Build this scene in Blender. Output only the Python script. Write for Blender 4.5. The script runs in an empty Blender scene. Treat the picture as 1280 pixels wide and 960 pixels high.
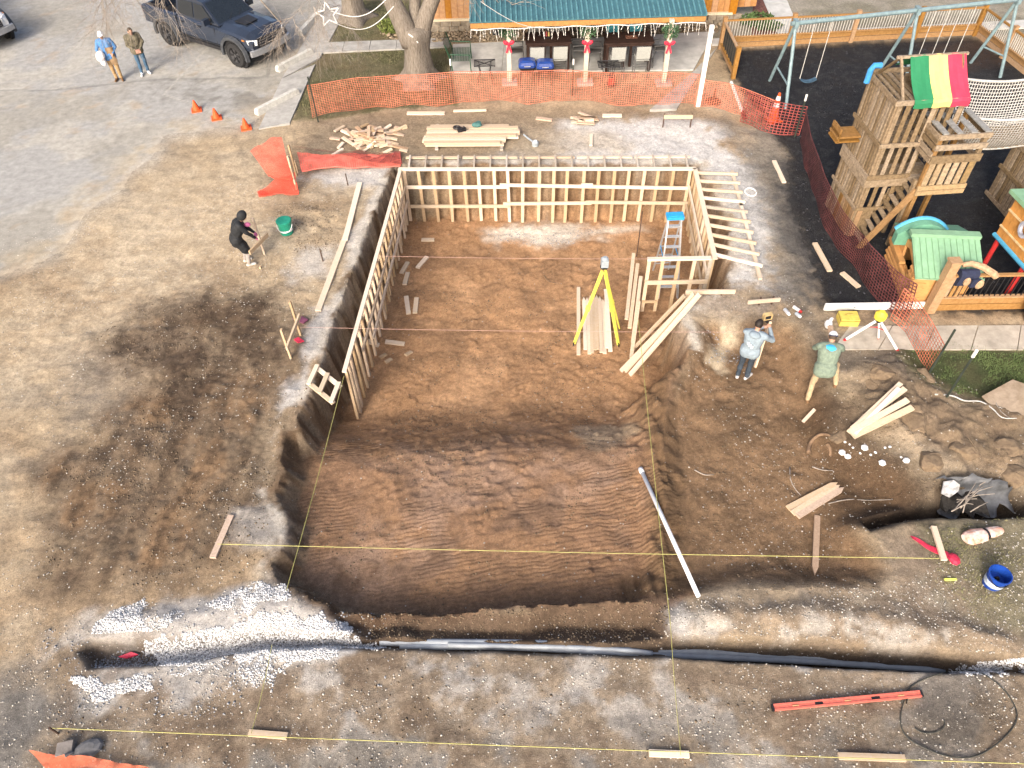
import bpy, bmesh, math, random
import numpy as np
from mathutils import Vector, Matrix

scene = bpy.context.scene
C = scene.collection
R = random.Random(7)

# ------------------------------------------------------------------ camera
F_PX, PITCH, ROLL, CAM_H = 920.0, math.radians(48.3), math.radians(-1.8), 12.4
fw = np.array([0, math.cos(PITCH), -math.sin(PITCH)])
r0 = np.array([1.0, 0, 0]); u0 = np.cross(r0, fw)
rt = math.cos(ROLL) * r0 + math.sin(ROLL) * u0
up = -math.sin(ROLL) * r0 + math.cos(ROLL) * u0
cd = bpy.data.cameras.new('camera'); cam = bpy.data.objects.new('camera', cd); C.objects.link(cam)
m = Matrix.Identity(4)
for i in range(3):
    m[i][0], m[i][1], m[i][2] = rt[i], up[i], -fw[i]
m[2][3] = CAM_H
cam.matrix_world = m
cd.sensor_width = 36; cd.lens = 36 * F_PX / 1280; cd.clip_end = 2000; cd.clip_start = .1
scene.camera = cam

# ------------------------------------------------------------------ light
SUN_EL, SUN_AZ = math.radians(31), math.atan2(-0.40, -0.92)        # azimuth of the direction TOWARDS the sun (x, y) = sin, cos
w = bpy.data.worlds.new('World'); scene.world = w; w.use_nodes = True
nt = w.node_tree; nt.nodes.clear()
sky = nt.nodes.new('ShaderNodeTexSky'); sky.sky_type = 'NISHITA'; sky.sun_disc = False
sky.sun_elevation = SUN_EL; sky.sun_rotation = SUN_AZ; sky.air_density = .75; sky.dust_density = 7.0; sky.ozone_density = .4
bg = nt.nodes.new('ShaderNodeBackground'); bg.inputs['Strength'].default_value = 0.15
ow = nt.nodes.new('ShaderNodeOutputWorld')
nt.links.new(sky.outputs[0], bg.inputs['Color']); nt.links.new(bg.outputs[0], ow.inputs['Surface'])
sd_ = bpy.data.lights.new('sun', 'SUN'); sd_.energy = 1.15; sd_.angle = math.radians(14); sd_.color = (1.0, .965, .91)
sun = bpy.data.objects.new('sun', sd_); C.objects.link(sun)
sdir = Vector((math.sin(SUN_AZ) * math.cos(SUN_EL), math.cos(SUN_AZ) * math.cos(SUN_EL), math.sin(SUN_EL)))
sun.rotation_euler = sdir.to_track_quat('Z', 'Y').to_euler()
sun.location = (0, -20, 30)
scene.view_settings.view_transform = 'Standard'; scene.view_settings.look = 'None'
scene.view_settings.exposure = 1.13; scene.view_settings.gamma = 1
scene.view_settings.use_curve_mapping = False

# ------------------------------------------------------------------ pixels of the photograph -> places on the site
def ray(x, y):
    return (x - 640) / F_PX * rt - (y - 480) / F_PX * up + fw
def P(x, y, z=0.0):
    v = ray(x, y); t = (z - CAM_H) / v[2]
    return Vector((v[0] * t, v[1] * t, z))
def above(base, x, y):
    """height at which the plumb line over point base passes the pixel (x, y)"""
    v = ray(x, y); t = math.hypot(base[0], base[1]) / math.hypot(v[0], v[1])
    return Vector((base[0], base[1], CAM_H + v[2] * t))
def V(*a): return Vector(a)

# ------------------------------------------------------------------ materials
def lin(r, g, b, gain=1.0):
    def c(v):
        v /= 255.0
        return (v / 12.92 if v <= .04045 else ((v + .055) / 1.055) ** 2.4) / gain
    return (c(r), c(g), c(b))
GAIN = 1.55
def col(r, g, b): return lin(r, g, b, GAIN)
MATS = {}
def mat(name, base, rough=.8, var=.18, scale=8.0, metallic=0.0, bump=.15, grain=False, spec=.3, tint=.0, second=None, bscale=None, coat=0):
    if name in MATS: return MATS[name]
    mt = bpy.data.materials.new(name); mt.use_nodes = True
    n, l = mt.node_tree.nodes, mt.node_tree.links
    bs = n['Principled BSDF']
    bs.inputs['Roughness'].default_value = rough; bs.inputs['Metallic'].default_value = metallic
    bs.inputs['Specular IOR Level'].default_value = spec
    if coat: bs.inputs['Coat Weight'].default_value = coat
    tc = n.new('ShaderNodeTexCoord'); mp = n.new('ShaderNodeMapping')
    l.new(tc.outputs['Object'], mp.inputs['Vector'])
    if grain: mp.inputs['Scale'].default_value = grain
    oi = n.new('ShaderNodeObjectInfo')
    va = n.new('ShaderNodeVectorMath'); va.operation = 'ADD'
    l.new(mp.outputs[0], va.inputs[0]); l.new(oi.outputs['Random'], va.inputs[1])
    no = n.new('ShaderNodeTexNoise'); no.inputs['Scale'].default_value = scale; no.inputs['Detail'].default_value = 5
    no.inputs['Roughness'].default_value = .65
    l.new(va.outputs[0], no.inputs['Vector'])
    rp = n.new('ShaderNodeValToRGB')
    b = Vector(base); d = Vector(second) if second else b * (1 - var * 2.2)
    hi = b * (1 + var) if not second else b
    rp.color_ramp.elements[0].position = .3; rp.color_ramp.elements[1].position = .68
    rp.color_ramp.elements[0].color = (*d, 1); rp.color_ramp.elements[1].color = (*[min(1, v) for v in hi], 1)
    l.new(no.outputs['Fac'], rp.inputs['Fac'])
    out = rp.outputs['Color']
    if tint:
        hs = n.new('ShaderNodeHueSaturation'); mr = n.new('ShaderNodeMapRange')
        mr.inputs['To Min'].default_value = 1 - tint; mr.inputs['To Max'].default_value = 1 + tint
        l.new(oi.outputs['Random'], mr.inputs['Value']); l.new(mr.outputs[0], hs.inputs['Value'])
        mr2 = n.new('ShaderNodeMapRange'); mr2.inputs['To Min'].default_value = 1.15; mr2.inputs['To Max'].default_value = .75
        l.new(oi.outputs['Random'], mr2.inputs['Value']); l.new(mr2.outputs[0], hs.inputs['Saturation'])
        l.new(out, hs.inputs['Color']); out = hs.outputs['Color']
    l.new(out, bs.inputs['Base Color'])
    if bump:
        bp = n.new('ShaderNodeBump'); bp.inputs['Strength'].default_value = bump; bp.inputs['Distance'].default_value = .01
        if bscale:
            no2 = n.new('ShaderNodeTexNoise'); no2.inputs['Scale'].default_value = bscale; no2.inputs['Detail'].default_value = 4
            l.new(mp.outputs[0], no2.inputs['Vector']); l.new(no2.outputs['Fac'], bp.inputs['Height'])
        else: l.new(no.outputs['Fac'], bp.inputs['Height'])
        l.new(bp.outputs[0], bs.inputs['Normal'])
    MATS[name] = mt
    return mt

pine = mat('new_pine', (.54, .405, .28), .75, .10, 22, tint=.3, second=(.46, .33, .19))
pine_pale = mat('pale_pine', (.57, .475, .375), .75, .08, 20, tint=.22, second=(.54, .42, .29))
stake_wood = mat('stake_wood', (.47, .335, .235), .8, .10, 25, tint=.13, second=(.34, .23, .15))
greywood = mat('weathered_wood', (.28, .205, .125), .9, .2, 14, tint=.3, second=(.12, .085, .05), bump=.4)
warmwood = mat('stained_wood', (.30, .175, .07), .8, .15, 12, tint=.2, second=(.19, .10, .035))
fencewood = mat('fence_cedar', (.36, .21, .085), .75, .12, 14, tint=.15, second=(.25, .13, .045))
orangewood = mat('orange_stained_boards', (.40, .185, .035), .65, .12, 9, tint=.14, second=(.28, .11, .02))
darkmetal = mat('dark_metal', (.03, .03, .033), .5, .15, 30, metallic=.4)
rustmetal = mat('rusty_post', (.09, .055, .04), .85, .3, 40)
whitepaint = mat('white_paint', (.75, .74, .71), .5, .06, 20)
whiteplastic = mat('white_plastic', (.76, .77, .78), .4, .05, 20, bump=.05)
aluminium = mat('aluminium', (.58, .59, .6), .4, .1, 30, metallic=.6)
bluetop = mat('ladder_blue', (.03, .30, .62), .4, .1, 20)
yellow = mat('yellow_paint', (.72, .60, .06), .5, .15, 30)
orangeplastic = mat('orange_plastic', (.72, .10, .025), .5, .12, 20)
netorange = mat('orange_net', (.52, .17, .10), .65, .25, 5)
netred = mat('red_orange_net', (.25, .055, .048), .65, .25, 3)
netdark = mat('faded_red_net', (.105, .032, .032), .7, .25, 4)
redplastic = mat('red_plastic', (.42, .03, .03), .45, .1, 20)
concrete = mat('concrete', (.36, .35, .325), .9, .14, 3, bump=.15, bscale=60)
concrete_light = mat('pale_concrete', (.46, .455, .43), .9, .12, 2.5, bump=.15, bscale=60)
bark = mat('grey_bark', (.27, .235, .195), .95, .3, 6, grain=(4, 4, .8), bump=.9, second=(.12, .10, .08))
[q for q in bark.node_tree.nodes if q.type == 'BUMP'][0].inputs['Distance'].default_value = .06
twig = mat('grey_twigs', (.30, .26, .22), .9, .25, 10)
lightwire = mat('white_light_wire', (.75, .74, .7), .5, .1, 30)
steelblue = mat('pale_blue_steel', (.20, .29, .31), .45, .15, 8, second=(.13, .18, .2))
ropewhite = mat('white_rope', (.46, .455, .43), .9, .15, 20)
teal = mat('teal_metal_roof', (.065, .17, .20), .35, .18, 3, metallic=.25, second=(.045, .115, .145))
tablewood = mat('dark_table_wood', (.045, .025, .02), .45, .25, 10)
chairgrey = mat('grey_chair_fabric', (.33, .34, .32), .8, .1, 25)
greenmetal = mat('green_painted_metal', (.025, .085, .045), .5, .2, 20)
bluelid = mat('blue_enamel', (.02, .055, .24), .22, .15, 10, spec=.6)
rock = mat('clod_rock', (.21, .155, .10), .95, .25, 9, second=(.10, .07, .045), bump=.5)
greyconduit = mat('grey_conduit', (.34, .37, .40), .5, .12, 5, second=(.25, .27, .29))
blackrubber = mat('black_hose', (.05, .05, .042), .55, .2, 20)
glass_dark = mat('dark_glass', (.015, .02, .026), .06, .05, 4, spec=.6, bump=0)

# ------------------------------------------------------------------ mesh builder
class MB:
    def __init__(self): self.v, self.f, self.m = [], [], []
    def add(self, vs, fs, mi=0):
        o = len(self.v); self.v += [tuple(q) for q in vs]; self.f += [tuple(i + o for i in q) for q in fs]; self.m += [mi] * len(fs)
        return self
    def beam(self, A, B, wd, ht, upv=(0, 0, 1), mi=0, point=0.0, taper=1.0):
        A, B = Vector(A), Vector(B); d = (B - A).normalized(); u = Vector(upv)
        if abs(d.dot(u.normalized())) > .98: u = Vector((0, 1, 0)) if abs(d.y) < .9 else Vector((1, 0, 0))
        s = d.cross(u).normalized(); u = s.cross(d).normalized()
        s *= wd / 2; u *= ht / 2
        if point:
            Q = B - d * point
            vs = [A - s - u, A + s - u, A + s + u, A - s + u, Q - s - u, Q + s - u, Q + s + u, Q - s + u, B - u * .6 , B + u * .6]
            fs = [(3, 2, 1, 0), (0, 1, 5, 4), (1, 2, 6, 5), (2, 3, 7, 6), (3, 0, 4, 7), (4, 5, 8), (6, 7, 9), (5, 6, 9, 8), (7, 4, 8, 9)]
        else:
            vs = [A - s - u, A + s - u, A + s + u, A - s + u] + [B + (-s - u) * taper, B + (s - u) * taper, B + (s + u) * taper, B + (-s + u) * taper]
            fs = [(3, 2, 1, 0), (4, 5, 6, 7), (0, 1, 5, 4), (1, 2, 6, 5), (2, 3, 7, 6), (3, 0, 4, 7)]
        return self.add(vs, fs, mi)
    def box(self, c, s, rz=0.0, mi=0, rot=None):
        M = rot or Matrix.Rotation(rz, 3, 'Z'); c = Vector(c)
        vs = [c + M @ Vector((x * s[0] / 2, y * s[1] / 2, z * s[2] / 2)) for z in (-1, 1) for x, y in ((-1, -1), (1, -1), (1, 1), (-1, 1))]
        return self.add(vs, [(3, 2, 1, 0), (4, 5, 6, 7), (0, 1, 5, 4), (1, 2, 6, 5), (2, 3, 7, 6), (3, 0, 4, 7)], mi)
    def tube(self, pts, r, n=8, mi=0, cap=True):
        pts = [Vector(q) for q in pts]; rs = r if isinstance(r, (list, tuple)) else [r] * len(pts)
        o = len(self.v); prev = None
        for i, q in enumerate(pts):
            d = (pts[min(i + 1, len(pts) - 1)] - pts[max(i - 1, 0)]).normalized()
            if prev is None: s = d.cross(Vector((0, 0, 1)) if abs(d.z) < .9 else Vector((1, 0, 0))).normalized()
            else: s = (prev - d * prev.dot(d)).normalized()
            prev = s; t = d.cross(s)
            for k in range(n):
                a = 2 * math.pi * k / n
                self.v.append(tuple(q + (s * math.cos(a) + t * math.sin(a)) * rs[i]))
        for i in range(len(pts) - 1):
            for k in range(n):
                a, b = o + i * n + k, o + i * n + (k + 1) % n
                self.f.append((a, b, b + n, a + n)); self.m.append(mi)
        if cap:
            self.f.append(tuple(o + k for k in reversed(range(n)))); self.m.append(mi)
            e = o + (len(pts) - 1) * n
            self.f.append(tuple(e + k for k in range(n))); self.m.append(mi)
        return self
    def ball(self, c, r, nu=10, nv=6, mi=0, rot=None):
        c = Vector(c); r = Vector(r) if hasattr(r, '__len__') else Vector((r, r, r)); vs, fs = [], []
        M = rot or Matrix.Identity(3)
        vs.append(c + M @ Vector((0, 0, -r.z)))
        for j in range(1, nv):
            p = -math.pi / 2 + math.pi * j / nv
            for i in range(nu):
                a = 2 * math.pi * i / nu
                vs.append(c + M @ Vector((r.x * math.cos(p) * math.cos(a), r.y * math.cos(p) * math.sin(a), r.z * math.sin(p))))
        vs.append(c + M @ Vector((0, 0, r.z)))
        for i in range(nu): fs.append((0, 1 + (i + 1) % nu, 1 + i))
        for j in range(nv - 2):
            for i in range(nu):
                a, b = 1 + j * nu + i, 1 + j * nu + (i + 1) % nu
                fs.append((a, b, b + nu, a + nu))
        e = len(vs) - 1; b0 = 1 + (nv - 2) * nu
        for i in range(nu): fs.append((e, b0 + i, b0 + (i + 1) % nu))
        return self.add(vs, fs, mi)
    def prism(self, pts, ext, mi=0):
        """planar polygon pts extruded by the vector ext"""
        pts = [Vector(q) for q in pts]; n = len(pts); ext = Vector(ext)
        vs = pts + [q + ext for q in pts]
        fs = [tuple(reversed(range(n))), tuple(range(n, 2 * n))] + [(i, (i + 1) % n, (i + 1) % n + n, i + n) for i in range(n)]
        return self.add(vs, fs, mi)
    def lathe(self, c, prof, n=20, mi=0, rot=None):
        c = Vector(c); M = rot or Matrix.Identity(3); vs, fs = [], []
        for (r, z) in prof:
            for k in range(n):
                a = 2 * math.pi * k / n
                vs.append(c + M @ Vector((r * math.cos(a), r * math.sin(a), z)))
        for i in range(len(prof) - 1):
            for k in range(n):
                a, b = i * n + k, i * n + (k + 1) % n
                fs.append((a, b, b + n, a + n))
        return self.add(vs, fs, mi)
    def loft(self, rings, mi=0, closed=True, caps=True):
        n = len(rings[0]); vs = [q for rg in rings for q in rg]; fs = []
        for i in range(len(rings) - 1):
            for k in range(n if closed else n - 1):
                a, b = i * n + k, i * n + (k + 1) % n
                fs.append((a, b, b + n, a + n))
        if caps: fs += [tuple(reversed(range(n))), tuple(range((len(rings) - 1) * n, len(rings) * n))]
        return self.add(vs, fs, mi)
    def build(self, name, mats, parent=None, loc=(0, 0, 0), smooth=False):
        me = bpy.data.meshes.new(name); L = Vector(loc)
        me.from_pydata([tuple(Vector(q) - L) for q in self.v], [], self.f)
        for mm in (mats if isinstance(mats, (list, tuple)) else [mats]): me.materials.append(mm)
        if any(self.m): me.polygons.foreach_set('material_index', self.m)
        bm = bmesh.new(); bm.from_mesh(me); bmesh.ops.recalc_face_normals(bm, faces=bm.faces); bm.to_mesh(me); bm.free()
        if smooth: me.shade_smooth() if hasattr(me, 'shade_smooth') else me.polygons.foreach_set('use_smooth', [True] * len(me.polygons))
        o = bpy.data.objects.new(name, me); C.objects.link(o)
        if parent is not None: o.parent = parent
        return o

class Thing:
    """an Empty at the thing's base; parts are given in site coordinates and stored relative to it"""
    def __init__(s, name, label, cat, loc=(0, 0, 0), group=None):
        s.o = bpy.data.objects.new(name, None); C.objects.link(s.o); s.o.empty_display_size = .2
        s.loc = Vector(loc); s.o.location = s.loc; tag(s.o, label, cat, group)
    def part(s, name, mb, m, parent=None, smooth=False, label=None):
        o = mb.build(name, m, parent or s.o, s.loc, smooth)
        if label: o['label'] = label
        return o
def tag(o, label, cat, group=None):
    o['kind'] = 'thing'; o['label'] = label; o['category'] = cat
    if group: o['group'] = group
    return o
def single(name, mb, m, label, cat, loc=(0, 0, 0), group=None, smooth=False):
    o = mb.build(name, m, None, loc, smooth); o.location = loc
    return tag(o, label, cat, group)
def struct(name, mb, m, smooth=False):
    o = mb.build(name, m, None, (0, 0, 0), smooth); o['kind'] = 'structure'
    return o
def copy_piece(o, parent, offset):
    c = o.copy(); C.objects.link(c); c.parent = parent; c.location = Vector(o.location) + Vector(offset)
    return c
# ------------------------------------------------------------------ terrain: one height function, cut into the kinds of ground it carries
def _hash(ix, iy, s):
    h = (ix.astype(np.int64) * 374761393 + iy.astype(np.int64) * 668265263 + s * 974634777) & 0xFFFFFFFF
    h = ((h ^ (h >> 13)) * 1274126177) & 0xFFFFFFFF
    return ((h ^ (h >> 16)) & 0xFFFF) / 65535.0
def vnoise(x, y, s=0):
    ix, iy = np.floor(x), np.floor(y); fx, fy = x - ix, y - iy
    fx = fx * fx * fx * (fx * (fx * 6 - 15) + 10); fy = fy * fy * fy * (fy * (fy * 6 - 15) + 10)
    a, b = _hash(ix, iy, s), _hash(ix + 1, iy, s); c, d = _hash(ix, iy + 1, s), _hash(ix + 1, iy + 1, s)
    return (a + (b - a) * fx) * (1 - fy) + (c + (d - c) * fx) * fy
def fbm(x, y, f, o=4, s=0, g=.5):
    t, am, n = 0, 1.0, 0.0
    for k in range(o):
        ca, sa = math.cos(k * 1.1 + s), math.sin(k * 1.1 + s)
        t = t + am * vnoise((x * ca - y * sa) * f + 17.3 * k, (x * sa + y * ca) * f - 9.1 * k, s + 31 * k); n += am; am *= g; f *= 2.03
    return t / n - .5                                        # about -0.5 .. 0.5
def sdf(x, y, poly):
    """signed distance to a polygon, positive inside"""
    d2 = np.full(x.shape, 1e9); ins = np.zeros(x.shape, bool); n = len(poly)
    for i in range(n):
        ax, ay = poly[i]; bx, by = poly[(i + 1) % n]
        ex, ey = bx - ax, by - ay; L = ex * ex + ey * ey + 1e-12
        t = np.clip(((x - ax) * ex + (y - ay) * ey) / L, 0, 1)
        d2 = np.minimum(d2, (x - ax - t * ex) ** 2 + (y - ay - t * ey) ** 2)
        cr = ((ay > y) != (by > y)) & (x < ex * (y - ay) / (ey if abs(ey) > 1e-9 else 1e-9) + ax)
        ins ^= cr
    return np.where(ins, 1, -1) * np.sqrt(d2)
def sst(a, b, v):
    t = np.clip((v - a) / (b - a), 0, 1); return t * t * (3 - 2 * t)
def WZ(z, *px): return [tuple(P(px[i], px[i + 1], z)[:2]) for i in range(0, len(px), 2)]
def W(*px): return [tuple(P(px[i], px[i + 1])[:2]) for i in range(0, len(px), 2)]

PIT = W(497,207, 486,222, 478,240, 470,262, 455,300, 440,345, 426,385, 413,413, 403,445, 394,478, 386,494, 375,516, 371,540, 355,546, 353,572, 357,587,
        340,612, 346,629, 356,640, 359,661, 354,679, 340,700, 346,722, 362,737, 385,747, 407,757, 412,768, 450,772, 500,768, 600,765, 700,757, 800,753, 835,752,
        866,742, 868,690, 866,640, 860,580, 850,520, 842,480, 856,452, 862,428, 852,402, 848,386, 905,362, 912,325, 911,286, 900,258, 885,228, 872,206)
SHELF = W(838,750, 866,744, 930,738, 1000,737, 1060,741, 1098,735, 1113,710, 1100,690, 1088,668, 1130,652, 1165,640, 1150,600, 1125,575, 1085,562, 1055,535, 1045,500,
          1030,470, 1018,440, 1000,408, 963,396, 900,394, 862,396, 866,425, 836,468, 818,505, 812,580, 814,640, 815,700, 815,735)
DRUM = W(1070,640, 1165,612, 1185,596, 1260,600, 1300,612, 1300,650, 1180,648, 1088,668)
COND = W(92,815, 110,798, 200,796, 330,784, 470,793, 620,797, 760,801, 830,795, 1025,799, 1137,809, 1295,822, 1295,844, 1175,841, 1000,833, 830,823, 620,816, 470,812, 330,813, 200,832, 110,836)
BANK = W(410,762, 500,768, 600,765, 700,757, 800,753, 828,756, 834,806, 700,808, 470,803, 425,785)
ASPH = W(-300,-60, 445,-60, 425,0, 385,60, 345,128, 322,160, 312,163, 290,162, 200,165, 180,185, 165,215, 130,245, 90,270, 60,305, 0,330, -300,420)
MULCH = W(900,62, 922,62, 1217,46, 1330,118, 1700,300, 1500,395, 1160,390, 1030,386, 1015,330, 985,250, 985,190, 960,155, 916,98)
LAWN1 = W(405,55, 385,75, 372,105, 366,150, 395,150, 500,134, 570,131, 566,98, 562,60, 530,40, 545,0, 440,0)
LAWN2 = W(1125,425, 1165,432, 1300,436, 1800,440, 1800,640, 1300,530, 1230,505, 1180,495, 1130,450)
SPOIL = W(110,430, 200,375, 300,360, 350,385, 395,420, 385,490, 350,545, 340,620, 345,700, 200,730, 60,740, 40,600, 170,500)
FRONT = W(380,515, 560,510, 720,505, 830,520, 870,640, 870,750, 700,757, 412,768, 355,735, 350,640, 355,560)

def terrain(x, y, extra=None):
    x = np.asarray(x, float); y = np.asarray(y, float)
    wx = x + fbm(x, y, 1.1, 4, 3) * .34; wy = y + fbm(x, y, 1.1, 4, 8) * .34
    ux = x + fbm(x, y, 2.2, 5, 13, .62) * .26; uy = y + fbm(x, y, 2.2, 5, 18, .62) * .26
    near = sst(40, 24, y) * sst(-24, -14, x) * sst(26, 18, x)
    dirt = sst(.2, -.5, sdf(x, y, ASPH)) * near
    mul = sst(-.1, .4, sdf(x, y, MULCH))
    dirt = dirt * (1 - mul) * sst(25.2, 24.2, y) * (1 - sst(-.3, .2, sdf(x, y, LAWN2)))
    z = (fbm(x, y, .55, 3, 1) * .10 + fbm(x, y, 2.3, 5, 2, .58) * .085) * dirt + mul * fbm(x, y, 9, 3, 5) * .035
    sp = sst(-.6, .8, sdf(wx, wy, SPOIL))
    z = z + sp * (.04 + fbm(x, y, 1.3, 5, 22, .6) * .16 + np.abs(fbm(x, y, 6, 4, 23)) * .08)
    # rutted tracks through the spoil
    z = z + sp * .018 * np.sin((x * .96 - y * .12 + fbm(x, y, .6, 2, 25) * 1.2) * 11)
    # clods and mounds right of the dig
    rm = sst(-.3, .7, sdf(wx, wy, W(1060,450, 1130,440, 1200,500, 1300,490, 1300,600, 1180,592, 1130,560, 1070,520)))
    z = z + rm * (.16 + fbm(x, y, 1.3, 5, 33, .62) * .42 + (.25 - np.abs(fbm(x, y, 1.8, 4, 34, .6))) * .3)
    # grit ridge along the near strip and windrow of the conduit trench
    z = z + sst(-.15, .35, sdf(wx, wy, W(820,756, 870,748, 1010,748, 1180,765, 1290,800, 1290,818, 1025,796, 830,792))) * (.10 + fbm(x, y, 2, 4, 41) * .18)
    z = z + sst(-.2, .3, sdf(wx, wy, W(130,775, 350,730, 400,752, 395,772, 330,782, 180,795))) * (.10 + fbm(x, y, 2, 4, 42) * .12)
    # mound on the pit's left lip
    gx, gy = P(325, 668)[:2]
    z = z + .10 * np.exp(-(((x - gx) / .45) ** 2 + ((y - gy) / .65) ** 2))
    # grit heap at the bucket
    gx, gy = P(395, 278)[:2]
    z = z + (.06 + fbm(x, y, 3, 4, 43) * .2) * np.exp(-(((x - gx) / .9) ** 2 + ((y - gy) / .9) ** 2))
    top = z
    sp_ = sdf(ux, uy, PIT); ss = sdf(wx, wy, SHELF); sD = sdf(wx, wy, DRUM); sc = sdf(x + fbm(x, y, 2, 3, 61) * .05, y + fbm(x, y, 3, 4, 62) * .05, COND); sb = sdf(wx, wy, BANK)
    rear = sst(9.7, 11.3, y + .25 * vnoise(x * 1.2, y, 5))
    dep = .55 + 1.10 * sst(9.2, 12.0, y) + .06 * rear + .10 * sst(11, 16, y)
    wall = .26 + .05 * sst(10.5, 9.0, y) * sst(-1, -2, x) + 1.0 * sst(2.0, 2.6, x) * sst(12.2, 11.2, y)    # the bank towards the shelf is a slope
    pf = -dep * sst(-.02, 1, sp_ / wall)
    fr = sst(0, .5, sp_)
    frontz = sst(10.6, 9.8, y) * fr
    fl = fbm(x, y, 1.2, 4, 71) * .09 + fbm(x, y, 5, 4, 72, .6) * .06 + np.maximum(fbm(x, y, 7, 3, 75) - .08, 0) * .22 * sst(-.1, .1, fbm(x, y, .8, 3, 76))
    k = (y * 1.0 - .16 * x + .035 * x * x + fbm(x, y, .7, 3, 73) * .9)
    fl = fl + frontz * .016 * (np.abs(np.sin(k * 13)) - .5) * sst(-.18, .1, fbm(x, y, .5, 2, 74))
    # teeth marks down the slope to the shelf
    sl = sst(0, .25, sp_) * sst(1.0, .5, sp_) * sst(1.6, 2.2, x) * sst(12.2, 11.4, y)
    fl = fl + sl * .045 * np.sin((x * .9 + y * .12 + fbm(x, y, 1, 2, 77) * .25) * 26)
    pf = pf + fl * fr + (1 - fr) * 0
    sf = -.46 * sst(-.05, .75, ss) + (fbm(x, y, 1.6, 4, 81) * .12 + fbm(x, y, 6, 4, 82) * .05) * sst(0, .5, ss)
    df = -.68 * sst(-.05, .4, sD)
    cf = -(.30 + .38 * sst(2.3, 3.4, x) * sst(7.7, 7.1, x)) * sst(-.02, .2, sc)
    bf = -.34 * sst(-.1, .45, sb) + fbm(x, y, 3, 4, 91) * .12 * sst(-.1, .3, sb)
    z = np.minimum.reduce([top + np.where(sp_ > -.05, pf, 0), top + np.where(ss > -.1, sf, 0), top + np.where(sD > -.1, df, 0), top + np.where(sc > -.05, cf, 0), top + np.where(sb > -.15, bf, 0)])
    # earth walls are ragged
    edge = np.exp(-((sp_ - wall * .5) / (wall * .5)) ** 2) * dirt
    z = z + edge * (fbm(x * 1.0, y * .35, 7, 4, 95) * (.10 + .25 * sst(10.5, 12, y)) + fbm(x, y, 5, 4, 96, .65) * .16)
    if extra is not None: extra.update(pit=sp_, shelf=ss, drum=sD, cond=sc, bank=sb, spoil=sp, dirt=dirt, mulch=mul, edge=edge, wx=wx, wy=wy, z=z, frontz=frontz, rm=rm, k=k, sl=sl)
    return z
def gz(x, y): return float(terrain(np.array([x]), np.array([y]))[0])
def T(x, y):
    """the point of the terrain seen at pixel (x, y)"""
    v = ray(x, y); t0 = (.6 - CAM_H) / v[2]; t1 = (-2.3 - CAM_H) / v[2]
    t = np.linspace(t0, t1, 160); X, Y, Z = v[0] * t, v[1] * t, CAM_H + v[2] * t
    below = Z <= terrain(X, Y); i = int(np.argmax(below)) if below.any() else 159
    return Vector((X[i], Y[i], Z[i]))
def lay(A, B, dz=.02):
    """a straight stick resting on the terrain between two seen pixels"""
    a, b = T(*A), T(*B)
    n = 12; need = max(terrain(np.linspace(a.x, b.x, n), np.linspace(a.y, b.y, n)) - np.linspace(a.z, b.z, n))
    need = max(need * .6, 0) + dz
    return a + V(0, 0, need), b + V(0, 0, need)

def axis(knots):
    out = [knots[0][0]]
    for a, b, s in knots:
        n = max(1, int(round((b - a) / s))); out += list(a + (b - a) * (np.arange(n) + 1) / n)
    return np.array(out)
XS = axis([(-400, -60, 34), (-60, -26, 2), (-26, -15, .16), (-15, -9, .075), (-9, 10, .042), (10, 15, .09), (15, 24, .22), (24, 60, 2), (60, 400, 34)])
YS = axis([(-60, 2, 6), (2, 3, .1), (3, 15.5, .042), (15.5, 21.5, .06), (21.5, 27, .1), (27, 40, .25), (40, 80, 4), (80, 500, 42)])
GX, GY = np.meshgrid(XS, YS)
E_ = {}
GZ = terrain(GX, GY, E_)

# ---- colour of each kind of soil and paving (blended where they mix)
shp = GX.shape
N1 = fbm(GX, GY, .35, 4, 101); N2 = fbm(GX, GY, 1.4, 5, 102, .6); N3 = fbm(GX, GY, 5, 4, 103, .6); N4 = fbm(GX, GY, .8, 4, 104)
A = np.zeros(shp + (3,))
def over(c, a):
    global A
    a = np.clip(a, 0, 1)[..., None]; A = A * (1 - a) + np.array(c) * a
def zone(poly, soft=.5, rag=.6):
    return sst(-soft, soft, sdf(E_['wx'], E_['wy'], poly) + N2 * rag * 2)
A[:] = col(182, 160, 125)                                                     # tan fill dirt
over(col(164, 140, 106), sst(-.05, .18, N1)); over(col(186, 168, 138), sst(.02, .22, N4) * .7)
over(col(150, 130, 102), sst(.0, .2, N2) * .4)
over(col(142, 128, 108), zone(W(20,470, 170,420, 260,480, 240,600, 120,700, 30,640), .8) * sst(-.12, .14, N2) * .6)
over(col(150,140,125), zone(W(60,430, 230,380, 260,440, 110,520), .9) * .5)
over(col(104, 84, 63), zone(SPOIL, .7, .8) * (.8 + .5 * N3)); over(col(134, 106, 74), zone(SPOIL, .5) * sst(.06, .22, N4))
_tr = np.sin((GX * .97 - GY * .10 + .05 * (GY - 10) ** 2 * .3 + fbm(GX, GY, .5, 3, 25) * 1.1) * 9) + N3 * 1.2
over(col(140, 120, 94), zone(SPOIL, .6) * sst(.35, 1.0, _tr) * sst(-.2, .1, N1 + N4) * .45); over(col(72, 56, 42), zone(SPOIL, .6) * sst(.5, 1.1, -_tr) * .45)
over(col(80, 63, 47), zone(W(120,430, 200,385, 330,370, 345,420, 300,480, 220,560, 200,470), .5) * sst(-.2, .1, N2) * .7)
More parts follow.
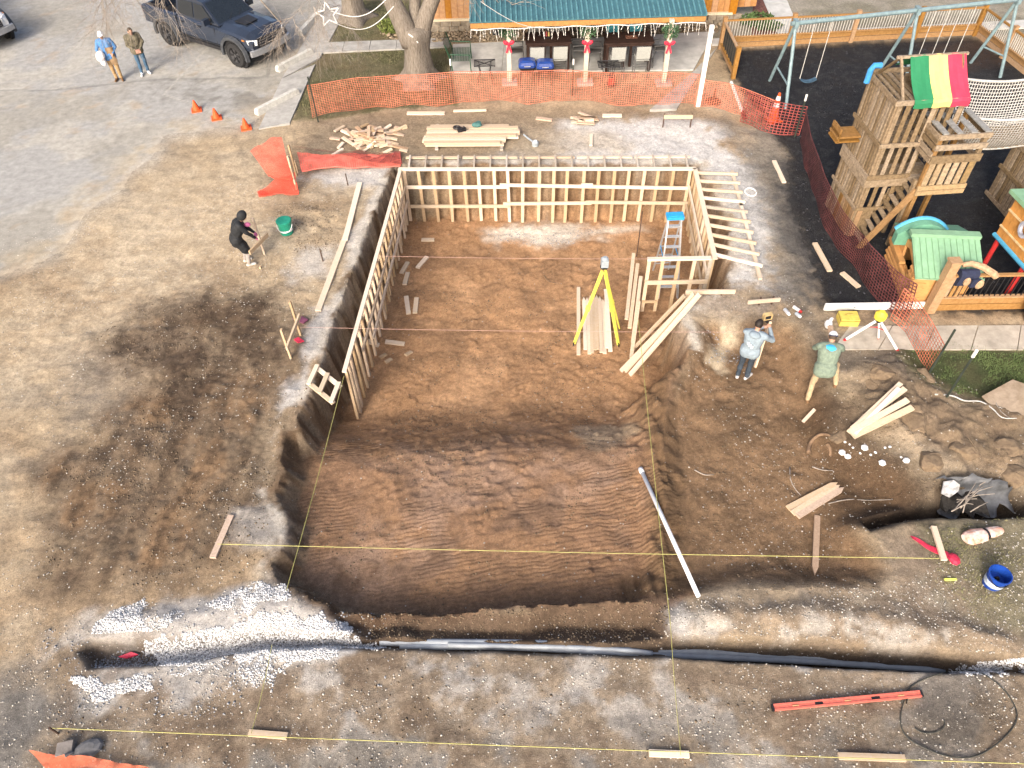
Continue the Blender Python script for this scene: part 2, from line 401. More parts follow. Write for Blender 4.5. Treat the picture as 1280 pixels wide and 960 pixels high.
# near strip: pale grey grit over brown
near_s = zone(W(70,800, 200,770, 420,770, 470,800, 830,812, 1300,836, 1300,1100, -100,1100, 60,930), .5, .4)
over(col(146, 129, 107), near_s * .85); over(col(112, 112, 110), zone(W(-80,850, 70,840, 120,890, 60,935, 60,1000, -80,1000), .5, .4) * .85); over(col(208, 206, 202), zone(W(150,803, 330,765, 400,770, 455,792, 470,812, 330,818, 200,835), .12, .5) * .9); over(col(204, 200, 192), zone(W(110,775, 330,735, 420,765, 470,800, 330,850, 110,880, 90,820), .3, .4) * .6); over(col(186, 179, 168), near_s * sst(-.03, .14, N2 + N4 * .5) * .8); over(col(110, 90, 70), near_s * sst(.06, .2, -N2 - N4 * .6) * .55)
over(col(100, 94, 84), near_s * sst(4.2, 3.4, GY) * sst(-.1, .2, N2) * .7)
nr2 = zone(W(820,752, 1010,745, 1110,735, 1100,670, 1180,650, 1300,640, 1300,822, 830,800), .4, .4)
over(col(142, 124, 102), nr2 * .9); over(col(158, 145, 124), nr2 * sst(.02, .2, N2) * .8)
over(col(128, 122, 92), zone(W(1150,660, 1300,640, 1700,640, 1700,900, 1300,800, 1220,770, 1180,720), .4) * .8)                        # thin dry turf
over(col(196, 188, 174), zone(W(825,776, 1000,776, 1190,786, 1190,806, 1000,798, 835,793), .12, .3) * sst(-.12, .12, N2 + N3 * .5) * .75); over(col(186, 184, 180), zone(W(815,755, 850,752, 860,790, 825,800), .15, .3) * .6); over(col(92, 82, 70), zone(W(1150,850, 1240,850, 1265,900, 1230,940, 1150,930, 1125,890), .3, .4) * .7)
# white chalky lime dust
chalk = col(205, 203, 198)
over(chalk, zone(W(690,152, 840,140, 905,170, 935,215, 965,300, 965,365, 915,355, 915,300, 905,255, 880,205, 700,206, 500,208, 560,196, 690,192), .4, .8) * (1.2 + N3 * 1.2))
over(chalk, zone(W(375,215, 500,205, 490,235, 400,235), .3, .5) * .8)
over(chalk, zone(W(395,390, 425,385, 440,300, 465,255, 480,228, 470,300, 430,400, 395,460, 380,500, 350,520, 365,490), .18, .35) * .75)
over(chalk, zone(W(360,320, 410,310, 410,345, 375,345), .3, .5) * .6)
over(col(178, 172, 162), zone(W(300,640, 350,640, 355,690, 330,700, 300,690), .25, .4) * .7)
over(col(190, 186, 180), zone(W(130,770, 340,735, 410,755, 400,780, 180,800), .25, .4) * .7)
over(col(120, 116, 108), zone(W(905,150, 985,160, 1010,260, 1020,330, 1010,380, 965,370, 960,290, 935,210), .5, .8) * .75)
over(col(84, 82, 80), zone(W(960,200, 990,190, 1020,330, 1040,385, 1010,385, 985,290), .4, .6) * .85)
over(col(172, 158, 140), zone(W(830,366, 900,362, 965,380, 955,392, 860,394, 825,410), .3, .5) * .8)
over(col(140, 122, 96), zone(W(380,150, 520,135, 880,132, 905,150, 700,150, 700,200, 500,206, 380,205), .4, .5) * .7)
over(col(188, 170, 140), zone(W(640,165, 760,160, 800,190, 640,195), .4, .5) * .6)
# excavation
pit = sst(-.12, .12, E_['pit'])
over(col(166, 127, 88), pit)
over(col(140, 108, 77), pit * sst(-.05, .15, N2) * .7); over(col(184, 144, 103), pit * sst(.04, .2, N4) * .6)
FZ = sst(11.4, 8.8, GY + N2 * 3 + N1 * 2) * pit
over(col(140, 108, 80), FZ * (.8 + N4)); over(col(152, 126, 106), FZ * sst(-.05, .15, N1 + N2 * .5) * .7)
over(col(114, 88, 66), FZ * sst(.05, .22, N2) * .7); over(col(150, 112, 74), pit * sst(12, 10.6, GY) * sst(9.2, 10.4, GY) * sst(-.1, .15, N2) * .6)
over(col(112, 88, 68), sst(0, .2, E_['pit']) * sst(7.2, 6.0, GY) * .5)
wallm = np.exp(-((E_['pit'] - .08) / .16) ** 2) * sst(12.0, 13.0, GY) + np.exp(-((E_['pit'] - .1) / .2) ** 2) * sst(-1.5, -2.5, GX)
over(col(134, 106, 74), wallm * .8); over(col(104, 84, 62), wallm * sst(-2.2, -2.8, GX) * .8); over(col(190, 172, 142), wallm * sst(-.05, .15, vnoise(GX * 5, GY * 5, 9) - .5) * .28)  # left wall also darkened in its colour to carry the deep trench's shade
over(col(206, 198, 184), zone(WZ(-1.62, 600,279, 640,276, 760,277, 800,281, 720,292, 690,300, 640,298, 610,290), .35, .5) * pit * .9)
over(col(176, 158, 130), zone(WZ(-1.0, 720,530, 770,520, 790,550, 740,565), .25, .6) * pit * .6)
sh = sst(-.1, .4, E_['shelf'])
over(col(138, 110, 80), sh); over(col(112, 90, 66), sh * sst(-.02, .18, N2) * .8); over(col(112, 88, 62), E_['sl'] * .8)
over(col(92, 72, 52), zone(W(1010,440, 1060,500, 1120,560, 1180,600, 1150,650, 1090,665, 1020,560), .5) * .8)
over(col(126, 105, 80), E_['rm'] * .9); over(col(136, 116, 88), E_['rm'] * sst(-.02, .2, N2)); over(col(104, 96, 86), zone(W(1010,400, 1060,430, 1130,440, 1120,470, 1060,470, 1040,450), .4) * .7)
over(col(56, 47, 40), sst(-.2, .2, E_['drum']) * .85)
over(col(92, 71, 53), sst(-.25, .1, E_['bank']) * .92); over(col(84, 70, 56), sst(-.05, .1, E_['cond']) * .8)
over(col(206, 190, 160), zone(WZ(-.3, 890,408, 915,402, 922,425, 908,440, 900,462, 888,450), .12, .3) * .75)
lip = np.exp(-((E_['pit'] + .13) / .15) ** 2) * sst(2.2, .2, GX + (GY > 12) * -9.0 * (GX > 4)) * sst(6.0, 7.0, GY)
over(col(206, 198, 182), lip * sst(-.12, .1, N2 + N4) * .85)
# mulch, lawns, far ground, asphalt
mu = sst(-.25, .25, sdf(GX, GY, MULCH) + N3 * .4)
over(col(60, 61, 65), mu); over(col(92, 92, 92), mu * sst(.0, .22, N3) * .5); over(col(66, 62, 60), mu * sst(.0, .2, N2) * .5); over(col(104, 82, 68), mu * zone(W(1160,60, 1230,45, 1260,80, 1200,85), .6) * .6)
l1 = sst(-.15, .15, sdf(GX, GY, LAWN1) + N3 * .3)
over(col(140, 132, 102), l1); over(col(118, 116, 84), l1 * sst(-.05, .15, N2)); over(col(142, 128, 98), l1 * sst(.02, .2, N4) * .7)
l2 = zone(LAWN2, .3, .4)
over(col(100, 110, 74), l2); over(col(118, 116, 84), l2 * sst(.0, .2, N2) * .7)
far = sst(27.6, 28.2, GY) * sst(7.5, 8.2, GX)
over(col(158, 150, 132), far); over(col(134, 128, 106), far * sst(-.1, .2, N4))
farL = sst(30, 33, GY) * sst(-3, -2, GX) * (1 - far)
over(col(120, 116, 90), farL)
asd = sdf(GX, GY, ASPH) + N1 * 1.6 + N2 * .5
asp = sst(-1.0, .6, asd)
over(col(180, 179, 175), asp); over(col(198, 193, 181), asp * sst(-.06, .16, N4 + N1) * .7); over(col(164, 160, 150), asp * sst(.04, .2, N1 - N2 * .4) * .6)
over(col(190, 168, 128), asp * sst(1.6, -.4, asd) * sst(-.12, .12, N2) * .6); over(col(184, 158, 124), asp * sst(.16, .3, N2) * .35)
over(col(140, 137, 130), zone(W(190,100, 340,96, 345,125, 300,130, 180,122), .35, .5) * sst(-.1, .2, N2) * .75)
road_line = sst(.10, .03, np.abs(sdf(GX, GY, W(-80,113, 60,113, 200,99, 335,97, 335,-400, -80,-400)) + N2 * .2))
over(col(120, 120, 118), road_line * .5)
over(col(196, 193, 185), sst(.045, .03, np.abs(sdf(GX, GY, W(205,118, 330,162, 500,-200)))) * sst(22.2, 22.4, GY) * .8 * asp)
over(col(204, 184, 150), zone(W(60,310, 170,235, 320,205, 345,300, 270,355, 150,410, 20,500, -40,420), .8, .9) * (.45 + N3 + N4) * (1 - asp))
_s = ((1 - asp) * (1 - mu) * (1 - l1) * (1 - l2))[..., None]
A = A * (1 + .30 * sst(0, .3, E_['pit']) + .16 * sst(0, .4, E_['shelf']) * (E_['pit'] < 0))[..., None]
_g = A.mean(-1, keepdims=True); _k = (.22 - .10 * np.maximum(sst(0, .3, E_['pit']), sst(0, .4, E_['shelf'])))[..., None]; A = A * (1 - _s) + (A * (1 - _k) + _g * _k) * np.array([1.34, 1.33, 1.33]) * _s
A = np.clip(A, .004, .72)

def soil_mat(name, sc=1.0, bump=.6, rough=.95, speck=.42, spec=.15):
    mt = bpy.data.materials.new(name); mt.use_nodes = True
    n, l = mt.node_tree.nodes, mt.node_tree.links; bs = n['Principled BSDF']
    bs.inputs['Roughness'].default_value = rough; bs.inputs['Specular IOR Level'].default_value = spec
    at = n.new('ShaderNodeAttribute'); at.attribute_name = 'soil'
    tc = n.new('ShaderNodeTexCoord')
    def noise(s, d=6, r=.7):
        q = n.new('ShaderNodeTexNoise'); q.inputs['Scale'].default_value = s; q.inputs['Detail'].default_value = d; q.inputs['Roughness'].default_value = r
        l.new(tc.outputs['Object'], q.inputs['Vector']); return q.outputs['Fac']
    def rng(v, lo, hi, a=.3, b=.7):
        q = n.new('ShaderNodeMapRange'); q.inputs['From Min'].default_value = a; q.inputs['From Max'].default_value = b
        q.inputs['To Min'].default_value = lo; q.inputs['To Max'].default_value = hi; l.new(v, q.inputs['Value']); return q.outputs[0]
    def mul(c, v):
        q = n.new('ShaderNodeVectorMath'); q.operation = 'MULTIPLY'; l.new(c, q.inputs[0]); l.new(v, q.inputs[1]); return q.outputs[0]
    fine = noise(13 * sc, 9, .8); mid = noise(2.6 * sc, 7, .72); tiny = noise(75 * sc, 4, .8)
    c = mul(at.outputs['Color'], rng(fine, 1 - speck, 1 + speck)); c = mul(c, rng(mid, .76, 1.24)); c = mul(c, rng(tiny, .55, 1.45))
    vo = n.new('ShaderNodeTexVoronoi'); vo.inputs['Scale'].default_value = 16 * sc; l.new(tc.outputs['Object'], vo.inputs['Vector'])
    mx = n.new('ShaderNodeMix'); mx.data_type = 'RGBA'; mx.inputs['B'].default_value = (.42, .37, .3, 1)
    pk = rng(vo.outputs['Distance'], .5, 0, .10, .17); wn = n.new('ShaderNodeSeparateColor'); l.new(vo.outputs['Color'], wn.inputs[0])
    th = rng(wn.outputs[0], 0, 1, .80, .86); mm = n.new('ShaderNodeMath'); mm.operation = 'MULTIPLY'; l.new(pk, mm.inputs[0]); l.new(th, mm.inputs[1])
    l.new(mm.outputs[0], mx.inputs['Factor']); l.new(c, mx.inputs['A']); l.new(mx.outputs['Result'], bs.inputs['Base Color'])
    bp = n.new('ShaderNodeBump'); bp.inputs['Strength'].default_value = bump; bp.inputs['Distance'].default_value = .06
    ad = n.new('ShaderNodeMath'); ad.operation = 'ADD'; l.new(fine, ad.inputs[0]); l.new(tiny, ad.inputs[1])
    l.new(ad.outputs[0], bp.inputs['Height']); l.new(bp.outputs[0], bs.inputs['Normal'])
    return mt
soil_m = soil_mat('soil'); asph_m = soil_mat('asphalt', 1.6, .12, .9, .08); grass_m = soil_mat('turf', 1.5, .9, .95, .4); mulch_m = soil_mat('rubber_mulch', 2.0, 1.0, .8, .6)

exc_m = soil_mat('dug_soil', 1.0, .8)
_n, _l = exc_m.node_tree.nodes, exc_m.node_tree.links
_tc = _n.new('ShaderNodeTexCoord'); _mp = _n.new('ShaderNodeMapping'); _mp.inputs['Rotation'].default_value = (0, 0, math.radians(82)); _l.new(_tc.outputs['Object'], _mp.inputs['Vector'])
_wv = _n.new('ShaderNodeTexWave'); _wv.inputs['Scale'].default_value = 3.3; _wv.inputs['Distortion'].default_value = 9; _wv.inputs['Detail'].default_value = 4; _wv.inputs['Detail Scale'].default_value = .55; _wv.inputs['Detail Roughness'].default_value = .6
_l.new(_mp.outputs[0], _wv.inputs['Vector'])
_at = _n.new('ShaderNodeAttribute'); _at.attribute_name = 'soil'            # alpha carries where the bucket scraped
_mk = _n.new('ShaderNodeMath'); _mk.operation = 'MULTIPLY'; _l.new(_wv.outputs['Fac'], _mk.inputs[0]); _l.new(_at.outputs['Alpha'], _mk.inputs[1])
_b0 = [q for q in _n if q.type == 'BUMP'][0]; _b1 = _n.new('ShaderNodeBump'); _b1.inputs['Strength'].default_value = .38; _b1.inputs['Distance'].default_value = .035
_l.new(_mk.outputs[0], _b1.inputs['Height']); _l.new(_b0.outputs[0], _b1.inputs['Normal']); _l.new(_b1.outputs[0], _n['Principled BSDF'].inputs['Normal'])
STREAK = np.clip(E_['frontz'] * sst(-.06, .12, fbm(GX, GY, .7, 4, 74)), 0, 1)
def cut_ground(name, mask, mt):
    f = mask[:-1, :-1]; ny, nx = shp
    idx = np.arange(ny * nx).reshape(shp)
    q = np.stack([idx[:-1, :-1], idx[:-1, 1:], idx[1:, 1:], idx[1:, :-1]], -1)[f]
    used, inv = np.unique(q, return_inverse=True); inv = inv.reshape(-1)
    me = bpy.data.meshes.new(name); nf = len(q)
    me.vertices.add(len(used)); me.loops.add(nf * 4); me.polygons.add(nf)
    co = np.stack([GX.ravel()[used], GY.ravel()[used], GZ.ravel()[used]], -1).astype(np.float32)
    me.vertices.foreach_set('co', co.ravel()); me.loops.foreach_set('vertex_index', inv.astype(np.int32))
    me.polygons.foreach_set('loop_start', np.arange(0, nf * 4, 4, dtype=np.int32)); me.polygons.foreach_set('use_smooth', np.ones(nf, bool))
    ca = me.color_attributes.new('soil', 'FLOAT_COLOR', 'POINT')
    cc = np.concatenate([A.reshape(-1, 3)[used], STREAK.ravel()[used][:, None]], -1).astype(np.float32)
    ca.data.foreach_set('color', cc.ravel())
    me.update(calc_edges=True); me.materials.append(mt)
    o = bpy.data.objects.new(name, me); C.objects.link(o); o['kind'] = 'structure'
    return o
m_as = asp > .5; m_mu = (mu > .5) & ~m_as; m_la = ((l1 > .5) | (l2 > .5) | (farL > .5)) & ~m_as & ~m_mu
m_ex = ((E_['pit'] > .0) | (E_['shelf'] > .0)) & ~m_as & ~m_mu & ~m_la
cut_ground('parking_lot', m_as, asph_m); cut_ground('mulch_bed', m_mu, mulch_m); cut_ground('lawn', m_la, grass_m)
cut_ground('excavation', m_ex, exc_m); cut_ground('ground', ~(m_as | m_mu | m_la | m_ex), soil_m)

# from here on heights are read off the finished sheet
def terrain(x, y):
    x = np.asarray(x, float); y = np.asarray(y, float)
    i = np.clip(np.searchsorted(XS, x) - 1, 0, len(XS) - 2); j = np.clip(np.searchsorted(YS, y) - 1, 0, len(YS) - 2)
    u = (x - XS[i]) / (XS[i + 1] - XS[i]); v = (y - YS[j]) / (YS[j + 1] - YS[j])
    return (GZ[j, i] * (1 - u) + GZ[j, i + 1] * u) * (1 - v) + (GZ[j + 1, i] * (1 - u) + GZ[j + 1, i + 1] * u) * v
# ---- loose stones, counted by nobody
def scatter_stones(name, pts, size, mt, flat=.7, seed=1, kind='stuff', jit=.5):
    rs = np.random.default_rng(seed); n = len(pts)
    base = np.array([[1, 0, 0], [-.9, .1, 0], [.1, 1, .05], [-.05, -1, 0], [.1, .1, .8], [0, 0, -.7]])
    fc = np.array([[0, 2, 4], [2, 1, 4], [1, 3, 4], [3, 0, 4], [2, 0, 5], [1, 2, 5], [3, 1, 5], [0, 3, 5]])
    s = size * np.exp(rs.normal(0, jit, n)); s = np.minimum(s, size * 2.6)
    a = rs.uniform(0, 6.28, n); ca, sa = np.cos(a), np.sin(a)
    v = base[None] * (1 + rs.uniform(-.3, .3, (n, 6, 3))); v = v * s[:, None, None] * np.array([1, .8, flat])
    x = v[..., 0] * ca[:, None] - v[..., 1] * sa[:, None]; y = v[..., 0] * sa[:, None] + v[..., 1] * ca[:, None]
    vv = np.stack([x + pts[:, 0:1], y + pts[:, 1:2], v[..., 2] + pts[:, 2:3] + s[:, None] * .25], -1).reshape(-1, 3)
    ff = (fc[None] + (np.arange(n) * 6)[:, None, None]).reshape(-1)
    me = bpy.data.meshes.new(name); me.vertices.add(len(vv)); me.loops.add(len(ff)); me.polygons.add(len(ff) // 3)
    me.vertices.foreach_set('co', vv.astype(np.float32).ravel()); me.loops.foreach_set('vertex_index', ff.astype(np.int32))
    me.polygons.foreach_set('loop_start', np.arange(0, len(ff), 3, dtype=np.int32)); me.update(calc_edges=True)
    cv = np.repeat(rs.uniform(.5, 1.15, n), 6); ca_ = me.color_attributes.new('shade', 'FLOAT_COLOR', 'POINT')
    ca_.data.foreach_set('color', np.stack([cv, cv, cv, np.ones_like(cv)], -1).astype(np.float32).ravel())
    me.materials.append(mt); o = bpy.data.objects.new(name, me); C.objects.link(o); o['kind'] = kind
    return o
def stone_mat(name, c):
    mt = bpy.data.materials.new(name); mt.use_nodes = True; n, l = mt.node_tree.nodes, mt.node_tree.links
    bs = n['Principled BSDF']; bs.inputs['Roughness'].default_value = .9; bs.inputs['Specular IOR Level'].default_value = .15
    at = n.new('ShaderNodeAttribute'); at.attribute_name = 'shade'; q = n.new('ShaderNodeVectorMath'); q.operation = 'MULTIPLY'; q.inputs[1].default_value = c
    l.new(at.outputs['Color'], q.inputs[0]); l.new(q.outputs[0], bs.inputs['Base Color']); return mt
gravel_w = stone_mat('white_gravel', (.66, .66, .66)); gravel_g = stone_mat('grey_gravel', (.34, .35, .37)); pebble_m = stone_mat('pale_pebbles', (.50, .47, .42)); clod_m = stone_mat('brown_clods', (.20, .15, .10))
rs = np.random.default_rng(5)
def throw(poly, n, dens=lambda x, y: np.ones_like(x)):
    x0, y0 = np.min(poly, 0); x1, y1 = np.max(poly, 0)
    x = rs.uniform(x0, x1, n); y = rs.uniform(y0, y1, n)
    x2 = x + fbm(x, y, 1.5, 5, 201, .7) * .75; y2 = y + fbm(x, y, 1.5, 5, 202, .7) * .75
    k = (sdf(x2, y2, poly) > 0) & (rs.uniform(0, 1, n) < dens(x, y)); x, y = x[k], y[k]
    return np.stack([x, y, terrain(x, y)], -1)
patch = lambda lo, hi, f, s: (lambda x, y: sst(lo, hi, fbm(x, y, f, 3, s)))
white = np.concatenate([
    throw(W(165,803, 330,768, 400,772, 445,795, 465,812, 330,815, 200,832), 34000),
    throw(W(120,768, 180,742, 235,742, 240,768, 180,790, 110,792), 9000, patch(-.16, .1, 2, 301)),
    throw(W(245,760, 320,728, 362,738, 365,755, 300,770), 9000, patch(-.2, .05, 2, 302)),
    throw(W(85,850, 200,838, 210,855, 110,885), 9000, patch(-.14, .12, 2, 303)),
    throw(W(215,835, 370,815, 360,840, 300,872, 280,850), 6000, patch(-.08, .14, 2, 304)),
    throw(W(1195,824, 1300,824, 1300,845, 1195,842), 4500),
    throw(W(445,800, 480,800, 480,812, 445,812), 500)])
scatter_stones('gravel_fill', white, .012, gravel_w, seed=11)
g2 = np.concatenate([throw(W(110,810, 180,805, 200,830, 120,834), 900), throw(W(60,780, 480,760, 480,900, 60,900), 1800, patch(-.1, .2, 1, 305)),
                     throw(WZ(-.4, 885,420, 920,415, 935,450, 915,475, 885,460), 500, patch(-.1, .1, 2, 306)), throw(W(700,150, 930,150, 960,360, 915,350, 880,205), 2600, patch(-.05, .15, 1.2, 307)),
                     throw(WZ(-1.6, 600,279, 760,279, 720,300, 620,298), 1500, patch(-.1, .1, 1.5, 308))])
scatter_stones('grit', g2, .012, gravel_g, seed=12)
everyw = throw(W(-200,330, 300,230, 480,210, 900,200, 1000,380, 1300,520, 1300,960, 0,960), 52000, lambda x, y: .25 + .75 * sst(-.1, .2, fbm(x, y, .9, 3, 309)))
everyw = np.concatenate([everyw, throw(W(-100,740, 480,800, 830,815, 1300,840, 1300,1000, -100,1000), 16000, lambda x, y: .3 + .7 * sst(-.1, .15, fbm(x, y, 1.4, 4, 317))), throw(W(830,750, 1110,738, 1300,650, 1300,820, 830,800), 6000)])
ok = (sdf(everyw[:, 0], everyw[:, 1], PIT) < -.1) | (rs.uniform(0, 1, len(everyw)) < .12)
scatter_stones('pebbles', everyw[ok], .0085, pebble_m, seed=13, jit=.75)
spl = np.concatenate([throw(SPOIL, 8000, patch(-.15, .15, 1.3, 310)), throw(W(345,260, 420,250, 425,310, 370,320), 1600), throw(W(1040,450, 1180,470, 1300,520, 1300,610, 1180,640, 1060,560), 4500, patch(-.1, .15, 1.3, 311)),
                      throw(W(420,760, 830,752, 834,803, 470,800), 2600), throw(FRONT, 5200, patch(-.08, .16, 1.0, 312)), throw(W(510,300, 800,300, 830,500, 450,500), 4600, patch(-.02, .16, 1.0, 313)), throw(SHELF, 4200, patch(-.05, .16, 1.0, 314)),
                      throw(W(0,850, 1300,850, 1300,960, 0,960), 1800, patch(-.02, .2, 1.0, 315))])
scatter_stones('clods', spl, .0105, clod_m, seed=14, jit=.8)
def blades(name, pts, h, m, seed):
    rg = np.random.default_rng(seed); n = len(pts); a = rg.uniform(0, 6.28, n); hh = h * rg.uniform(.5, 1.4, n); lx = rg.normal(0, .5, (n, 2)) * hh[:, None]; w_ = .010
    v = np.zeros((n, 3, 3)); v[:, :, :] = pts[:, None, :]; v[:, 0, 0] += np.cos(a) * w_; v[:, 0, 1] += np.sin(a) * w_; v[:, 1, 0] -= np.cos(a) * w_; v[:, 1, 1] -= np.sin(a) * w_; v[:, 2, :2] += lx; v[:, 2, 2] += hh
    me = bpy.data.meshes.new(name); me.from_pydata(v.reshape(-1, 3).tolist(), [], np.arange(n * 3).reshape(-1, 3).tolist()); me.materials.append(m)
    o = bpy.data.objects.new(name, me); C.objects.link(o); o['kind'] = 'stuff'
blades('dry_grass', throw(LAWN1, 16000, patch(-.2, .1, 1, 330)), .05, mat('dry_blades', (.26, .235, .13), .9, .3, 3, second=(.13, .14, .06)), 31)
blades('grass', throw(W(1130,428, 1300,438, 1300,515, 1230,500, 1180,492), 12000, patch(-.2, .1, 1, 331)), .05, mat('green_blades', (.13, .17, .065), .9, .3, 3, second=(.08, .12, .04)), 32)
blades('thin_turf', throw(W(1120,660, 1300,640, 1300,800, 1220,775, 1170,730), 7000, patch(-.1, .15, 1.5, 332)), .035, MATS['dry_blades'], 33)
mch = throw(W(905,70, 1217,50, 1330,118, 1400,395, 1160,390, 1030,386, 985,190), 9000)
scatter_stones('rubber_chips', mch, .02, stone_mat('mulch_chips', (.055, .056, .064)), flat=.4, seed=15)
# ------------------------------------------------------------------ formwork of the foundation
def lerp(a, b, t): return a + (b - a) * t
def form(name, label, A, B, n, dirn, walers, posts_bottom=None, ts=None, ext=.0, plate_w=.13):
    """top plate A-B, studs down to the floor, horizontal walers (t0, t1, z) on the inner side dirn"""
    t = Thing(name, label, 'formwork', (A + B) / 2 * 1.0)
    d = (B - A).normalized(); inner = Vector(dirn)
    t.part('top_plate', MB().beam(A - d * .05, B + d * .05, plate_w, .05), pine_pale)
    for k, tt in enumerate(ts or [.015 + .97 * i / (n - 1) for i in range(n)]):
        q = lerp(A, B, tt) + d * R.uniform(-.04, .04) + inner * .02
        zb = (posts_bottom if posts_bottom is not None else gz(q.x, q.y)) - .05
        top = q + V(0, 0, -.027 + ext); lean = V(R.uniform(-.03, .03), R.uniform(-.03, .03), 0)
        t.part('stud', MB().beam(V(q.x, q.y, zb) + lean, top, .06, .095, inner.cross(V(0, 0, 1))), pine)
    for (t0, t1, z0, z1, off) in walers:
        a, b = lerp(A, B, t0) + inner * off, lerp(A, B, t1) + inner * off; a.z, b.z = z0, z1
        t.part('waler', MB().beam(a, b, .045, .10), pine_pale)
    return t
RA, RB = P(500, 211.5, .09), P(868, 211, .09)
fr_ = form('rear_form_wall', 'long pine form wall along the rear of the pit with studs and two rails', RA, RB, 20, (0, -1, 0),
     [(.01, .37, -.48, -.47, .10), (.34, 1, -.40, -.52, .101), (.62, .66, -.37, -.37, .15), (.02, .37, -1.18, -1.17, .10), (.35, .66, -1.08, -1.05, .101), (.64, 1, -1.02, -1.06, .102)])
ra, rb = P(506, 197, .10), P(864, 196, .10)
for k in range(5): fr_.part('ground_rail', MB().beam(lerp(ra, rb, k / 5 + .004), lerp(ra, rb, (k + 1) / 5 - .004), .10, .04), pine_pale)
dull = mat('dull_pine', (.40, .35, .29), .85, .12, 18, tint=.15)  # greyer, duller pine for the rear struts and a few odd pieces
for k in range(18):
    a = lerp(RA, RB, .03 + .95 * k / 17) + V(0, .08, -.005); b = lerp(ra, rb, .02 + .96 * k / 17) + V(0, .03, .042)
    fr_.part('strut', MB().beam(a, b, .05, .07), dull)
LA, LB = P(500, 214, .09), P(431, 463, .09)
form('left_form_wall', 'pine form wall down the left side of the pit seen edge on', LA, LB, 25, (1, 0, 0),
     [(.0, .86, -.45, -.45, .10), (.0, .74, -.98, -.98, .10), (.02, .8, -.42, -.42, -.10), (.0, .7, -1.0, -1.0, -.10)],
     ts=[.01 + .045 * i for i in range(19)] + [.87, .905, .94, .97, 1.0], ext=.035, plate_w=.10)
SA, SB = P(869, 212, .09), P(893.5, 322, .09)
fs_ = form('right_form_wall', 'pine form wall on the right of the pit braced by slanting boards to the ground', SA, SB, 12, (-1, 0, 0),
     [(.0, 1, -.5, -.5, .10), (.0, 1, -1.1, -1.1, .10)])
sa, sb = P(915, 214, .10), P(950.5, 349, .10)
for a, b in ((0, .36), (.34, .70), (.68, 1)): fs_.part('ground_rail', MB().beam(lerp(sa, sb, a), lerp(sa, sb, b) + V(0, 0, .0), .09, .06), pine_pale)
for k in range(10):
    a = lerp(SA, SB, .04 + .93 * k / 9) + V(.05, 0, -.005); b = lerp(sa, sb, .04 + .86 * k / 9) + V(.12, -.04, .052)
    fs_.part('strut', MB().beam(a, b, .05, .085), pine_pale if k != 4 else dull)
FA, FB = P(812, 324, .09), P(889, 322.5, .09)
t = Thing('short_form_panel', 'short open pine form panel with two rails beside the ladder', 'formwork', (FA + FB) / 2)
t.part('top_plate', MB().beam(FA - V(.06, 0, 0), FB, .10, .07), pine_pale)
zl = above(FA, 808, 351).z
t.part('rail', MB().beam(V(FA.x - .05, FA.y - .08, zl), V(FB.x + .02, FB.y - .08, zl), .04, .12), pine_pale)
for k, tt in enumerate((.0, .22, .48, .74, 1.0)):
    q = lerp(FA, FB, tt); zb = max(-1.75, gz(q.x, q.y) - .02)
    t.part('stud', MB().beam(V(q.x, q.y, zb), q - V(0, 0, .037), .09, .05), pine if k != 4 else dull)
q = lerp(FA, FB, 0); t.part('foot_board', MB().beam(V(q.x - .05, q.y - .06, -1.35), V(q.x + .35, q.y - .06, -1.35), .05, .06), pine)

# ------------------------------------------------------------------ sticks and boards lying about
def board(A, B, wd, ht, label, m=pine_pale, name='board', cat='board', group=None, dz=None, point=0, ab=None):
    a, b = ab if ab else lay(A, B, (ht / 2 if dz is None else dz))
    c = (a + b) / 2
    return single(name, MB().beam(a, b, wd, ht, point=point), m, label, cat, c, group)
board((450, 230), (431.5, 302), .15, .05, 'long pale board on the dirt by the trench, farther of two end to end')
board((434, 293), (398, 390), .15, .05, 'long pale board on the dirt by the trench, nearer of two end to end')
for A, B, l in (((527, 301), (543, 301), 'thin offcut near the far left corner of the pit floor'),
                ((522, 336), (534, 322), 'short offcut lying slanted in the pit right of its neighbours'),
                ((502, 343), (510, 329), 'short offcut close against the left form, farther of a pair'),
                ((506, 357), (510, 342), 'short offcut close against the left form, nearer of a pair'),
                ((508, 372), (511, 394), 'left one of two upright offcuts on the pit floor'),
                ((521, 374), (519, 393), 'right one of two upright offcuts on the pit floor'),
                ((451, 424), (474, 433), 'white board end sticking out under the left form'),
                ((482, 429), (506, 432), 'white offcut lying alone beside the end of the left form')):
    board(A, B, .13, .05, l, pine_pale, 'offcut', 'offcut')
for (x, y), l in (((479, 446), 'small wood block below the left form, leftmost of three'), ((486, 452), 'small wood block below the left form, middle of three'), ((511, 443), 'small wood block in the pit, rightmost of three')):
    board((x - 4, y + 2), (x + 4, y - 2), .10, .05, l, pine, 'wood_block', 'offcut')
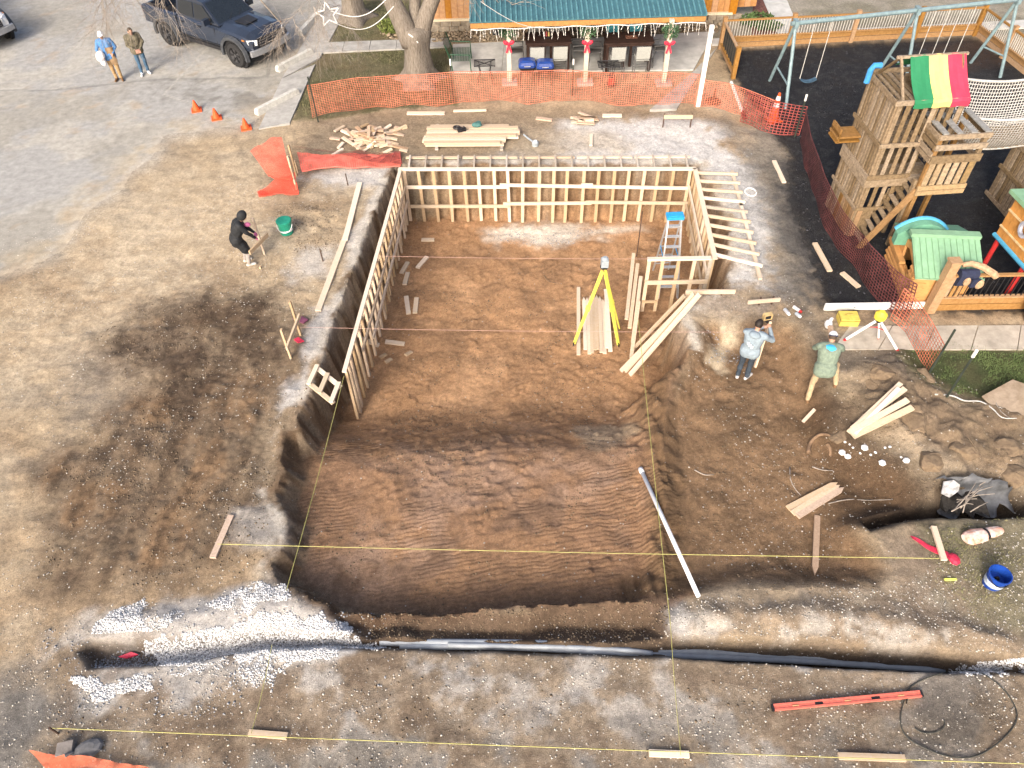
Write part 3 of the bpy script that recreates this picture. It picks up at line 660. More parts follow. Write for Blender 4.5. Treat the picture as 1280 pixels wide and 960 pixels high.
for A, B, l, wd in (((509, 143), (556, 143), 'pale board on the dirt behind the left end of the lumber stack', .16), ((567, 140), (608, 139), 'thin pale batten on the dirt behind the lumber stack', .09),
                ((670, 149), (690, 151.5), 'short grey offcut right of the lumber stack', .14), ((753, 146), (777, 146), 'short bright board right of the small pile of sticks', .16),
                ((739, 169), (738.5, 183), 'short stick pointing at the rear form', .10), ((967, 203), (979.5, 230), 'pale stick on the grit right of the sloping braces', .12),
                ((1018, 305), (1037, 340), 'pale stick on the dark soil beside the red net, farther of two', .13), ((1052, 342), (1073, 360), 'pale stick on the dark soil beside the red net, nearer of two', .13),
                ((1021, 646), (1018, 720), 'brown pointed stake lying alone on the right shelf', .11), ((290, 646), (267, 699), 'grey stick on the left lip of the pit by the string', .12),
                ((312, 917), (360, 921), 'pale crosspiece at the near string, leftmost of three', .10), ((811, 942), (861, 944), 'pale crosspiece at the near string, middle of three', .10), ((1047, 946), (1130, 949), 'long whitened crosspiece at the near string, rightmost of three', .10),
                ((1003,529),(1018,513), 'grey stick on the shelf below the man in green', .07)):
    board(A, B, wd, .05, l, stake_wood if 'stake' in l or 'grey' in l else pine_pale, 'stick' if 'stick' in l else 'stake' if 'stake' in l else 'board', 'stake' if 'stake' in l else 'board', point=.2 if 'stake' in l else 0)
for k, (A, B) in enumerate((((792, 317), (783, 399)), ((797, 330), (787, 410)), ((801, 346), (791, 428)), ((798.5, 377), (789, 447)))):
    a = T(*A); b = T(*B); a.z = gz(b.x, b.y) + .12; a = P(A[0], A[1], -1.35); b = P(B[0], B[1], -1.52)
    board(A, B, .10, .06, 'upright pine plank left of the short form panel, %s of four' % ('farthest', 'second farthest', 'third farthest', 'nearest')[k], pine, 'plank', 'plank', ab=(a, b))
def clear(a, b):
    s = np.linspace(.0, .95, 24); h = terrain(a.x + (b.x - a.x) * s, a.y + (b.y - a.y) * s); z = a.z
    while np.any(z + (b.z - z) * s < h + .04) and z < 1.2: z += .02
    return z
for k, (A, B, wd) in enumerate((((856, 369), (790, 441), .09), ((859, 379), (776, 465.5), .11), ((864, 384), (781, 468), .10), ((870, 389), (787, 471), .12))):
    a = P(*A, .07 + .03 * (k % 2)); b = T(*B); b.z += .05 + (.07, .0, .06, .02)[k]
    dq = clear(a, b); a.z = dq
    board(A, B, wd, .05, 'long pale plank leaning from the pit floor onto the earth ledge, %s from the left' % ('first', 'second', 'third', 'fourth')[k], pine_pale, 'plank', 'plank', ab=(a, b))
for k, (A, B, wd) in enumerate((((1059, 544), (1122.5, 485.5), .10), ((1063, 541), (1127, 493), .12), ((1066, 546), (1119, 494), .09), ((1060, 545), (1131, 506), .12), ((1064, 549), (1136, 517), .13))):
    a = T(*A); b = T(*B); b.z = max(b.z, a.z + .25) + .16 + .03 * (k % 3); a.z += .10 + .03 * (k % 2)
    board(A, B, wd, .05, 'pine board in the fan of five on the right bank, %s' % ('farthest', 'second from the far side', 'short one lying on top', 'second nearest', 'nearest')[k], pine_pale, 'board', 'board', ab=(a, b))
for k, (A, B) in enumerate((((984, 637), (1046, 605)), ((990, 643), (1049, 608)), ((996, 647), (1054, 611)))):
    a, b = lay(A, B, .03); board(A, B, .12, .045, 'pointed stake of the three side by side on the shelf, %s' % ('farthest', 'middle', 'nearest and brownest')[k], pine if k < 2 else stake_wood, 'stake', 'stake', ab=(a, b), point=.14)
# bundle of stakes under the instrument
ORD = ('first', 'second', 'third', 'fourth', 'fifth', 'sixth', 'seventh', 'eighth')
for k in range(8):
    x = 729.5 + k * 4.0
    a = P(x + 3 + R.uniform(-1, 1) - k * .15, 433 + R.uniform(-4, 4), -1.55); b = P(x + .5, 365 + R.uniform(-3, 3), -1.56); a.z = gz(a.x, a.y) + .05; b.z = gz(b.x, b.y) + .06
    single('stake', MB().beam(a, b, .095, .05, point=.16), pine_pale, '%s pointed stake from the left in the tidy row between the yellow legs' % ORD[k], 'stake', a, 'stakes laid in a row under the yellow tripod')
board((723, 445), (723, 361), .10, .05, 'pine stake lying left of the tidy row of stakes', pine_pale, 'stake', 'stake')
board((762.5, 443), (757, 366), .11, .05, 'longer pine stake at the right end of the row of stakes', pine_pale, 'stake', 'stake', dz=.10)
# lumber stack behind the rear form
a0, b0 = P(530, 181), P(632, 180)
for k in range(11):
    row, lay_ = (k % 6, 0) if k < 6 else (k - 6, 1)
    x0 = (532, 528, 530, 533, 536, 538)[row]; x1 = (630, 632, 648, 650, 649, 636)[row]; y = 181 - row * 4.6 + (0 if lay_ == 0 else -2.4)
    if lay_: x0 += R.uniform(-3, 3); x1 += R.uniform(-6, 1)
    a, b = P(x0, y, .10 + .07 * lay_), P(x1, y - .6, .10 + .07 * lay_)
    single('lumber', MB().beam(a, b, .135, .06), pine_pale, ('cream board of the long lumber stack, %s from the near side' % ORD[k] if k < 6 else 'cream board on top of the long lumber stack, %s from the near side' % ORD[k - 6]), 'board', a, 'boards of the long lumber stack')
for x, l in ((546, 'left bearer stick under the lumber stack'), (627, 'right bearer stick under the lumber stack')):
    board((x, 189), (x + 1, 158), .10, .055, l, dull, 'bearer', 'board', dz=.03)
g = P(571, 160, .25)
t = Thing('tape_coil', 'black coil of strap lying on the lumber stack', 'coil', g)
t.part('loop', MB().tube([g + V(.10 * math.cos(a), .08 * math.sin(a), .02) for a in np.linspace(0, 6.3, 14)], .035, 6), darkmetal)
g = P(577, 162.5, .24); single('circular_saw', MB().box(g, (.26, .12, .08), .3).lathe(g + V(-.03, 0, 0), [(.0, .05), (.11, .05), (.11, -.02), (0, -.02)], 14).tube([g + V(.02, 0, .05), g + V(.08, 0, .12), g + V(.15, 0, .05)], .02, 6), darkmetal, 'small dark power tool beside the coil on the lumber', 'power tool', g)
g = P(596, 156, .25); single('nail_bag', MB().ball(g, (.17, .12, .08), 9, 6).box(g + V(.05, .05, .05), (.14, .12, .05), .6), mat('teal_cloth', (.06, .15, .14), .8), 'dark green pouch lying on the far side of the lumber stack', 'pouch', g)
# scrap pile
for k in range(64):
    cx, cy = 466 + R.gauss(0, 17), 177 + R.gauss(0, 8)
    if k > 56: cx, cy = R.uniform(415, 505), R.uniform(160, 192)
    g = P(cx, min(cy, 195)); a = R.choice((R.gauss(.5, .5), R.gauss(-.6, .5))); L = R.uniform(.25, .62)
    h = .05 + .30 * math.exp(-((cx - 466) / 18) ** 2 - ((cy - 175) / 9) ** 2) * R.uniform(.2, 1)
    d = V(math.cos(a), math.sin(a), R.uniform(-.25, .25)).normalized() * L
    single('offcut', MB().beam(g - d / 2 + V(0, 0, h), g + d / 2 + V(0, 0, h), .10, .045), R.choice((pine, pine_pale, stake_wood)), 'short wood offcut in the jumbled scrap pile by the red net', 'offcut', g, 'offcuts heaped in the scrap pile')
board((416, 195), (429, 187), .10, .05, 'pale offcut lying apart at the near left of the scrap pile', pine_pale, 'offcut', 'offcut')
board((487, 165), (509, 160), .10, .05, 'tan offcut lying apart at the far right of the scrap pile', pine, 'offcut', 'offcut')
for k in range(8):
    g = P(729 + R.uniform(-8, 8), 149 + R.uniform(-6, 6), .05 + .03 * (k % 3)); a = R.gauss(-.15, .25); d = V(math.cos(a), math.sin(a), 0) * R.uniform(.25, .4)
    single('offcut', MB().beam(g - d, g + d, .09, .04), stake_wood if k % 2 else pine, 'flat stick in the small pile between lumber and chalky ground', 'offcut', g, 'sticks of the small pile')
# batter boards
def batter(label, A, B, zc, legs, down=.0, wd=.12, m=pine_pale):
    a, b = P(*A, zc), P(*B, zc); c = (a + b) / 2
    t = Thing('batter_board', label, 'batter board', V(c.x, c.y, gz(c.x, c.y)))
    t.part('crosspiece', MB().beam(a, b, .045, wd), m)
    for k in legs:
        q = lerp(a, b, k) + V(0, .05, 0); t.part('stake', MB().beam(V(q.x, q.y, gz(q.x, q.y) - .1), q + V(0, 0, .08), .035, .035), rustmetal)
    return t
batter('flat board on two dark pegs along the earth ledge', (857, 365), (919, 364.5), .16, (.25, .75))
batter('short bright board on two pegs above the man in the blue hoodie', (935, 378), (975, 374.5), .18, (.4, .8), wd=.10)
batter('board on two legs standing on the chalky ground near the walkway', (830, 146), (866, 146), .38, (.02, .98))
def stakes_batter(label, posts, cross, zc, m=pine):
    c = P(*posts[0][1]); t = Thing('batter_board', label, 'batter board', c)
    for top, bot in posts:
        b = T(*bot); b.z -= .05; a = above(b, *top); t.part('stake', MB().beam(b, a, .045, .07), m)
    if cross:
        t.part('crosspiece', MB().beam(P(*cross[0], zc), P(*cross[1], zc), .045, .11), m)
    return t
stakes_batter('two upright stakes with a slanting crossbar on the left lip of the pit', (((363, 376), (376, 419)), ((354, 411), (364, 448))), ((374.5, 394), (358.5, 436)), .75)
stakes_batter('pair of upright stakes with a crossbar at the crouching person', (((316, 273), (331, 318)), ((320.5, 334), (326, 336))), ((312, 316), (334.5, 293)), .5)
stakes_batter('three bare upright stakes standing in the red net', (((361, 181), (371, 220)), ((358.5, 195), (371, 237)), ((373, 200), (372, 215))), None, 0)
t = Thing('ladder_frame', 'small ladder shaped wooden frame bridging the left trench', 'wooden frame', P(405, 480))
c1, c2, c3, c4 = P(395, 459, .12), P(426, 484, -.02), P(385, 478, .12), P(417, 504, -.02)
t.part('rail', MB().beam(c1, c2, .10, .05), pine_pale); t.part('rail', MB().beam(c3, c4, .10, .05), pine_pale)
for k in (.06, .48, .93): t.part('rung', MB().beam(lerp(c1, c2, k) + V(0, .06, .052), lerp(c3, c4, k) + V(0, -.06, .052), .10, .045), pine_pale)

# ------------------------------------------------------------------ strings
def string(A, B, zA, zB, label, m, r=.0065):
    a, b = P(*A, zA), P(*B, zB); pts = [lerp(a, b, k / 8) - V(0, 0, .05 * math.sin(math.pi * k / 8)) for k in range(9)]
    single('string_line', MB().tube(pts, r, 4), m, label, 'string', (a + b) / 2)
sy = mat('yellow_string', (.40, .38, .13), .7, .1); spk = mat('pink_string', (.42, .26, .22), .7, .1)
string((272, 680), (1174, 698), .25, .25, 'yellow string stretched across the pit from lip to pink taped stake', sy)
string((430, 470), (358, 738), .2, .2, 'yellow string running down the left side of the pit', sy)
string((798, 400), (838, 780), .2, .2, 'yellow string running down the right side of the pit', sy)
string((838, 780), (851, 944), .2, .12, 'thin string between the pit and the middle near crosspiece', sy, .005)
string((62, 910), (1290, 955), .12, .12, 'long string along the near edge of the site', sy, .006)
string((340, 806), (314, 917), .12, .12, 'thin string from the gravel to the left near crosspiece', sy, .005)
string((470, 320), (930, 323), .2, .2, 'faint pink string across the far part of the pit', spk, .005)
string((375, 409), (935, 415), .2, .2, 'faint pink string across the middle of the pit', spk, .005)

# ------------------------------------------------------------------ conduits, pipe, level, hose
def pipe(pts, r, label, m, n=10):
    q = [V(*T(*a)) for a in pts]; out = []
    for i in range(len(q) - 1):
        for k in range(4): out.append(lerp(q[i], q[i + 1], k / 4))
    out.append(q[-1]); out = [V(o.x, o.y, 0) for o in out]
    for o, zz in zip(out, [z for z in pipe.z(out)]): o.z = zz
    single('conduit', MB().tube(out, r, n), m, label, 'conduit', q[0], smooth=True)
pipe.z = lambda out: [-.36] * len(out)
def pipe3(px, z, r, label, m):
    q = [P(x, y, z - .36 * min(1, max(0, (x - 770) / 160))) for x, y in px]; out = []
    for i in range(len(q) - 1):
        for k in range(5):
            s = k / 5; p0, p1, p2, p3 = q[max(i - 1, 0)], q[i], q[i + 1], q[min(i + 2, len(q) - 1)]
            out.append(.5 * ((2 * p1) + (p2 - p0) * s + (2 * p0 - 5 * p1 + 4 * p2 - p3) * s * s + (-p0 + 3 * p1 - 3 * p2 + p3) * s ** 3))
    out.append(q[-1]); single('conduit', MB().tube(out, r, 10), m, label, 'conduit', q[0], smooth=True)
pipe3([(475, 803), (640, 804), (760, 808), (830, 813), (1000, 820), (1190, 834)], -.17, .065, 'long grey conduit in the trench, farthest of three', greyconduit)
pipe3([(500, 808), (640, 809), (760, 815), (840, 819.5), (1000, 826), (1180, 838)], -.18, .06, 'long grey conduit in the trench, nearest of three', greyconduit)
pipe3([(560, 806.5), (700, 809), (780, 813), (815, 817)], -.13, .05, 'short grey conduit lying between two longer ones', greyconduit)
a, b = T(800, 588), T(872, 749); b.z = max(b.z, .06) + .05; a.z += .05; a.z = max(a.z, 0 - 9)
while np.any(a.z + (b.z - a.z) * np.linspace(0, 1, 30) < terrain(np.linspace(a.x, b.x, 30), np.linspace(a.y, b.y, 30)) + .02): a.z += .02; b.z += .012
t = Thing('pvc_pipe', 'white plastic pipe leaning from the pit floor onto the near lip', 'pipe', a)
t.part('pipe', MB().tube([a, b], .042, 12), whiteplastic, smooth=True)
t.part('coupling', MB().tube([lerp(a, b, .0), lerp(a, b, .04)], .052, 12), whiteplastic, smooth=True)
a, b = T(965, 886), T(1150, 868.5); a.z += .05; b.z += .05
t = Thing('spirit_level', 'long red spirit level lying on the pale near strip', 'level', (a + b) / 2)
d = (b - a).normalized(); sdv = d.cross(V(0, 0, 1)).normalized()
redl = mat('level_red', (.60, .15, .11), .45, .12, 15)
t.part('rail', MB().beam(a + sdv * .038, b + sdv * .038, .025, .05), redl); t.part('rail', MB().beam(a - sdv * .038, b - sdv * .038, .025, .05), redl)
t.part('web', MB().beam(a, lerp(a, b, .28), .052, .03).beam(lerp(a, b, .335), lerp(a, b, .66), .052, .03).beam(lerp(a, b, .72), b, .052, .03), redl)
for k in (.307, .69): t.part('grip_hole', MB().beam(lerp(a, b, k - .026), lerp(a, b, k + .028), .05, .022), darkmetal)
for q in (a, b): t.part('end_cap', MB().box(q, (.03, .105, .056), math.atan2(d.y, d.x)), darkmetal)
for k in (.15, .5, .86): t.part('vial', MB().tube([lerp(a, b, k) + V(0, 0, .012) - d * .05, lerp(a, b, k) + V(0, 0, .012) + d * .05], .014, 8), mat('vial', (.5, .3, .15), .3))
cpt = T(1195, 897)
pts = []
for i in range(46):
    a_ = 2.9 - i * .147; rr = 1 + .03 * math.sin(i * .7); q = T(1196 + 72 * rr * math.cos(a_), 893 - 54 * rr * math.sin(a_)); q.z += .03 + .01 * math.sin(i * 1.3); pts.append(q)
pts.append(T(1132, 880) + V(0, 0, .04)); pts.append(T(1131, 872) + V(0, 0, .05))
single('hose', MB().tube(pts, .011, 6), blackrubber, 'black hose lying in one wide loop on the near right corner', 'hose', cpt, smooth=True)
pts = [T(1160 + 20 * math.cos(a_), 905 - 12 * math.sin(a_)) + V(0, 0, .03) for a_ in np.linspace(3.6, 6.6, 14)]
single('wire_offcut', MB().tube(pts, .01, 5), blackrubber, 'short curved black wire inside the big hose loop', 'wire', pts[0])

# ------------------------------------------------------------------ buckets, cans, cases, tools
def bucket(name, label, c, r, h, m, lid=False, band=None):
    t = Thing(name, label, 'bucket', c)
    prof = [(0, .0), (r * .84, 0), (r * .88, h * .05), (r, h), (r * 1.06, h), (r * 1.06, h * .93), (r * 1.0, h * .93)]
    if not lid: prof = [(0, .0), (r * .84, 0), (r, h * .86), (r * 1.07, h * .87), (r * 1.07, h), (r * .96, h), (r * .93, h * .8), (r * .86, h * .42), (0, h * .40)]
    t.part('body', MB().lathe(c, prof, 22), m, smooth=False)
    return t
gb = mat('green_bucket', (.02, .26, .17), .4, .12, 12)
c = T(359, 291); c.z += .0
t = bucket('green_bucket', 'bright green bucket with its lid on in the rubble', c, .20, .40, gb, True)
t.part('lid', MB().lathe(c, [(.215, .39), (.215, .42), (.19, .435), (.0, .435)], 22), gb); t.part('label', MB().lathe(c, [(.196, .13), (.200, .18)], 22), whiteplastic)
t.part('handle', MB().tube([c + V(.21 * math.cos(a), -.03 - .2 * math.sin(a) * .9, .30 - .16 * math.sin(a)) for a in np.linspace(0, 3.14, 10)], .01, 5), whiteplastic)
bb = mat('blue_bucket', (.012, .055, .30), .35, .15, 10)
c = T(1239, 730)
t = bucket('blue_bucket', 'royal blue open bucket standing on the dry turf', c, .18, .37, bb)
t.part('label', MB().lathe(c, [(.168, .10), (.181, .24)], 22), mat('label_paper', (.45, .52, .62), .6, .3, 14))
t.part('handle', MB().tube([c + V(.19 * math.cos(a), -.19 * math.sin(a), .33 - .10 * math.sin(a)) for a in np.linspace(0, 3.14, 10)], .008, 5), darkmetal)
t.part('contents', MB().ball(c + V(.03, .02, .17), (.05, .04, .05), 8, 5).ball(c + V(-.05, -.03, .17), (.04, .05, .04), 8, 5), darkmetal)
# wrapped bundle
a, b = T(1203, 677) + V(0, 0, .10), T(1250, 665) + V(0, 0, .09)
t = Thing('wrapped_bundle', 'white and orange wrapped bundle tied with a black strap', 'bundle', a)
bm_ = mat('bundle_wrap', (.66, .62, .58), .7, .1, 7, second=(.55, .20, .10))
def ring(c, d, ru, rs_, n=10, j=.12):
    s = d.cross(V(0, 0, 1)).normalized(); u = s.cross(d); return [c + s * (rs_ * math.cos(6.283 * k / n) * R.uniform(1 - j, 1 + j)) + u * (ru * math.sin(6.283 * k / n) * R.uniform(1 - j, 1 + j)) for k in range(n)]
d = (b - a).normalized()
t.part('wrap', MB().loft([ring(lerp(a, b, k), d, ru, rs_) for k, ru, rs_ in ((0, .06, .10), (.08, .10, .14), (.3, .11, .15), (.5, .09, .13), (.56, .06, .08), (.7, .07, .11), (.92, .05, .09), (1, .03, .05))]), bm_)
t.part('strap', MB().loft([ring(lerp(a, b, k), d, .085, .115, j=.02) for k in (.545, .58)]), darkmetal)
# spray cans
for k, (A, B, cc, l) in enumerate((((980, 389), (986, 396), (.5, .52, .55), 'silver spray can lying on the bank, leftmost of three'), ((991, 386), (1001, 393), (.75, .72, .7), 'white spray can with a red cap on the bank'), ((994, 394), (1000, 399), (.45, .5, .55), 'silver spray can half hidden below the red capped one'))):
    a, b = lay(A, B, .06); t = Thing('spray_can', l, 'can', a)
    t.part('body', MB().tube([a, lerp(a, b, .75)], .045, 10), mat('can%d' % k, cc, .35, .05, 10, metallic=.4), smooth=False)
    t.part('cap', MB().tube([lerp(a, b, .76), b], [.04, .032], 10), redplastic if k == 1 else whiteplastic)
# yellow case
c = T(1058, 403); t = Thing('yellow_case', 'pale yellow hard case on the ground below the white board', 'case', c)
ycase = mat('yellow_case', (.62, .48, .10), .55, .12, 8)
t.part('shell', MB().box(c + V(0, 0, .10), (.44, .32, .16), -.08), ycase); t.part('lid', MB().box(c + V(0, 0, .205), (.43, .31, .05), -.08), ycase)
t.part('handle', MB().tube([c + V(-.08, .02, .23), c + V(-.08, .0, .26), c + V(.08, .0, .26), c + V(.08, .02, .23)], .014, 6), mat('case_grip', (.42, .33, .09), .6))
t.part('seam', MB().box(c + V(0, -.002, .182), (.446, .33, .012), -.08), mat('case_seam', (.30, .22, .05), .6))
# red and white tripod with yellow laser
hd = P(1099, 399, .62); t = Thing('laser_tripod', 'red tipped white tripod with a round yellow laser on the walkway', 'tripod', P(1090, 425))
for fx in ((1054, 426), (1123, 440), (1098, 424)):
    f = P(*fx, .03); ft = lerp(hd, f, .92)
    lg = t.part('leg', MB().beam(hd + (f - hd).normalized() * .06, ft, .05, .035), whitepaint); t.part('tip', MB().beam(ft, f, .055, .04, point=.03), redplastic, lg)
    t.part('brace', MB().beam(lerp(hd, f, .35), hd + V(0, 0, -.25), .015, .015), redplastic)
t.part('head', MB().lathe(hd, [(0, -.06), (.07, -.06), (.09, 0), (.09, .03), (0, .03)], 12), darkmetal)
t.part('laser', MB().lathe(hd + V(0, 0, .03), [(.0, 0), (.12, 0), (.135, .05), (.135, .13), (.09, .17), (.06, .21), (0, .21)], 16), yellow)
# yellow wooden tripod in the pit
zf = -1.62; base = P(748, 413, zf); hd = above(base, 750, 333)
t = Thing('survey_tripod', 'tall yellow legged tripod with a grey head standing in the pit', 'tripod', base)
ylg = mat('tripod_yellow', (.70, .62, .10), .55, .1, 10)
for fx in ((716.5, 428), (774, 431), (775.5, 407)):
    f = P(*fx, zf); f.z = gz(f.x, f.y); dd = (f - hd).normalized(); sv = dd.cross(V(0, 0, 1)).normalized()
    lg = t.part('leg', MB().beam(hd + dd * .12 + sv * .03, lerp(hd, f, .96) + sv * .022, .04, .03).beam(hd + dd * .12 - sv * .03, lerp(hd, f, .96) - sv * .022, .04, .03), ylg)
    t.part('clamp', MB().beam(lerp(hd, f, .48), lerp(hd, f, .53), .13, .05), ylg, lg); t.part('foot', MB().beam(lerp(hd, f, .94), f, .05, .03, point=.06), darkmetal, lg)
greyhead = mat('tripod_head_grey', (.30, .34, .37), .5, .1, 10)
t.part('head_plate', MB().lathe(hd, [(0, -.02), (.10, -.02), (.11, .02), (0, .02)], 14), darkmetal)
t.part('instrument', MB().box(hd + V(0, 0, .13), (.18, .18, .2)).lathe(hd + V(0, 0, .23), [(.085, 0), (.085, .04), (.05, .07), (0, .07)], 14), greyhead)

# stepladder: blue top, aluminium steps
zf = -1.72; ft = [P(816, 372, zf), P(843, 369, zf)]; tp = above(P(830, 350, zf), 838, 271); tp = V(tp.x, tp.y, min(tp.z, .75))
t = Thing('stepladder', 'aluminium stepladder with a bright blue top in the pit corner', 'ladder', ft[0])
tl, tr_ = tp + V(-.17, 0, 0), tp + V(.17, 0, 0)
ft = [tl + V(-.10, -.72, 0), tr_ + V(.10, -.72, 0)]; bk = [tl + V(-.06, .55, 0), tr_ + V(.06, .55, 0)]
for q in ft + bk: q.z = gz(q.x, q.y)
for a_, b_ in ((tl, ft[0]), (tr_, ft[1])): t.part('front_rail', MB().beam(a_, b_, .04, .09), aluminium)
for a_, b_ in ((tl, bk[0]), (tr_, bk[1])): t.part('rear_rail', MB().beam(a_, b_, .035, .05), aluminium)
for k in range(7):
    s = .10 + k * .125; t.part('step', MB().beam(lerp(tl, ft[0], s), lerp(tr_, ft[1], s), .09, .03, (0, 0, 1)), aluminium)
for k in range(5):
    s = .18 + k * .17; t.part('rear_bar', MB().beam(lerp(tl, bk[0], s), lerp(tr_, bk[1], s), .025, .025), aluminium)
t.part('top_cap', MB().box(tp + V(0, 0, .04), (.46, .26, .09)).box(tp + V(0, .0, .09), (.36, .18, .03)), bluetop)
t.part('spreader', MB().beam(lerp(tl, ft[0], .5), lerp(tl, bk[0], .5), .02, .03), bluetop); t.part('spreader', MB().beam(lerp(tr_, ft[1], .5), lerp(tr_, bk[1], .5), .02, .03), bluetop)
b = P(796, 318, -1.7); b.z = gz(b.x, b.y); single('steel_rod', MB().tube([b, above(b, 796.5, 264)], .018, 6), rustmetal, 'dark thin rod standing upright in the pit left of the ladder', 'rod', b)
for (x0, y0, x1, y1, l) in ((400, 311, 404, 327, 'short rusty rod standing by the long boards on the left'), (433, 217, 435, 232, 'short dark rod standing in the chalk behind the left form'), (62, 909, 73, 917, 'dark peg at the left end of the near string')):
    b = T(x1, y1); a = above(b, x0, y0); a.z = max(a.z, b.z + .15); single('rod', MB().tube([b, a], .018, 6), rustmetal, l, 'rod', b)
# torn black culvert drum
c0 = P(1222, 622, -.25)
drum = mat('black_drum_plastic', (.045, .050, .058), .35, .3, 4, spec=.5)
t = Thing('culvert_shell', 'torn black plastic culvert shell half buried at the right trench', 'culvert', c0)
A0, A1 = P(1176, 624, -.12), P(1272, 628, -.10); rings = []
for i in range(15):
    s = i / 14; c_ = lerp(A0, A1, s); rr_ = .40 - .10 * s; top_ = .34 * (.35 + .65 * math.sin(math.pi * min(1, s * 1.05))) + .05 * math.sin(i * 2.3)
    back = [c_ + V(.05 * math.sin(i * 1.7), rr_ * 1.0 + .04 * math.sin(i * 1.3), top_)]
    arc = [c_ + V(.02 * math.sin(i + k), rr_ * math.cos(a_), rr_ * math.sin(a_) * .8) for k, a_ in enumerate(np.linspace(0, -math.pi * (.62 + .25 * math.sin(i * .9)), 10))]
    rings.append(back + arc)
inner = [[q + V(0, -.012, .02) for q in rg] for rg in rings]
t.part('shell', MB().loft([rg + list(reversed(n)) for rg, n in zip(rings, inner)]), mat('grey_drum_plastic', (.13, .135, .145), .42, .3, 5, second=(.05, .052, .055)), smooth=True)
fl_ = [lerp(A0, A1, .04 + .55 * k / 8) + V(0, .10 * math.sin(k * 2.2), -.16 + .03 * math.sin(k)) for k in range(9)]
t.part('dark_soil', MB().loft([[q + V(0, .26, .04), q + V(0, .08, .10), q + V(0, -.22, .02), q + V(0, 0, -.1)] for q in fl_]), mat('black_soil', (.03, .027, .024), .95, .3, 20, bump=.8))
q = [P(1177, 617, .06), P(1180, 602, .14), P(1192, 600, .18), P(1200, 606, .16), P(1198, 614, .08), P(1187, 622, 0)]
t.part('torn_rim', MB().prism(q, (0, .015, -.02)), mat('chalked_plastic', (.40, .40, .40), .6, .3, 8))
for k in range(9):
    a = P(R.uniform(1185, 1215), R.uniform(620, 642), -.05); b = P(R.uniform(1205, 1245), R.uniform(598, 638), .10)
    mid = lerp(a, b, .5) + V(R.uniform(-.1, .1), R.uniform(-.1, .1), R.uniform(0, .15))
    single('root', MB().tube([a, mid, b], [.012, .01, .006], 5), twig, 'thin pale root tangled over the torn black shell', 'root', a, 'roots tangled over the black shell')
def root(px, r, label, dz=.02, m=None, name='root', cat='root'):
    pts = [T(*q) + V(0, 0, dz) for q in px]; out = []
    for i in range(len(pts) - 1):
        for k in range(4):
            s = k / 4; p0, p1, p2, p3 = pts[max(i - 1, 0)], pts[i], pts[i + 1], pts[min(i + 2, len(pts) - 1)]
            out.append(.5 * ((2 * p1) + (p2 - p0) * s + (2 * p0 - 5 * p1 + 4 * p2 - p3) * s * s + (-p0 + 3 * p1 - 3 * p2 + p3) * s ** 3))
    out.append(pts[-1]); n = len(out)
    single(name, MB().tube(out, [r * (1 - .5 * i / n) for i in range(n)], 6), m or twig, label, cat, pts[0], smooth=True)
rootm = mat('brown_root', (.20, .13, .08), .9, .25, 10)
root([(1010, 568), (1012, 556), (1022, 546), (1034, 545), (1040, 552)], .05, 'thick brown root arching out of the shelf soil', .05, rootm)
root([(1033, 556), (1037, 563), (1037, 571)], .05, 'short thick root stub under the arching root', .04, rootm)
root([(987, 585), (988, 600), (994, 612), (1001, 620)], .014, 'thin curved root beside the three stakes')
root([(1015, 584), (1027, 588), (1041, 589)], .016, 'thin root below the arching root'); root([(1035, 630), (1060, 625), (1085, 626), (1115, 625)], .014, 'long thin root right of the three stakes')
root([(680, 345), (686, 352), (698, 355)], .018, 'thin bent root on the middle of the pit floor', .02, rootm)
root([(868, 588), (880, 594), (892, 594)], .016, 'thin root on the top of the bank to the shelf')
root([(1168, 494), (1190, 496), (1205, 502), (1225, 503), (1240, 512), (1252, 523), (1270, 524)], .02, 'whitish root trailing along the right mound', .03, ropewhite)
root([(1243, 503), (1250, 515), (1262, 524)], .014, 'short pale root forking by the dirty panel', .03)
foam = mat('white_foam', (.72, .72, .72), .8, .05, 10)
for k in range(14):
    x, y = ((1052, 567), (1059, 572), (1056, 553), (1066, 560), (1062, 556), (1080, 561), (1088, 569), (1102, 580), (1075, 567), (1094, 566), (1126, 572), (1132, 577), (1106, 560), (1112, 559))[k]
    c = T(x, y); s = .03 + .05 * (k in (0, 1, 5, 7, 11))
    single('foam_scrap', MB().ball(c + V(0, 0, s * .5), (s * R.uniform(.8, 1.3), s, s * .6), 6, 4, rot=Matrix.Rotation(R.uniform(0, 3), 3, 'Z')), foam, 'white foam scrap scattered on the right shelf', 'scrap', c, 'white foam scraps on the shelf')
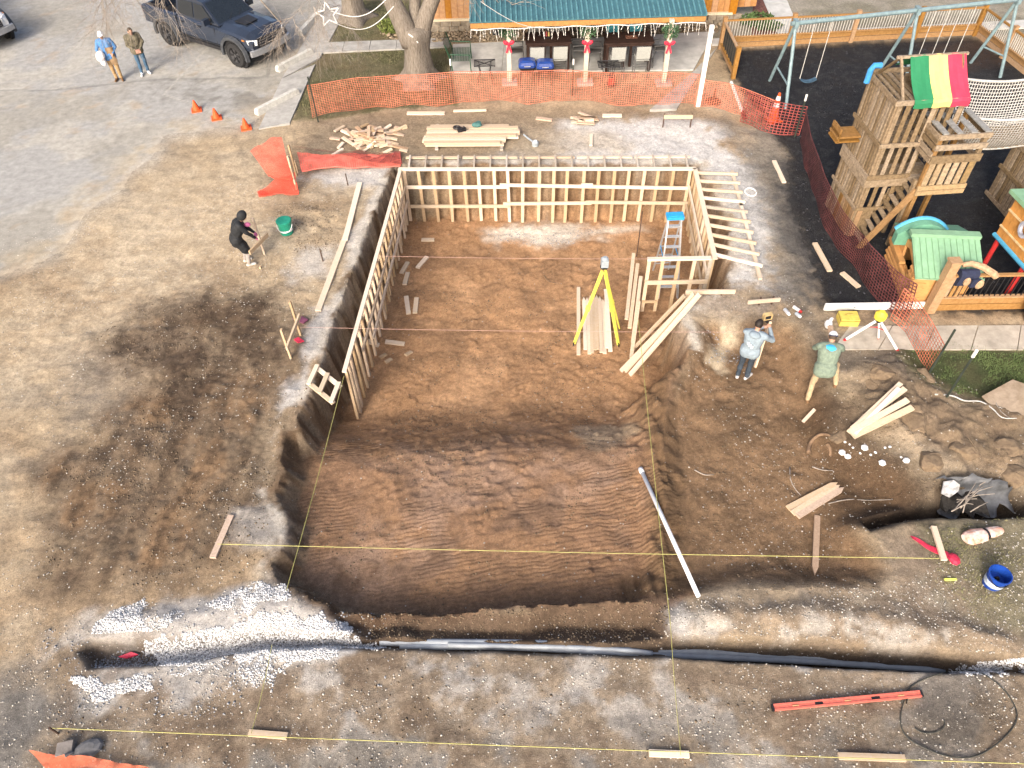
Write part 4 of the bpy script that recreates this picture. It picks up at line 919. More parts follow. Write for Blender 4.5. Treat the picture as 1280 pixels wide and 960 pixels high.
# big clods on the right bank
for k, (x, y, s) in enumerate(((1105, 465, .34), (1146, 524, .30), (1156, 468, .26), (1165, 575, .3), (1090, 480, .22), (1205, 560, .3), (1260, 560, .32), (1050, 545, .2), (1268, 590, .3))):
    c = T(x, y)
    bm = bmesh.new(); rk = random.Random(60 + k)
    for _ in range(22):
        a_, e_ = rk.uniform(0, 6.28), rk.uniform(-.9, 1.2); r_ = s * rk.uniform(.75, 1.15); bm.verts.new((r_ * math.cos(a_) * math.cos(e_) * 1.15, r_ * math.sin(a_) * math.cos(e_), r_ * math.sin(e_) * .6))
    hull = bmesh.ops.convex_hull(bm, input=bm.verts); bmesh.ops.delete(bm, geom=[e for e in hull['geom_interior'] if isinstance(e, bmesh.types.BMVert)], context='VERTS')
    bmesh.ops.bevel(bm, geom=bm.edges[:], offset=s * .05, segments=1, affect='EDGES'); bmesh.ops.subdivide_edges(bm, edges=[e for e in bm.edges if e.calc_length() > s * .3], cuts=2, use_grid_fill=True)
    bmesh.ops.triangulate(bm, faces=bm.faces[:])
    for v in bm.verts: v.co *= 1 + rk.uniform(-.045, .045)
    me = bpy.data.meshes.new('clod'); bm.to_mesh(me); bm.free(); me.materials.append(rock); o = bpy.data.objects.new('clod', me); C.objects.link(o); o.location = c + V(0, 0, -.06); o.rotation_euler[2] = k
    tag(o, 'big earth clod on the right bank, %s' % ('behind the fan of boards', 'at the tips of the fan of boards', 'at the edge of the turf', 'left above the black shell', 'nearest the man in green', 'in the middle of the mound', 'below the dirty panel', 'beside the arching root', 'at the right edge of the photo')[k], 'clod')
q = [P(1227, 496, .18), P(1265, 475.5, .26), P(1290, 484, .3), P(1290, 519, .2), P(1251, 520, .16)]
single('dirty_panel', MB().prism(q, (0, 0, .03)), mat('dirty_plywood', (.34, .27, .20), .9, .2, 5, second=(.20, .15, .10)), 'dirty plywood panel lying on the right mound', 'panel', q[0])
# pink taped stake etc
board((1164, 662), (1177, 704), .10, .05, 'pale stake leaning over the pink red tape', pine_pale, 'stake', 'stake', dz=.10)
tp_ = mat('pink_red_tape', (.50, .03, .07), .5, .15, 10)
a, b = T(1138, 674) + V(0, 0, .05), T(1188, 700) + V(0, 0, .07)
single('tape_ribbon', MB().loft([[lerp(a, b, k) + V(0, .05 + .04 * k, .02 * math.sin(k * 9)), lerp(a, b, k) + V(0, -.03 - .06 * k, .03 * math.cos(k * 7)), lerp(a, b, k) + V(0, -.03 - .06 * k, .03 * math.cos(k * 7) - .01), lerp(a, b, k) + V(0, .05 + .04 * k, .02 * math.sin(k * 9) - .01)] for k in np.linspace(0, 1, 12)]).ball(b + V(.02, -.03, .02), (.10, .13, .06), 8, 5), tp_, 'pink red plastic tape crumpled under the leaning stake', 'tape', a)
board((1180, 725), (1195, 725), .04, .03, 'short bright yellow marker stick on the turf', mat('marker_yellow', (.7, .75, .15), .5), 'marker', 'marker')
for px, l in ((((367, 401), (378, 398), (386, 402), (380, 407)), 'purple plastic tape lying by the left batter board'), (((368, 427), (374, 424), (381, 429), (373, 431)), 'small pink tape scrap at the foot of the left batter board'), (((150, 823), (166, 817), (175, 820), (160, 825)), 'dark red tape half buried in the gravel trench')):
    q = [T(*p_) + V(0, 0, .05) for p_ in px]
    single('tape_scrap', MB().prism(q, (0, 0, .03)), mat('purple_tape', (.16, .05, .09), .6) if 'purple' in l else tp_, l, 'tape', q[0])
# stones bottom left
c = T(85, 938); single('flat_stone', MB().box(c + V(0, 0, .06), (.24, .20, .14), .2), mat('grey_stone', (.2, .18, .165), .9, .2, 8), 'grey flat stone on the orange net in the near left corner', 'stone', c)
c = T(112, 938); single('dark_bag', MB().ball(c + V(0, 0, .06), (.24, .16, .08), 10, 6, rot=Matrix.Rotation(.4, 3, 'Z')).tube([c + V(-.2, -.05, .1), c + V(-.26, -.1, .16), c + V(-.3, -.1, .06)], .03, 6), mat('dark_cloth', (.13, .13, .135), .85, .2, 8), 'dark grey cloth bag beside the flat stone', 'bag', c)
c = T(938, 241); single('white_loop', MB().tube([c + V(.16 * math.cos(a_), .2 * math.sin(a_), .03) for a_ in np.linspace(.2, 6.1, 16)], .018, 6), whiteplastic, 'small white plastic loop on the grit right of the braces', 'loop', c)
c = T(669, 182); t = Thing('valve', 'small grey pipe valve with a white face near the lumber', 'valve', c)
t.part('body', MB().lathe(c, [(.0, 0), (.10, 0), (.11, .12), (.07, .16), (0, .16)], 12), greyhead); t.part('face', MB().lathe(c, [(.0, .175), (.05, .175), (.05, .16)], 10), whiteplastic)
t.part('pipe', MB().tube([c + V(0, .05, .06), c + V(-.2, .35, .05), c + V(-.34, .6, .05)], .03, 6), greyhead)
c = P(891, 128); t = Thing('umbrella_stand', 'rusty round umbrella stand on the dirt beside the white post', 'stand', c)
t.part('base', MB().lathe(c, [(.0, .0), (.26, 0), (.26, .05), (.1, .08), (0, .08)], 16), rustmetal); t.part('socket', MB().tube([c + V(0, 0, .08), c + V(.02, 0, .48)], .035, 8), rustmetal)
# ------------------------------------------------------------------ playground fence
def base(x, y): q = P(x, y); return q
def shared(name, me, m, parent, loc):
    o = bpy.data.objects.new(name, me); C.objects.link(o); o.parent = parent; o.location = loc; return o
def beam_mesh(name, wd, dp, h, m):
    o = MB().box((0, 0, h / 2), (wd, dp, h)).build(name, m); me = o.data; bpy.data.objects.remove(o); return me
def rail_fence(name, label, pts, h, post_h, bal_sp, bal_mat, post_sz=.14, cat='fence', lower=.40, post_at=None, bal_w=.02):
    t = Thing(name, label, cat, pts[0])
    L = (pts[1] - pts[0]).length; d = (pts[1] - pts[0]) / L; rz = math.atan2(d.y, d.x); n = V(-d.y, d.x, 0)
    for k in (post_at if post_at is not None else (0, 1)):
        q = lerp(pts[0], pts[1], k); t.part('post', MB().box(q + V(0, 0, post_h / 2 - .1), (post_sz, post_sz, post_h + .2), rz).box(q + V(0, 0, post_h + .02), (post_sz * 1.1, post_sz * 1.1, .03), rz), fencewood)
    A, B = pts[0], pts[1]
    t.part('top_rail', MB().beam(A + V(0, 0, h), B + V(0, 0, h), .09, .045), fencewood)
    for z0, hh in ((lower * .25, lower * .42), (lower * .74, lower * .44)):
        t.part('base_board', MB().beam(A + V(0, 0, z0) + n * .03, B + V(0, 0, z0) + n * .03, .04, hh), fencewood)
    t.part('bottom_rail', MB().beam(A + V(0, 0, lower + .02), B + V(0, 0, lower + .02), .10, .04), fencewood)
    me = beam_mesh('baluster', bal_w, bal_w, h - lower - .05, bal_mat); k = bal_sp
    while k < L - .05:
        o = shared('baluster', me, bal_mat, t.o, A + d * k + V(0, 0, lower + .03) - t.loc); o.rotation_euler[2] = rz; k += bal_sp
    return t
whitebal = mat('pale_baluster', (.50, .48, .43), .6, .1, 20)
FA_, FK = base(900, 61), base(1217, 44.5)
rail_fence('rear_fence', 'cedar fence with pale balusters along the rear of the playground', (FA_, FK), 1.02, 1.12, .105, whitebal, post_at=(.0, .265, .51, .76, 1))
FN = base(916, 98)
g_ = rail_fence('side_gate', 'short cedar fence section by the patio corner with dark mesh', (FA_ + V(-.02, -.12, 0), FN), 1.0, 1.06, .3, darkmetal, post_at=(1,), lower=.22)
d_ = (FN - FA_).normalized(); g_.part('mesh_panel', MB().prism([FA_ + d_ * .25 + V(.0, 0, .3), FN - d_ * .15 + V(0, 0, .3), FN - d_ * .15 + V(0, 0, .95), FA_ + d_ * .25 + V(0, 0, .95)], (.02, 0, 0)), mat('dark_mesh', (.07, .065, .055), .8, .2, 60))
FS = FK + (base(1280, 95) - FK).normalized() * 9.0
rail_fence('right_fence', 'cedar fence with pale balusters down the right side of the playground', (FK + V(.02, -.12, 0), FS), 1.0, 1.1, .105, whitebal, post_at=(.2, .4, .6, .8, 1))
FP = base(1160, 389.5); FR = V(16.5, FP.y - .12, 0)
pf_ = rail_fence('front_fence', 'low cedar fence with thin black balusters at the front of the playground', (FP, FR), 1.12, 1.12, .125, darkmetal, post_at=(.62, 1), lower=.44, bal_w=.018)
pf_.part('corner_post', MB().box(FP + V(0, 0, .72), (.21, .21, 1.64)).box(FP + V(0, 0, 1.56), (.27, .24, .05)), fencewood)
for k in range(3): pf_.part('slat', MB().box(FP + V(.20 + .13 * k, 0, .78), (.085, .025, .62)), fencewood)
g = V(FP.x + .62, FP.y - .02, 1.15)
t = Thing('tool_belt', 'navy and tan tool belt hung over the front fence rail', 'tool belt', V(g.x, g.y, 1.15))
navy = mat('navy_cloth', (.022, .028, .06), .85, .2, 15); tan_l = mat('tan_leather', (.40, .27, .165), .75, .2, 12)
t.part('cloth', MB().loft([[g + V(-.38 + .06 * k, .10 * math.cos(a) * 1.2, .06 - .02 + .11 * math.sin(a) - (.22 if math.sin(a) < -.2 else 0)) for a in np.linspace(0, 6.28, 11)[:-1]] for k in range(8)]), navy)
t.part('pouch', MB().ball(g + V(.10, -.16, -.16), (.10, .07, .13), 9, 6), tan_l); t.part('pouch', MB().ball(g + V(-.20, -.13, -.10), (.08, .06, .12), 9, 6), tan_l)
t.part('pocket', MB().box(g + V(-.02, -.16, -.12), (.2, .05, .22), .2), navy)
t.part('strap', MB().tube([g + V(-.30, .16, .17), g + V(-.12, .14, .22), g + V(.14, .06, .17), g + V(.40, -.05, .04), g + V(.46, -.08, -.03)], [.06, .07, .08, .085, .07], 8), tan_l)
A, B = base(1029, 387.5), base(1154, 385.5)
t = Thing('white_edge_board', 'long white edge board on the ground before the green playhouse', 'board', A)
t.part('board', MB().beam(A + V(0, 0, .10), B + V(0, 0, .10), .05, .2), whitepaint)
for k in (.3, .92): t.part('knot', MB().ball(lerp(A, B, k) + V(0, -.026, .10), (.03, .008, .025), 8, 5), greyhead)

# ------------------------------------------------------------------ swing set
Lf, Lr, Rf, Rr = base(982, 137), base(962, 101), base(1250, 97), base(1213, 79)
Lt, Rt = above((Lf + Lr) / 2, 995, 18), above((Rf + Rr) / 2, 1268, 10)
Rt.z = Lt.z = (Lt.z + Rt.z) / 2
t = Thing('swing_set', 'tall pale blue steel swing frame on three A shaped legs', 'swing set', Lf)
t.part('top_beam', MB().tube([Lt - (Rt - Lt).normalized() * .15, Rt + (Rt - Lt).normalized() * .15], .07, 10), steelblue, smooth=False)
for k in (0, .54, 1):
    f, r_, tp = lerp(Lf, Rf, k), lerp(Lr, Rr, k), lerp(Lt, Rt, k)
    t.part('leg', MB().tube([tp, f], .055, 8), steelblue); t.part('leg', MB().tube([tp, r_], .055, 8), steelblue)
    t.part('crossbar', MB().tube([lerp(tp, f, .72), lerp(tp, r_, .72)], .03, 8), steelblue)
    t.part('bracket', MB().box(tp, (.12, .3, .2)), steelblue)
def swing(k, label, seat_m, w_=.5, sh=.45):
    c = lerp(Lt, Rt, k); t = Thing('swing', label, 'swing', V(c.x, c.y, sh))
    for s in (-1, 1): t.part('rope', MB().tube([c + V(s * w_ / 2, 0, 0), V(c.x + s * w_ / 2, c.y, sh + .02)], .013, 5), ropewhite)
    t.part('seat', MB().loft([[V(c.x + x, c.y + y, sh - .10 * (1 - (2 * x / w_) ** 2) + dz) for y, dz in ((-.1, 0), (.1, 0), (.1, .025), (-.1, .025))] for x in np.linspace(-w_ / 2, w_ / 2, 9)]), seat_m)
swing(.125, 'swing with a dull blue seat hanging near the left leg of the frame', mat('swing_blue', (.05, .10, .15), .6, .2, 8), .55)
swing(.66, 'swing behind the striped canopy, left of two on long white ropes', darkmetal, .45, .5)
swing(.78, 'swing behind the striped canopy, right of two on long white ropes', darkmetal, .45, .5)

# ------------------------------------------------------------------ slatted play tower
FL, BL = base(1058, 293), base(1034, 255)
yv = (BL - FL).normalized(); xv = V(yv.y, -yv.x, 0); D_ = (BL - FL).length; Wd = 1.0; W2 = 1.62
def TW(x, y, z): return FL + xv * x + yv * y + V(0, 0, z)
ZT = above(FL, 1119, 126).z; Z3 = above(FL, 1101, 180).z; Z2 = above(FL, 1087, 220).z; Z1 = above(FL, 1068, 258).z
t = Thing('play_tower', 'tall grey slatted play tower under a green yellow red canopy', 'play tower', FL)
def slat(a, b, wd=.085, th=.025, m=greywood, name='slat', face=None): t.part(name, MB().beam(a, b, wd, th, face or (0, -1, 0)), m)
for x, y in ((0, 0), (0, D_), (Wd, 0), (Wd, D_)): t.part('post', MB().beam(TW(x, y, -.1), TW(x, y, ZT), .09, .09, yv), greywood)
for y in (0, D_): t.part('post', MB().beam(TW(W2, y, Z2 - .2), TW(W2, y, ZT), .09, .09, yv), greywood)
for k in range(11):                                       # left face slats, three storeys
    y = .08 + (D_ - .16) * k / 10
    for z0, z1 in ((Z3 + .05, ZT - .08), (Z2 + .05, Z3 - .05), (Z1 + .04, Z2 - .3)):
        slat(TW(-.06, y, z0), TW(-.06, y, z1), face=(1, 0, 0))
for k in range(8):
    x = .06 + (W2 - .12) * k / 7; slat(TW(x, -.06, Z3 + .05), TW(x, -.06, ZT - .08), .11)
for k in range(5):
    x = .06 + (Wd - .12) * k / 4; slat(TW(x, -.06, Z2 + .02), TW(x, -.06, Z3 - .05), .10)
    if k < 4: slat(TW(x, -.06, Z1 + .02), TW(x, -.06, Z2 - .22), .10)
for k in range(8):
    x = .06 + (W2 - .12) * k / 7; slat(TW(x, D_ + .05, Z2 + .05), TW(x, D_ + .05, ZT - .08), .10)
for k in range(7): slat(TW(W2 + .03, .1 + (D_ - .2) * k / 6, Z2), TW(W2 + .03, .1 + (D_ - .2) * k / 6, ZT - .5), face=(1, 0, 0))
for z, hh in ((ZT, .12), (Z3, .10), (Z2, .12), (Z2 - .17, .20), (Z1, .08)):
    t.part('belt', MB().beam(TW(-.09, -.10, z), TW(-.09, D_ + .08, z), hh, .04, (1, 0, 0)), greywood)
    t.part('belt', MB().beam(TW(-.10, -.10, z), TW(W2 if z > Z3 + .1 else Wd, -.10, z), hh, .04, (0, 1, 0)), greywood)
t.part('belt', MB().beam(TW(-.1, D_ + .09, ZT), TW(W2, D_ + .09, ZT), .12, .04, (0, 1, 0)), greywood)
for k in range(8): t.part('deck_board', MB().beam(TW(-.04, .1 + (D_ - .2) * k / 7, Z2 - .05), TW(W2, .1 + (D_ - .2) * k / 7, Z2 - .05), .16, .04), greywood)
for k in range(6): t.part('deck_board', MB().beam(TW(-.04, .1 + (D_ - .2) * k / 5, Z3 - .1), TW(W2, .1 + (D_ - .2) * k / 5, Z3 - .1), .2, .04), greywood)
for k in range(4): t.part('roof_slat', MB().beam(TW(.12 + .14 * k, -.02, ZT - .02), TW(.12 + .14 * k, D_, ZT - .02), .07, .04), greywood)
for k in range(8):                                        # boarded foot, stained orange low down
    y = .06 + (D_ - .12) * k / 7; slat(TW(-.05, y, 0), TW(-.05, y, Z1 - .03), .17, .03, warmwood if k < 5 else greywood, 'foot_board', (1, 0, 0))
for k in range(3): slat(TW(.08 + .14 * k, -.07, 0), TW(.08 + .14 * k, -.07, Z1 - .03), .13, .03, warmwood if k < 1 else greywood, 'foot_board')
for z in (.8, .92): t.part('side_shelf', MB().box(TW(-.4, D_ * .75, Z2 + z - .3), (.62, .5, .05), math.atan2(xv.y, xv.x)).box(TW(-.66, D_ * .75, Z2 + z - .2), (.05, .5, .26), math.atan2(xv.y, xv.x)), warmwood)
RZ = above(TW(.35, D_ * .5, 0), 1124, 68).z
for x in (.12, 1.58):
    for y in (.02, D_ - .02): t.part('canopy_pole', MB().beam(TW(x, y, ZT), TW(x, D_ * .5, RZ), .05, .05), greywood)
t.part('ridge_pole', MB().beam(TW(.02, D_ * .5, RZ), TW(1.72, D_ * .5, RZ), .06, .06), greywood)
stripes = (('green', (.02, .17, .075)), ('yellow', (.72, .55, .17)), ('red', (.52, .035, .075)))
for k, (nm, cc) in enumerate(stripes):
    x0, x1 = .32 + k * .445, .32 + (k + 1) * .445; rows = []
    for s in np.linspace(-.5, 1.12, 20):
        q = []
        for x in np.linspace(x0, x1, 5):
            y = D_ * .5 - s * (D_ * .5 + .16) if s <= 1 else -.16 - .02 * (s - 1)
            z = RZ + .04 - abs(s) * (RZ - ZT - .0) * 1.0 if s <= 1 else RZ + .04 - (RZ - ZT) - (s - 1) * 1.3
            z -= .07 * math.sin(math.pi * min(1, abs(s))) + .012 * math.sin(x * 17 + s * 5)
            q.append(TW(x, y, z))
        rows.append(q + [v - V(0, 0, .012) for v in reversed(q)])
    t.part('canopy_cloth', MB().loft(rows), mat('canopy_' + nm, cc, .7, .06, 5), label=nm + ' stripe of the canopy', smooth=False)
blu = mat('play_blue', (.05, .25, .55), .4, .1, 8)
g = TW(-.22, D_ * .85, ZT + .08); t.part('periscope', MB().tube([g + V(0, 0, -.2), g + V(0, 0, .12), g + V(.05, .0, .22), g + V(.22, 0, .22)], .07, 10), blu)
# balcony box on stilts
BF = base(1115, 307); BW, BD = 1.10, .95
ZF = above(BF, 1146, 234).z; ZB = above(BF, 1174, 168).z
def BX(x, y, z): return BF + xv * x + yv * y + V(0, 0, z)
t = Thing('balcony_box', 'slatted crate like balcony on stilts in front of the tower', 'balcony', BF)
for x, y, zb in ((0, 0, -.1), (BW, BD, -.1), (0, BD, ZF - .3), (BW, 0, ZF - .1)): t.part('post', MB().beam(BX(x, y, zb), BX(x, y, ZB), .10, .10, yv), greywood if zb > 0 else warmwood)
t.part('post', MB().beam(BX(-.12, .05, -.1), BX(-.12, .05, ZF + .2), .07, .09, yv), greywood)
for k in range(6): t.part('floor_board', MB().beam(BX(-.05, .06 + .16 * k, ZF - .03), BX(BW + .05, .06 + .16 * k, ZF - .03), .14, .04), greywood)
for z, hh in ((ZF + .02, .12), (ZF - .12, .12)): t.part('fascia', MB().beam(BX(-.07, -.07, z), BX(BW + .07, -.07, z), hh, .04, (0, 1, 0)), mat('tan_board', (.34, .24, .13), .85, .15, 12))
zm = ZF + (ZB - ZF) * .52
for k in range(6): t.part('slat', MB().beam(BX(.06 + (BW - .12) * k / 5, -.06, ZF + .1), BX(.06 + (BW - .12) * k / 5, -.06, zm), .13, .03, (0, -1, 0)), mat('tan_slat', (.30, .215, .12), .85, .2, 12, tint=.2))
for z, hh in ((zm + .08, .20), (zm + (ZB - zm) * .58, .14), (ZB - .02, .12)): t.part('rail', MB().beam(BX(-.08, -.09, z), BX(BW + .08, -.09, z), hh, .04, (0, 1, 0)), greywood)
for z in (zm + .06, zm + (ZB - zm) * .3, zm + (ZB - zm) * .58, zm + (ZB - zm) * .8, ZB - .02): t.part('rail', MB().beam(BX(-.09, -.08, z), BX(-.09, BD + .05, z), .11, .04, (1, 0, 0)), greywood)
for k in range(4): t.part('roof_slat', MB().beam(BX(.06 + .34 * k, -.06, ZB + .05), BX(.06 + .34 * k, BD + .04, ZB + .05), .14, .035), mat('grey_slat', (.25, .25, .24), .85, .15, 12))
for z in (zm, ZB - .1): t.part('rail', MB().beam(BX(BW + .06, -.05, z), BX(BW + .06, BD + .05, z), .12, .04, (1, 0, 0)), greywood)
# step ladder up to the balcony
t = Thing('climbing_steps', 'steep wooden steps climbing to the slatted tower', 'steps', base(1071, 310))
b0, b1 = base(1073, 310), base(1063, 291); e0 = BX(-.02, -.02, ZF - .05); e1 = e0 + (b1 - b0) * 1.0
t.part('stringer', MB().beam(b0, e0, .05, .17), warmwood); t.part('stringer', MB().beam(b1, e1, .05, .15), greywood)
for k in range(9): s = .06 + .105 * k; t.part('step', MB().beam(lerp(b0, e0, s) + V(0, 0, .05), lerp(b1, e1, s) + V(0, 0, .05), .12, .04), greywood)
for k in range(9): s = .06 + .105 * k; t.part('riser', MB().beam(lerp(b1, e1, s) + V(0, 0, .05), lerp(b1, e1, s) + V(0, 0, .16), .13, .03, (0, 1, 0)), greywood)

# ------------------------------------------------------------------ rope net bridge
def net_sheet(mb, f, nu, nv, wd, jitter=0.0, diag=False, mi=0, nrm=None):
    """ribbons of a net over the surface f(u, v) (u, v in 0..1)"""
    G_ = [[f(i / nu, j / nv) for j in range(nv + 1)] for i in range(nu + 1)]
    def seg(a, b, s):
        mb.add([a - s, a + s, b + s, b - s], [(0, 1, 2, 3)], mi)
    for i in range(nu + 1):
        for j in range(nv):
            a, b = G_[i][j], G_[i][j + 1]; o = G_[min(i + 1, nu)][j] - G_[max(i - 1, 0)][j]; o = o.normalized() * wd / 2; seg(a, b, o)
    for j in range(nv + 1):
        for i in range(nu):
            a, b = G_[i][j], G_[i + 1][j]; o = G_[i][min(j + 1, nv)] - G_[i][max(j - 1, 0)]; o = o.normalized() * wd / 2; seg(a, b, o)
n0, n1 = P(1214, 147, 3.0), P(1340, 143, 3.0); f0, f1 = P(1208, 99, 3.0), P(1330, 95, 3.0)
zb_ = max(1.15, above(n0 + V(.4, .1, 0), 1236, 206).z)
t = Thing('net_bridge', 'white rope net tunnel bridge leading right from the play tower', 'net bridge', V(n0.x, n0.y, 0))
def nb(u, v):
    a, b = lerp(n0, n1, u), lerp(f0, f1, u); sag = .10 * math.sin(math.pi * min(1, u * 1.2)); w_ = 2 * v - 1
    q = lerp(a, b, .5 + .5 * math.copysign(abs(w_) ** .75, w_)); q.z = zb_ + (3.0 - zb_) * abs(w_) ** 2.4 - sag; return q
mb = MB(); net_sheet(mb, nb, 34, 58, .019); t.part('net', mb, ropewhite)
for v in (0, 1): t.part('hand_rope', MB().tube([nb(u, v) for u in np.linspace(0, 1, 12)], .035, 6), ropewhite)
for v in (.36, .5, .64): t.part('floor_rope', MB().tube([nb(u, v) - V(0, 0, .02) for u in np.linspace(0, 1, 12)], .03, 6), ropewhite)
for k in range(14):
    u = .03 + k * .07; t.part('floor_slat', MB().beam(nb(u, .3) + V(0, 0, .02), nb(u, .7) + V(0, 0, .02), .16, .03), greywood)
# second tower at the right edge
SL, SBk = base(1268, 282), base(1236, 245); y2 = (SBk - SL).normalized(); x2 = V(y2.y, -y2.x, 0); D2 = (SBk - SL).length
def S2(x, y, z): return SL + x2 * x + y2 * y + V(0, 0, z)
t = Thing('second_tower', 'lower grey slatted tower cut by the right edge under the bridge', 'play tower', SL)
for x, y in ((0, 0), (0, D2), (1.6, 0), (1.6, D2)): t.part('post', MB().beam(S2(x, y, -.1), S2(x, y, 1.75), .10, .10, y2), greywood)
for k in range(9): t.part('slat', MB().beam(S2(-.06, .1 + (D2 - .2) * k / 8, .05), S2(-.06, .1 + (D2 - .2) * k / 8, 1.7), .11, .03, (1, 0, 0)), greywood)
for k in range(8): t.part('slat', MB().beam(S2(.05 + .21 * k, -.06, .05), S2(.05 + .21 * k, -.06, 1.7), .12, .03, (0, -1, 0)), greywood)
for z in (.1, .95, 1.72): t.part('belt', MB().beam(S2(-.09, -.1, z), S2(-.09, D2 + .1, z), .10, .04, (1, 0, 0)), greywood); t.part('belt', MB().beam(S2(-.1, -.1, z), S2(1.7, -.1, z), .10, .04, (0, 1, 0)), greywood)
for k in range(7): t.part('deck_board', MB().beam(S2(-.05, .1 + (D2 - .2) * k / 6, 1.66), S2(1.65, .1 + (D2 - .2) * k / 6, 1.66), .2, .04), greywood)

# ------------------------------------------------------------------ plastic playhouse
pl_or = mat('playhouse_tan', (.52, .27, .10), .55, .1, 5); pl_gr = mat('playhouse_green', (.19, .34, .215), .5, .08, 5); pl_dg = mat('playhouse_dark_green', (.12, .29, .20), .5, .1, 5); pl_bl = mat('playhouse_blue', (.07, .30, .48), .45, .1, 5)
HL, HB = base(1130, 381), base(1108, 322); hy = (HB - HL).normalized(); hx = V(hy.y, -hy.x, 0); HD = (HB - HL).length; HW = 1.25
def PH(x, y, z): return HL + hx * x + hy * y + V(0, 0, z)
t = Thing('playhouse', 'tan plastic playhouse with a green plank roof and blue arch', 'playhouse', HL)
ZE = above(PH(.0, 0, 0), 1146, 341).z; ZR = ZE + .42
th = .06
# left wall with an arched window opening, built of pieces round the hole
t.part('wall', MB().prism([PH(0, 0, 0), PH(0, HD, 0), PH(0, HD, .55), PH(0, 0, .55)], hx * th).prism([PH(0, 0, .55), PH(0, .42, .55), PH(0, .5, ZE), PH(0, 0, ZE)], hx * th)
       .prism([PH(0, HD * .62, .55), PH(0, HD, .55), PH(0, HD, ZE - .15), PH(0, HD * .66, ZE)], hx * th).prism([PH(0, .45, ZE - .14), PH(0, HD * .5, ZE + .02), PH(0, HD * .66, ZE - .1), PH(0, HD * .66, ZE + .1), PH(0, HD * .45, ZE + .2), PH(0, .4, ZE)], hx * th), pl_or)
for k in range(7): t.part('log', MB().tube([PH(-.03, .0, .07 + .135 * k), PH(-.03, HD + (.06 if k % 2 else 0), .07 + .135 * k)] if k < 4 else [PH(-.03, 0, .07 + .135 * k), PH(-.03, .40, .07 + .135 * k)], .055, 8), pl_or)
t.part('ledge', MB().box(PH(-.08, HD * .72, .64), (.14, HD * .55, .07), math.atan2(hx.y, hx.x)), pl_or)
for k in range(3):
    for j in range(2): t.part('block', MB().box(PH(-.06, .12 + .16 * j, ZE - .14 - .17 * k), (.05, .12, .12), math.atan2(hx.y, hx.x)), pl_or)
t.part('wall', MB().prism([PH(0, -.002, 0), PH(.5, -.002, 0), PH(.5, -.002, ZE), PH(0, -.002, ZE)], hy * th).prism([PH(.5, -.002, 0), PH(HW, -.002, 0), PH(HW, -.002, .62), PH(.5, -.002, .62)], hy * th).prism([PH(.95, -.002, .62), PH(HW, -.002, .62), PH(HW, -.002, ZE), PH(.95, -.002, ZE)], hy * th), pl_or)
for k in range(6): t.part('plank_line', MB().box(PH(.13, -.015, .1 + .15 * k), (.24, .03, .03), math.atan2(hx.y, hx.x)), pl_or)
t.part('wall', MB().prism([PH(0, HD, 0), PH(HW, HD, 0), PH(HW, HD, ZE), PH(0, HD, ZE)], hy * -th), pl_or); t.part('wall', MB().prism([PH(HW, 0, 0), PH(HW, HD, 0), PH(HW, HD, ZE), PH(HW, 0, ZE)], hx * -th), pl_or)
rf = t.part('roof', MB().prism([PH(-.12, -.14, ZE - .06), PH(-.12, HD * .5, ZR), PH(HW + .14, HD * .5, ZR), PH(HW + .14, -.14, ZE - .06)], V(0, 0, .05)), pl_gr)
for k in range(11):
    x = -.10 + (HW + .22) * k / 10.5; t.part('roof_plank', MB().beam(PH(x + .055, -.15, ZE - .012), PH(x + .055, HD * .5, ZR + .046), .108, .05), pl_gr, rf)
t.part('ridge_cap', MB().beam(PH(-.16, HD * .5, ZR + .07), PH(HW + .18, HD * .5, ZR + .07), .20, .09), pl_gr, rf)
t.part('roof', MB().prism([PH(-.12, HD * .5, ZR), PH(-.12, HD + .1, ZE), PH(HW + .14, HD + .1, ZE), PH(HW + .14, HD * .5, ZR)], V(0, 0, .05)), pl_dg)
arch = [PH(-.28 + (HW * .98) * k / 12, HD * .78, ZR - .22 + .34 * math.sin(math.pi * k / 12) ** .8) for k in range(13)]
t.part('arch_dome', MB().prism(arch + [PH(HW * .7, HD * .78, ZE - .1), PH(-.28, HD * .78, ZE - .1)], hy * -.22), pl_dg); t.part('arch_rim', MB().tube([q + hy * .04 for q in arch], .055, 8), pl_bl)

# ------------------------------------------------------------------ orange pirate tower at the right edge
ow_ = mat('toy_orange_wood', (.46, .22, .06), .55, .12, 7)
g0 = P(1259, 313, 1.0); t = Thing('slide_tower', 'orange panelled toy tower with a round window on red legs', 'play tower', V(g0.x, g0.y, 0))
def ST(x, y, z): return V(g0.x + x, g0.y + y, z)
for k in range(6):
    y0, y1 = -.62 + .0 * k, .6
    t.part('panel_board', MB().prism([ST(.0 + .02 * k, .62 - .215 * k, 1.02), ST(.02 * k + .02, .62 - .215 * (k + 1) + .012, 1.02), ST(.02 * k + .02, .62 - .215 * (k + 1) + .012, 2.1), ST(.02 * k, .62 - .215 * k, 2.1)], (.05, 0, 0)), ow_)
for k in range(6): t.part('panel_board', MB().prism([ST(.13 + .22 * k, -.70, 1.02), ST(.13 + .22 * (k + 1) - .012, -.70, 1.02), ST(.13 + .22 * (k + 1) - .012, -.70, 2.1), ST(.13 + .22 * k, -.70, 2.1)], (0, .05, 0)), ow_)
for z in (1.3, 1.75): t.part('cross_strip', MB().beam(ST(-.02, .62, z), ST(.10, -.70, z), .04, .03, (1, 0, 0)), mat('pale_strip', (.6, .45, .25), .6))
t.part('window_ring', MB().lathe(ST(.0, -.15, 1.72), [(.13, -.04), (.2, -.04), (.2, .03), (.13, .03), (.13, -.04)], 18, rot=Matrix.Rotation(math.pi / 2, 3, 'Y')), mat('ring_grey', (.4, .42, .5), .5))
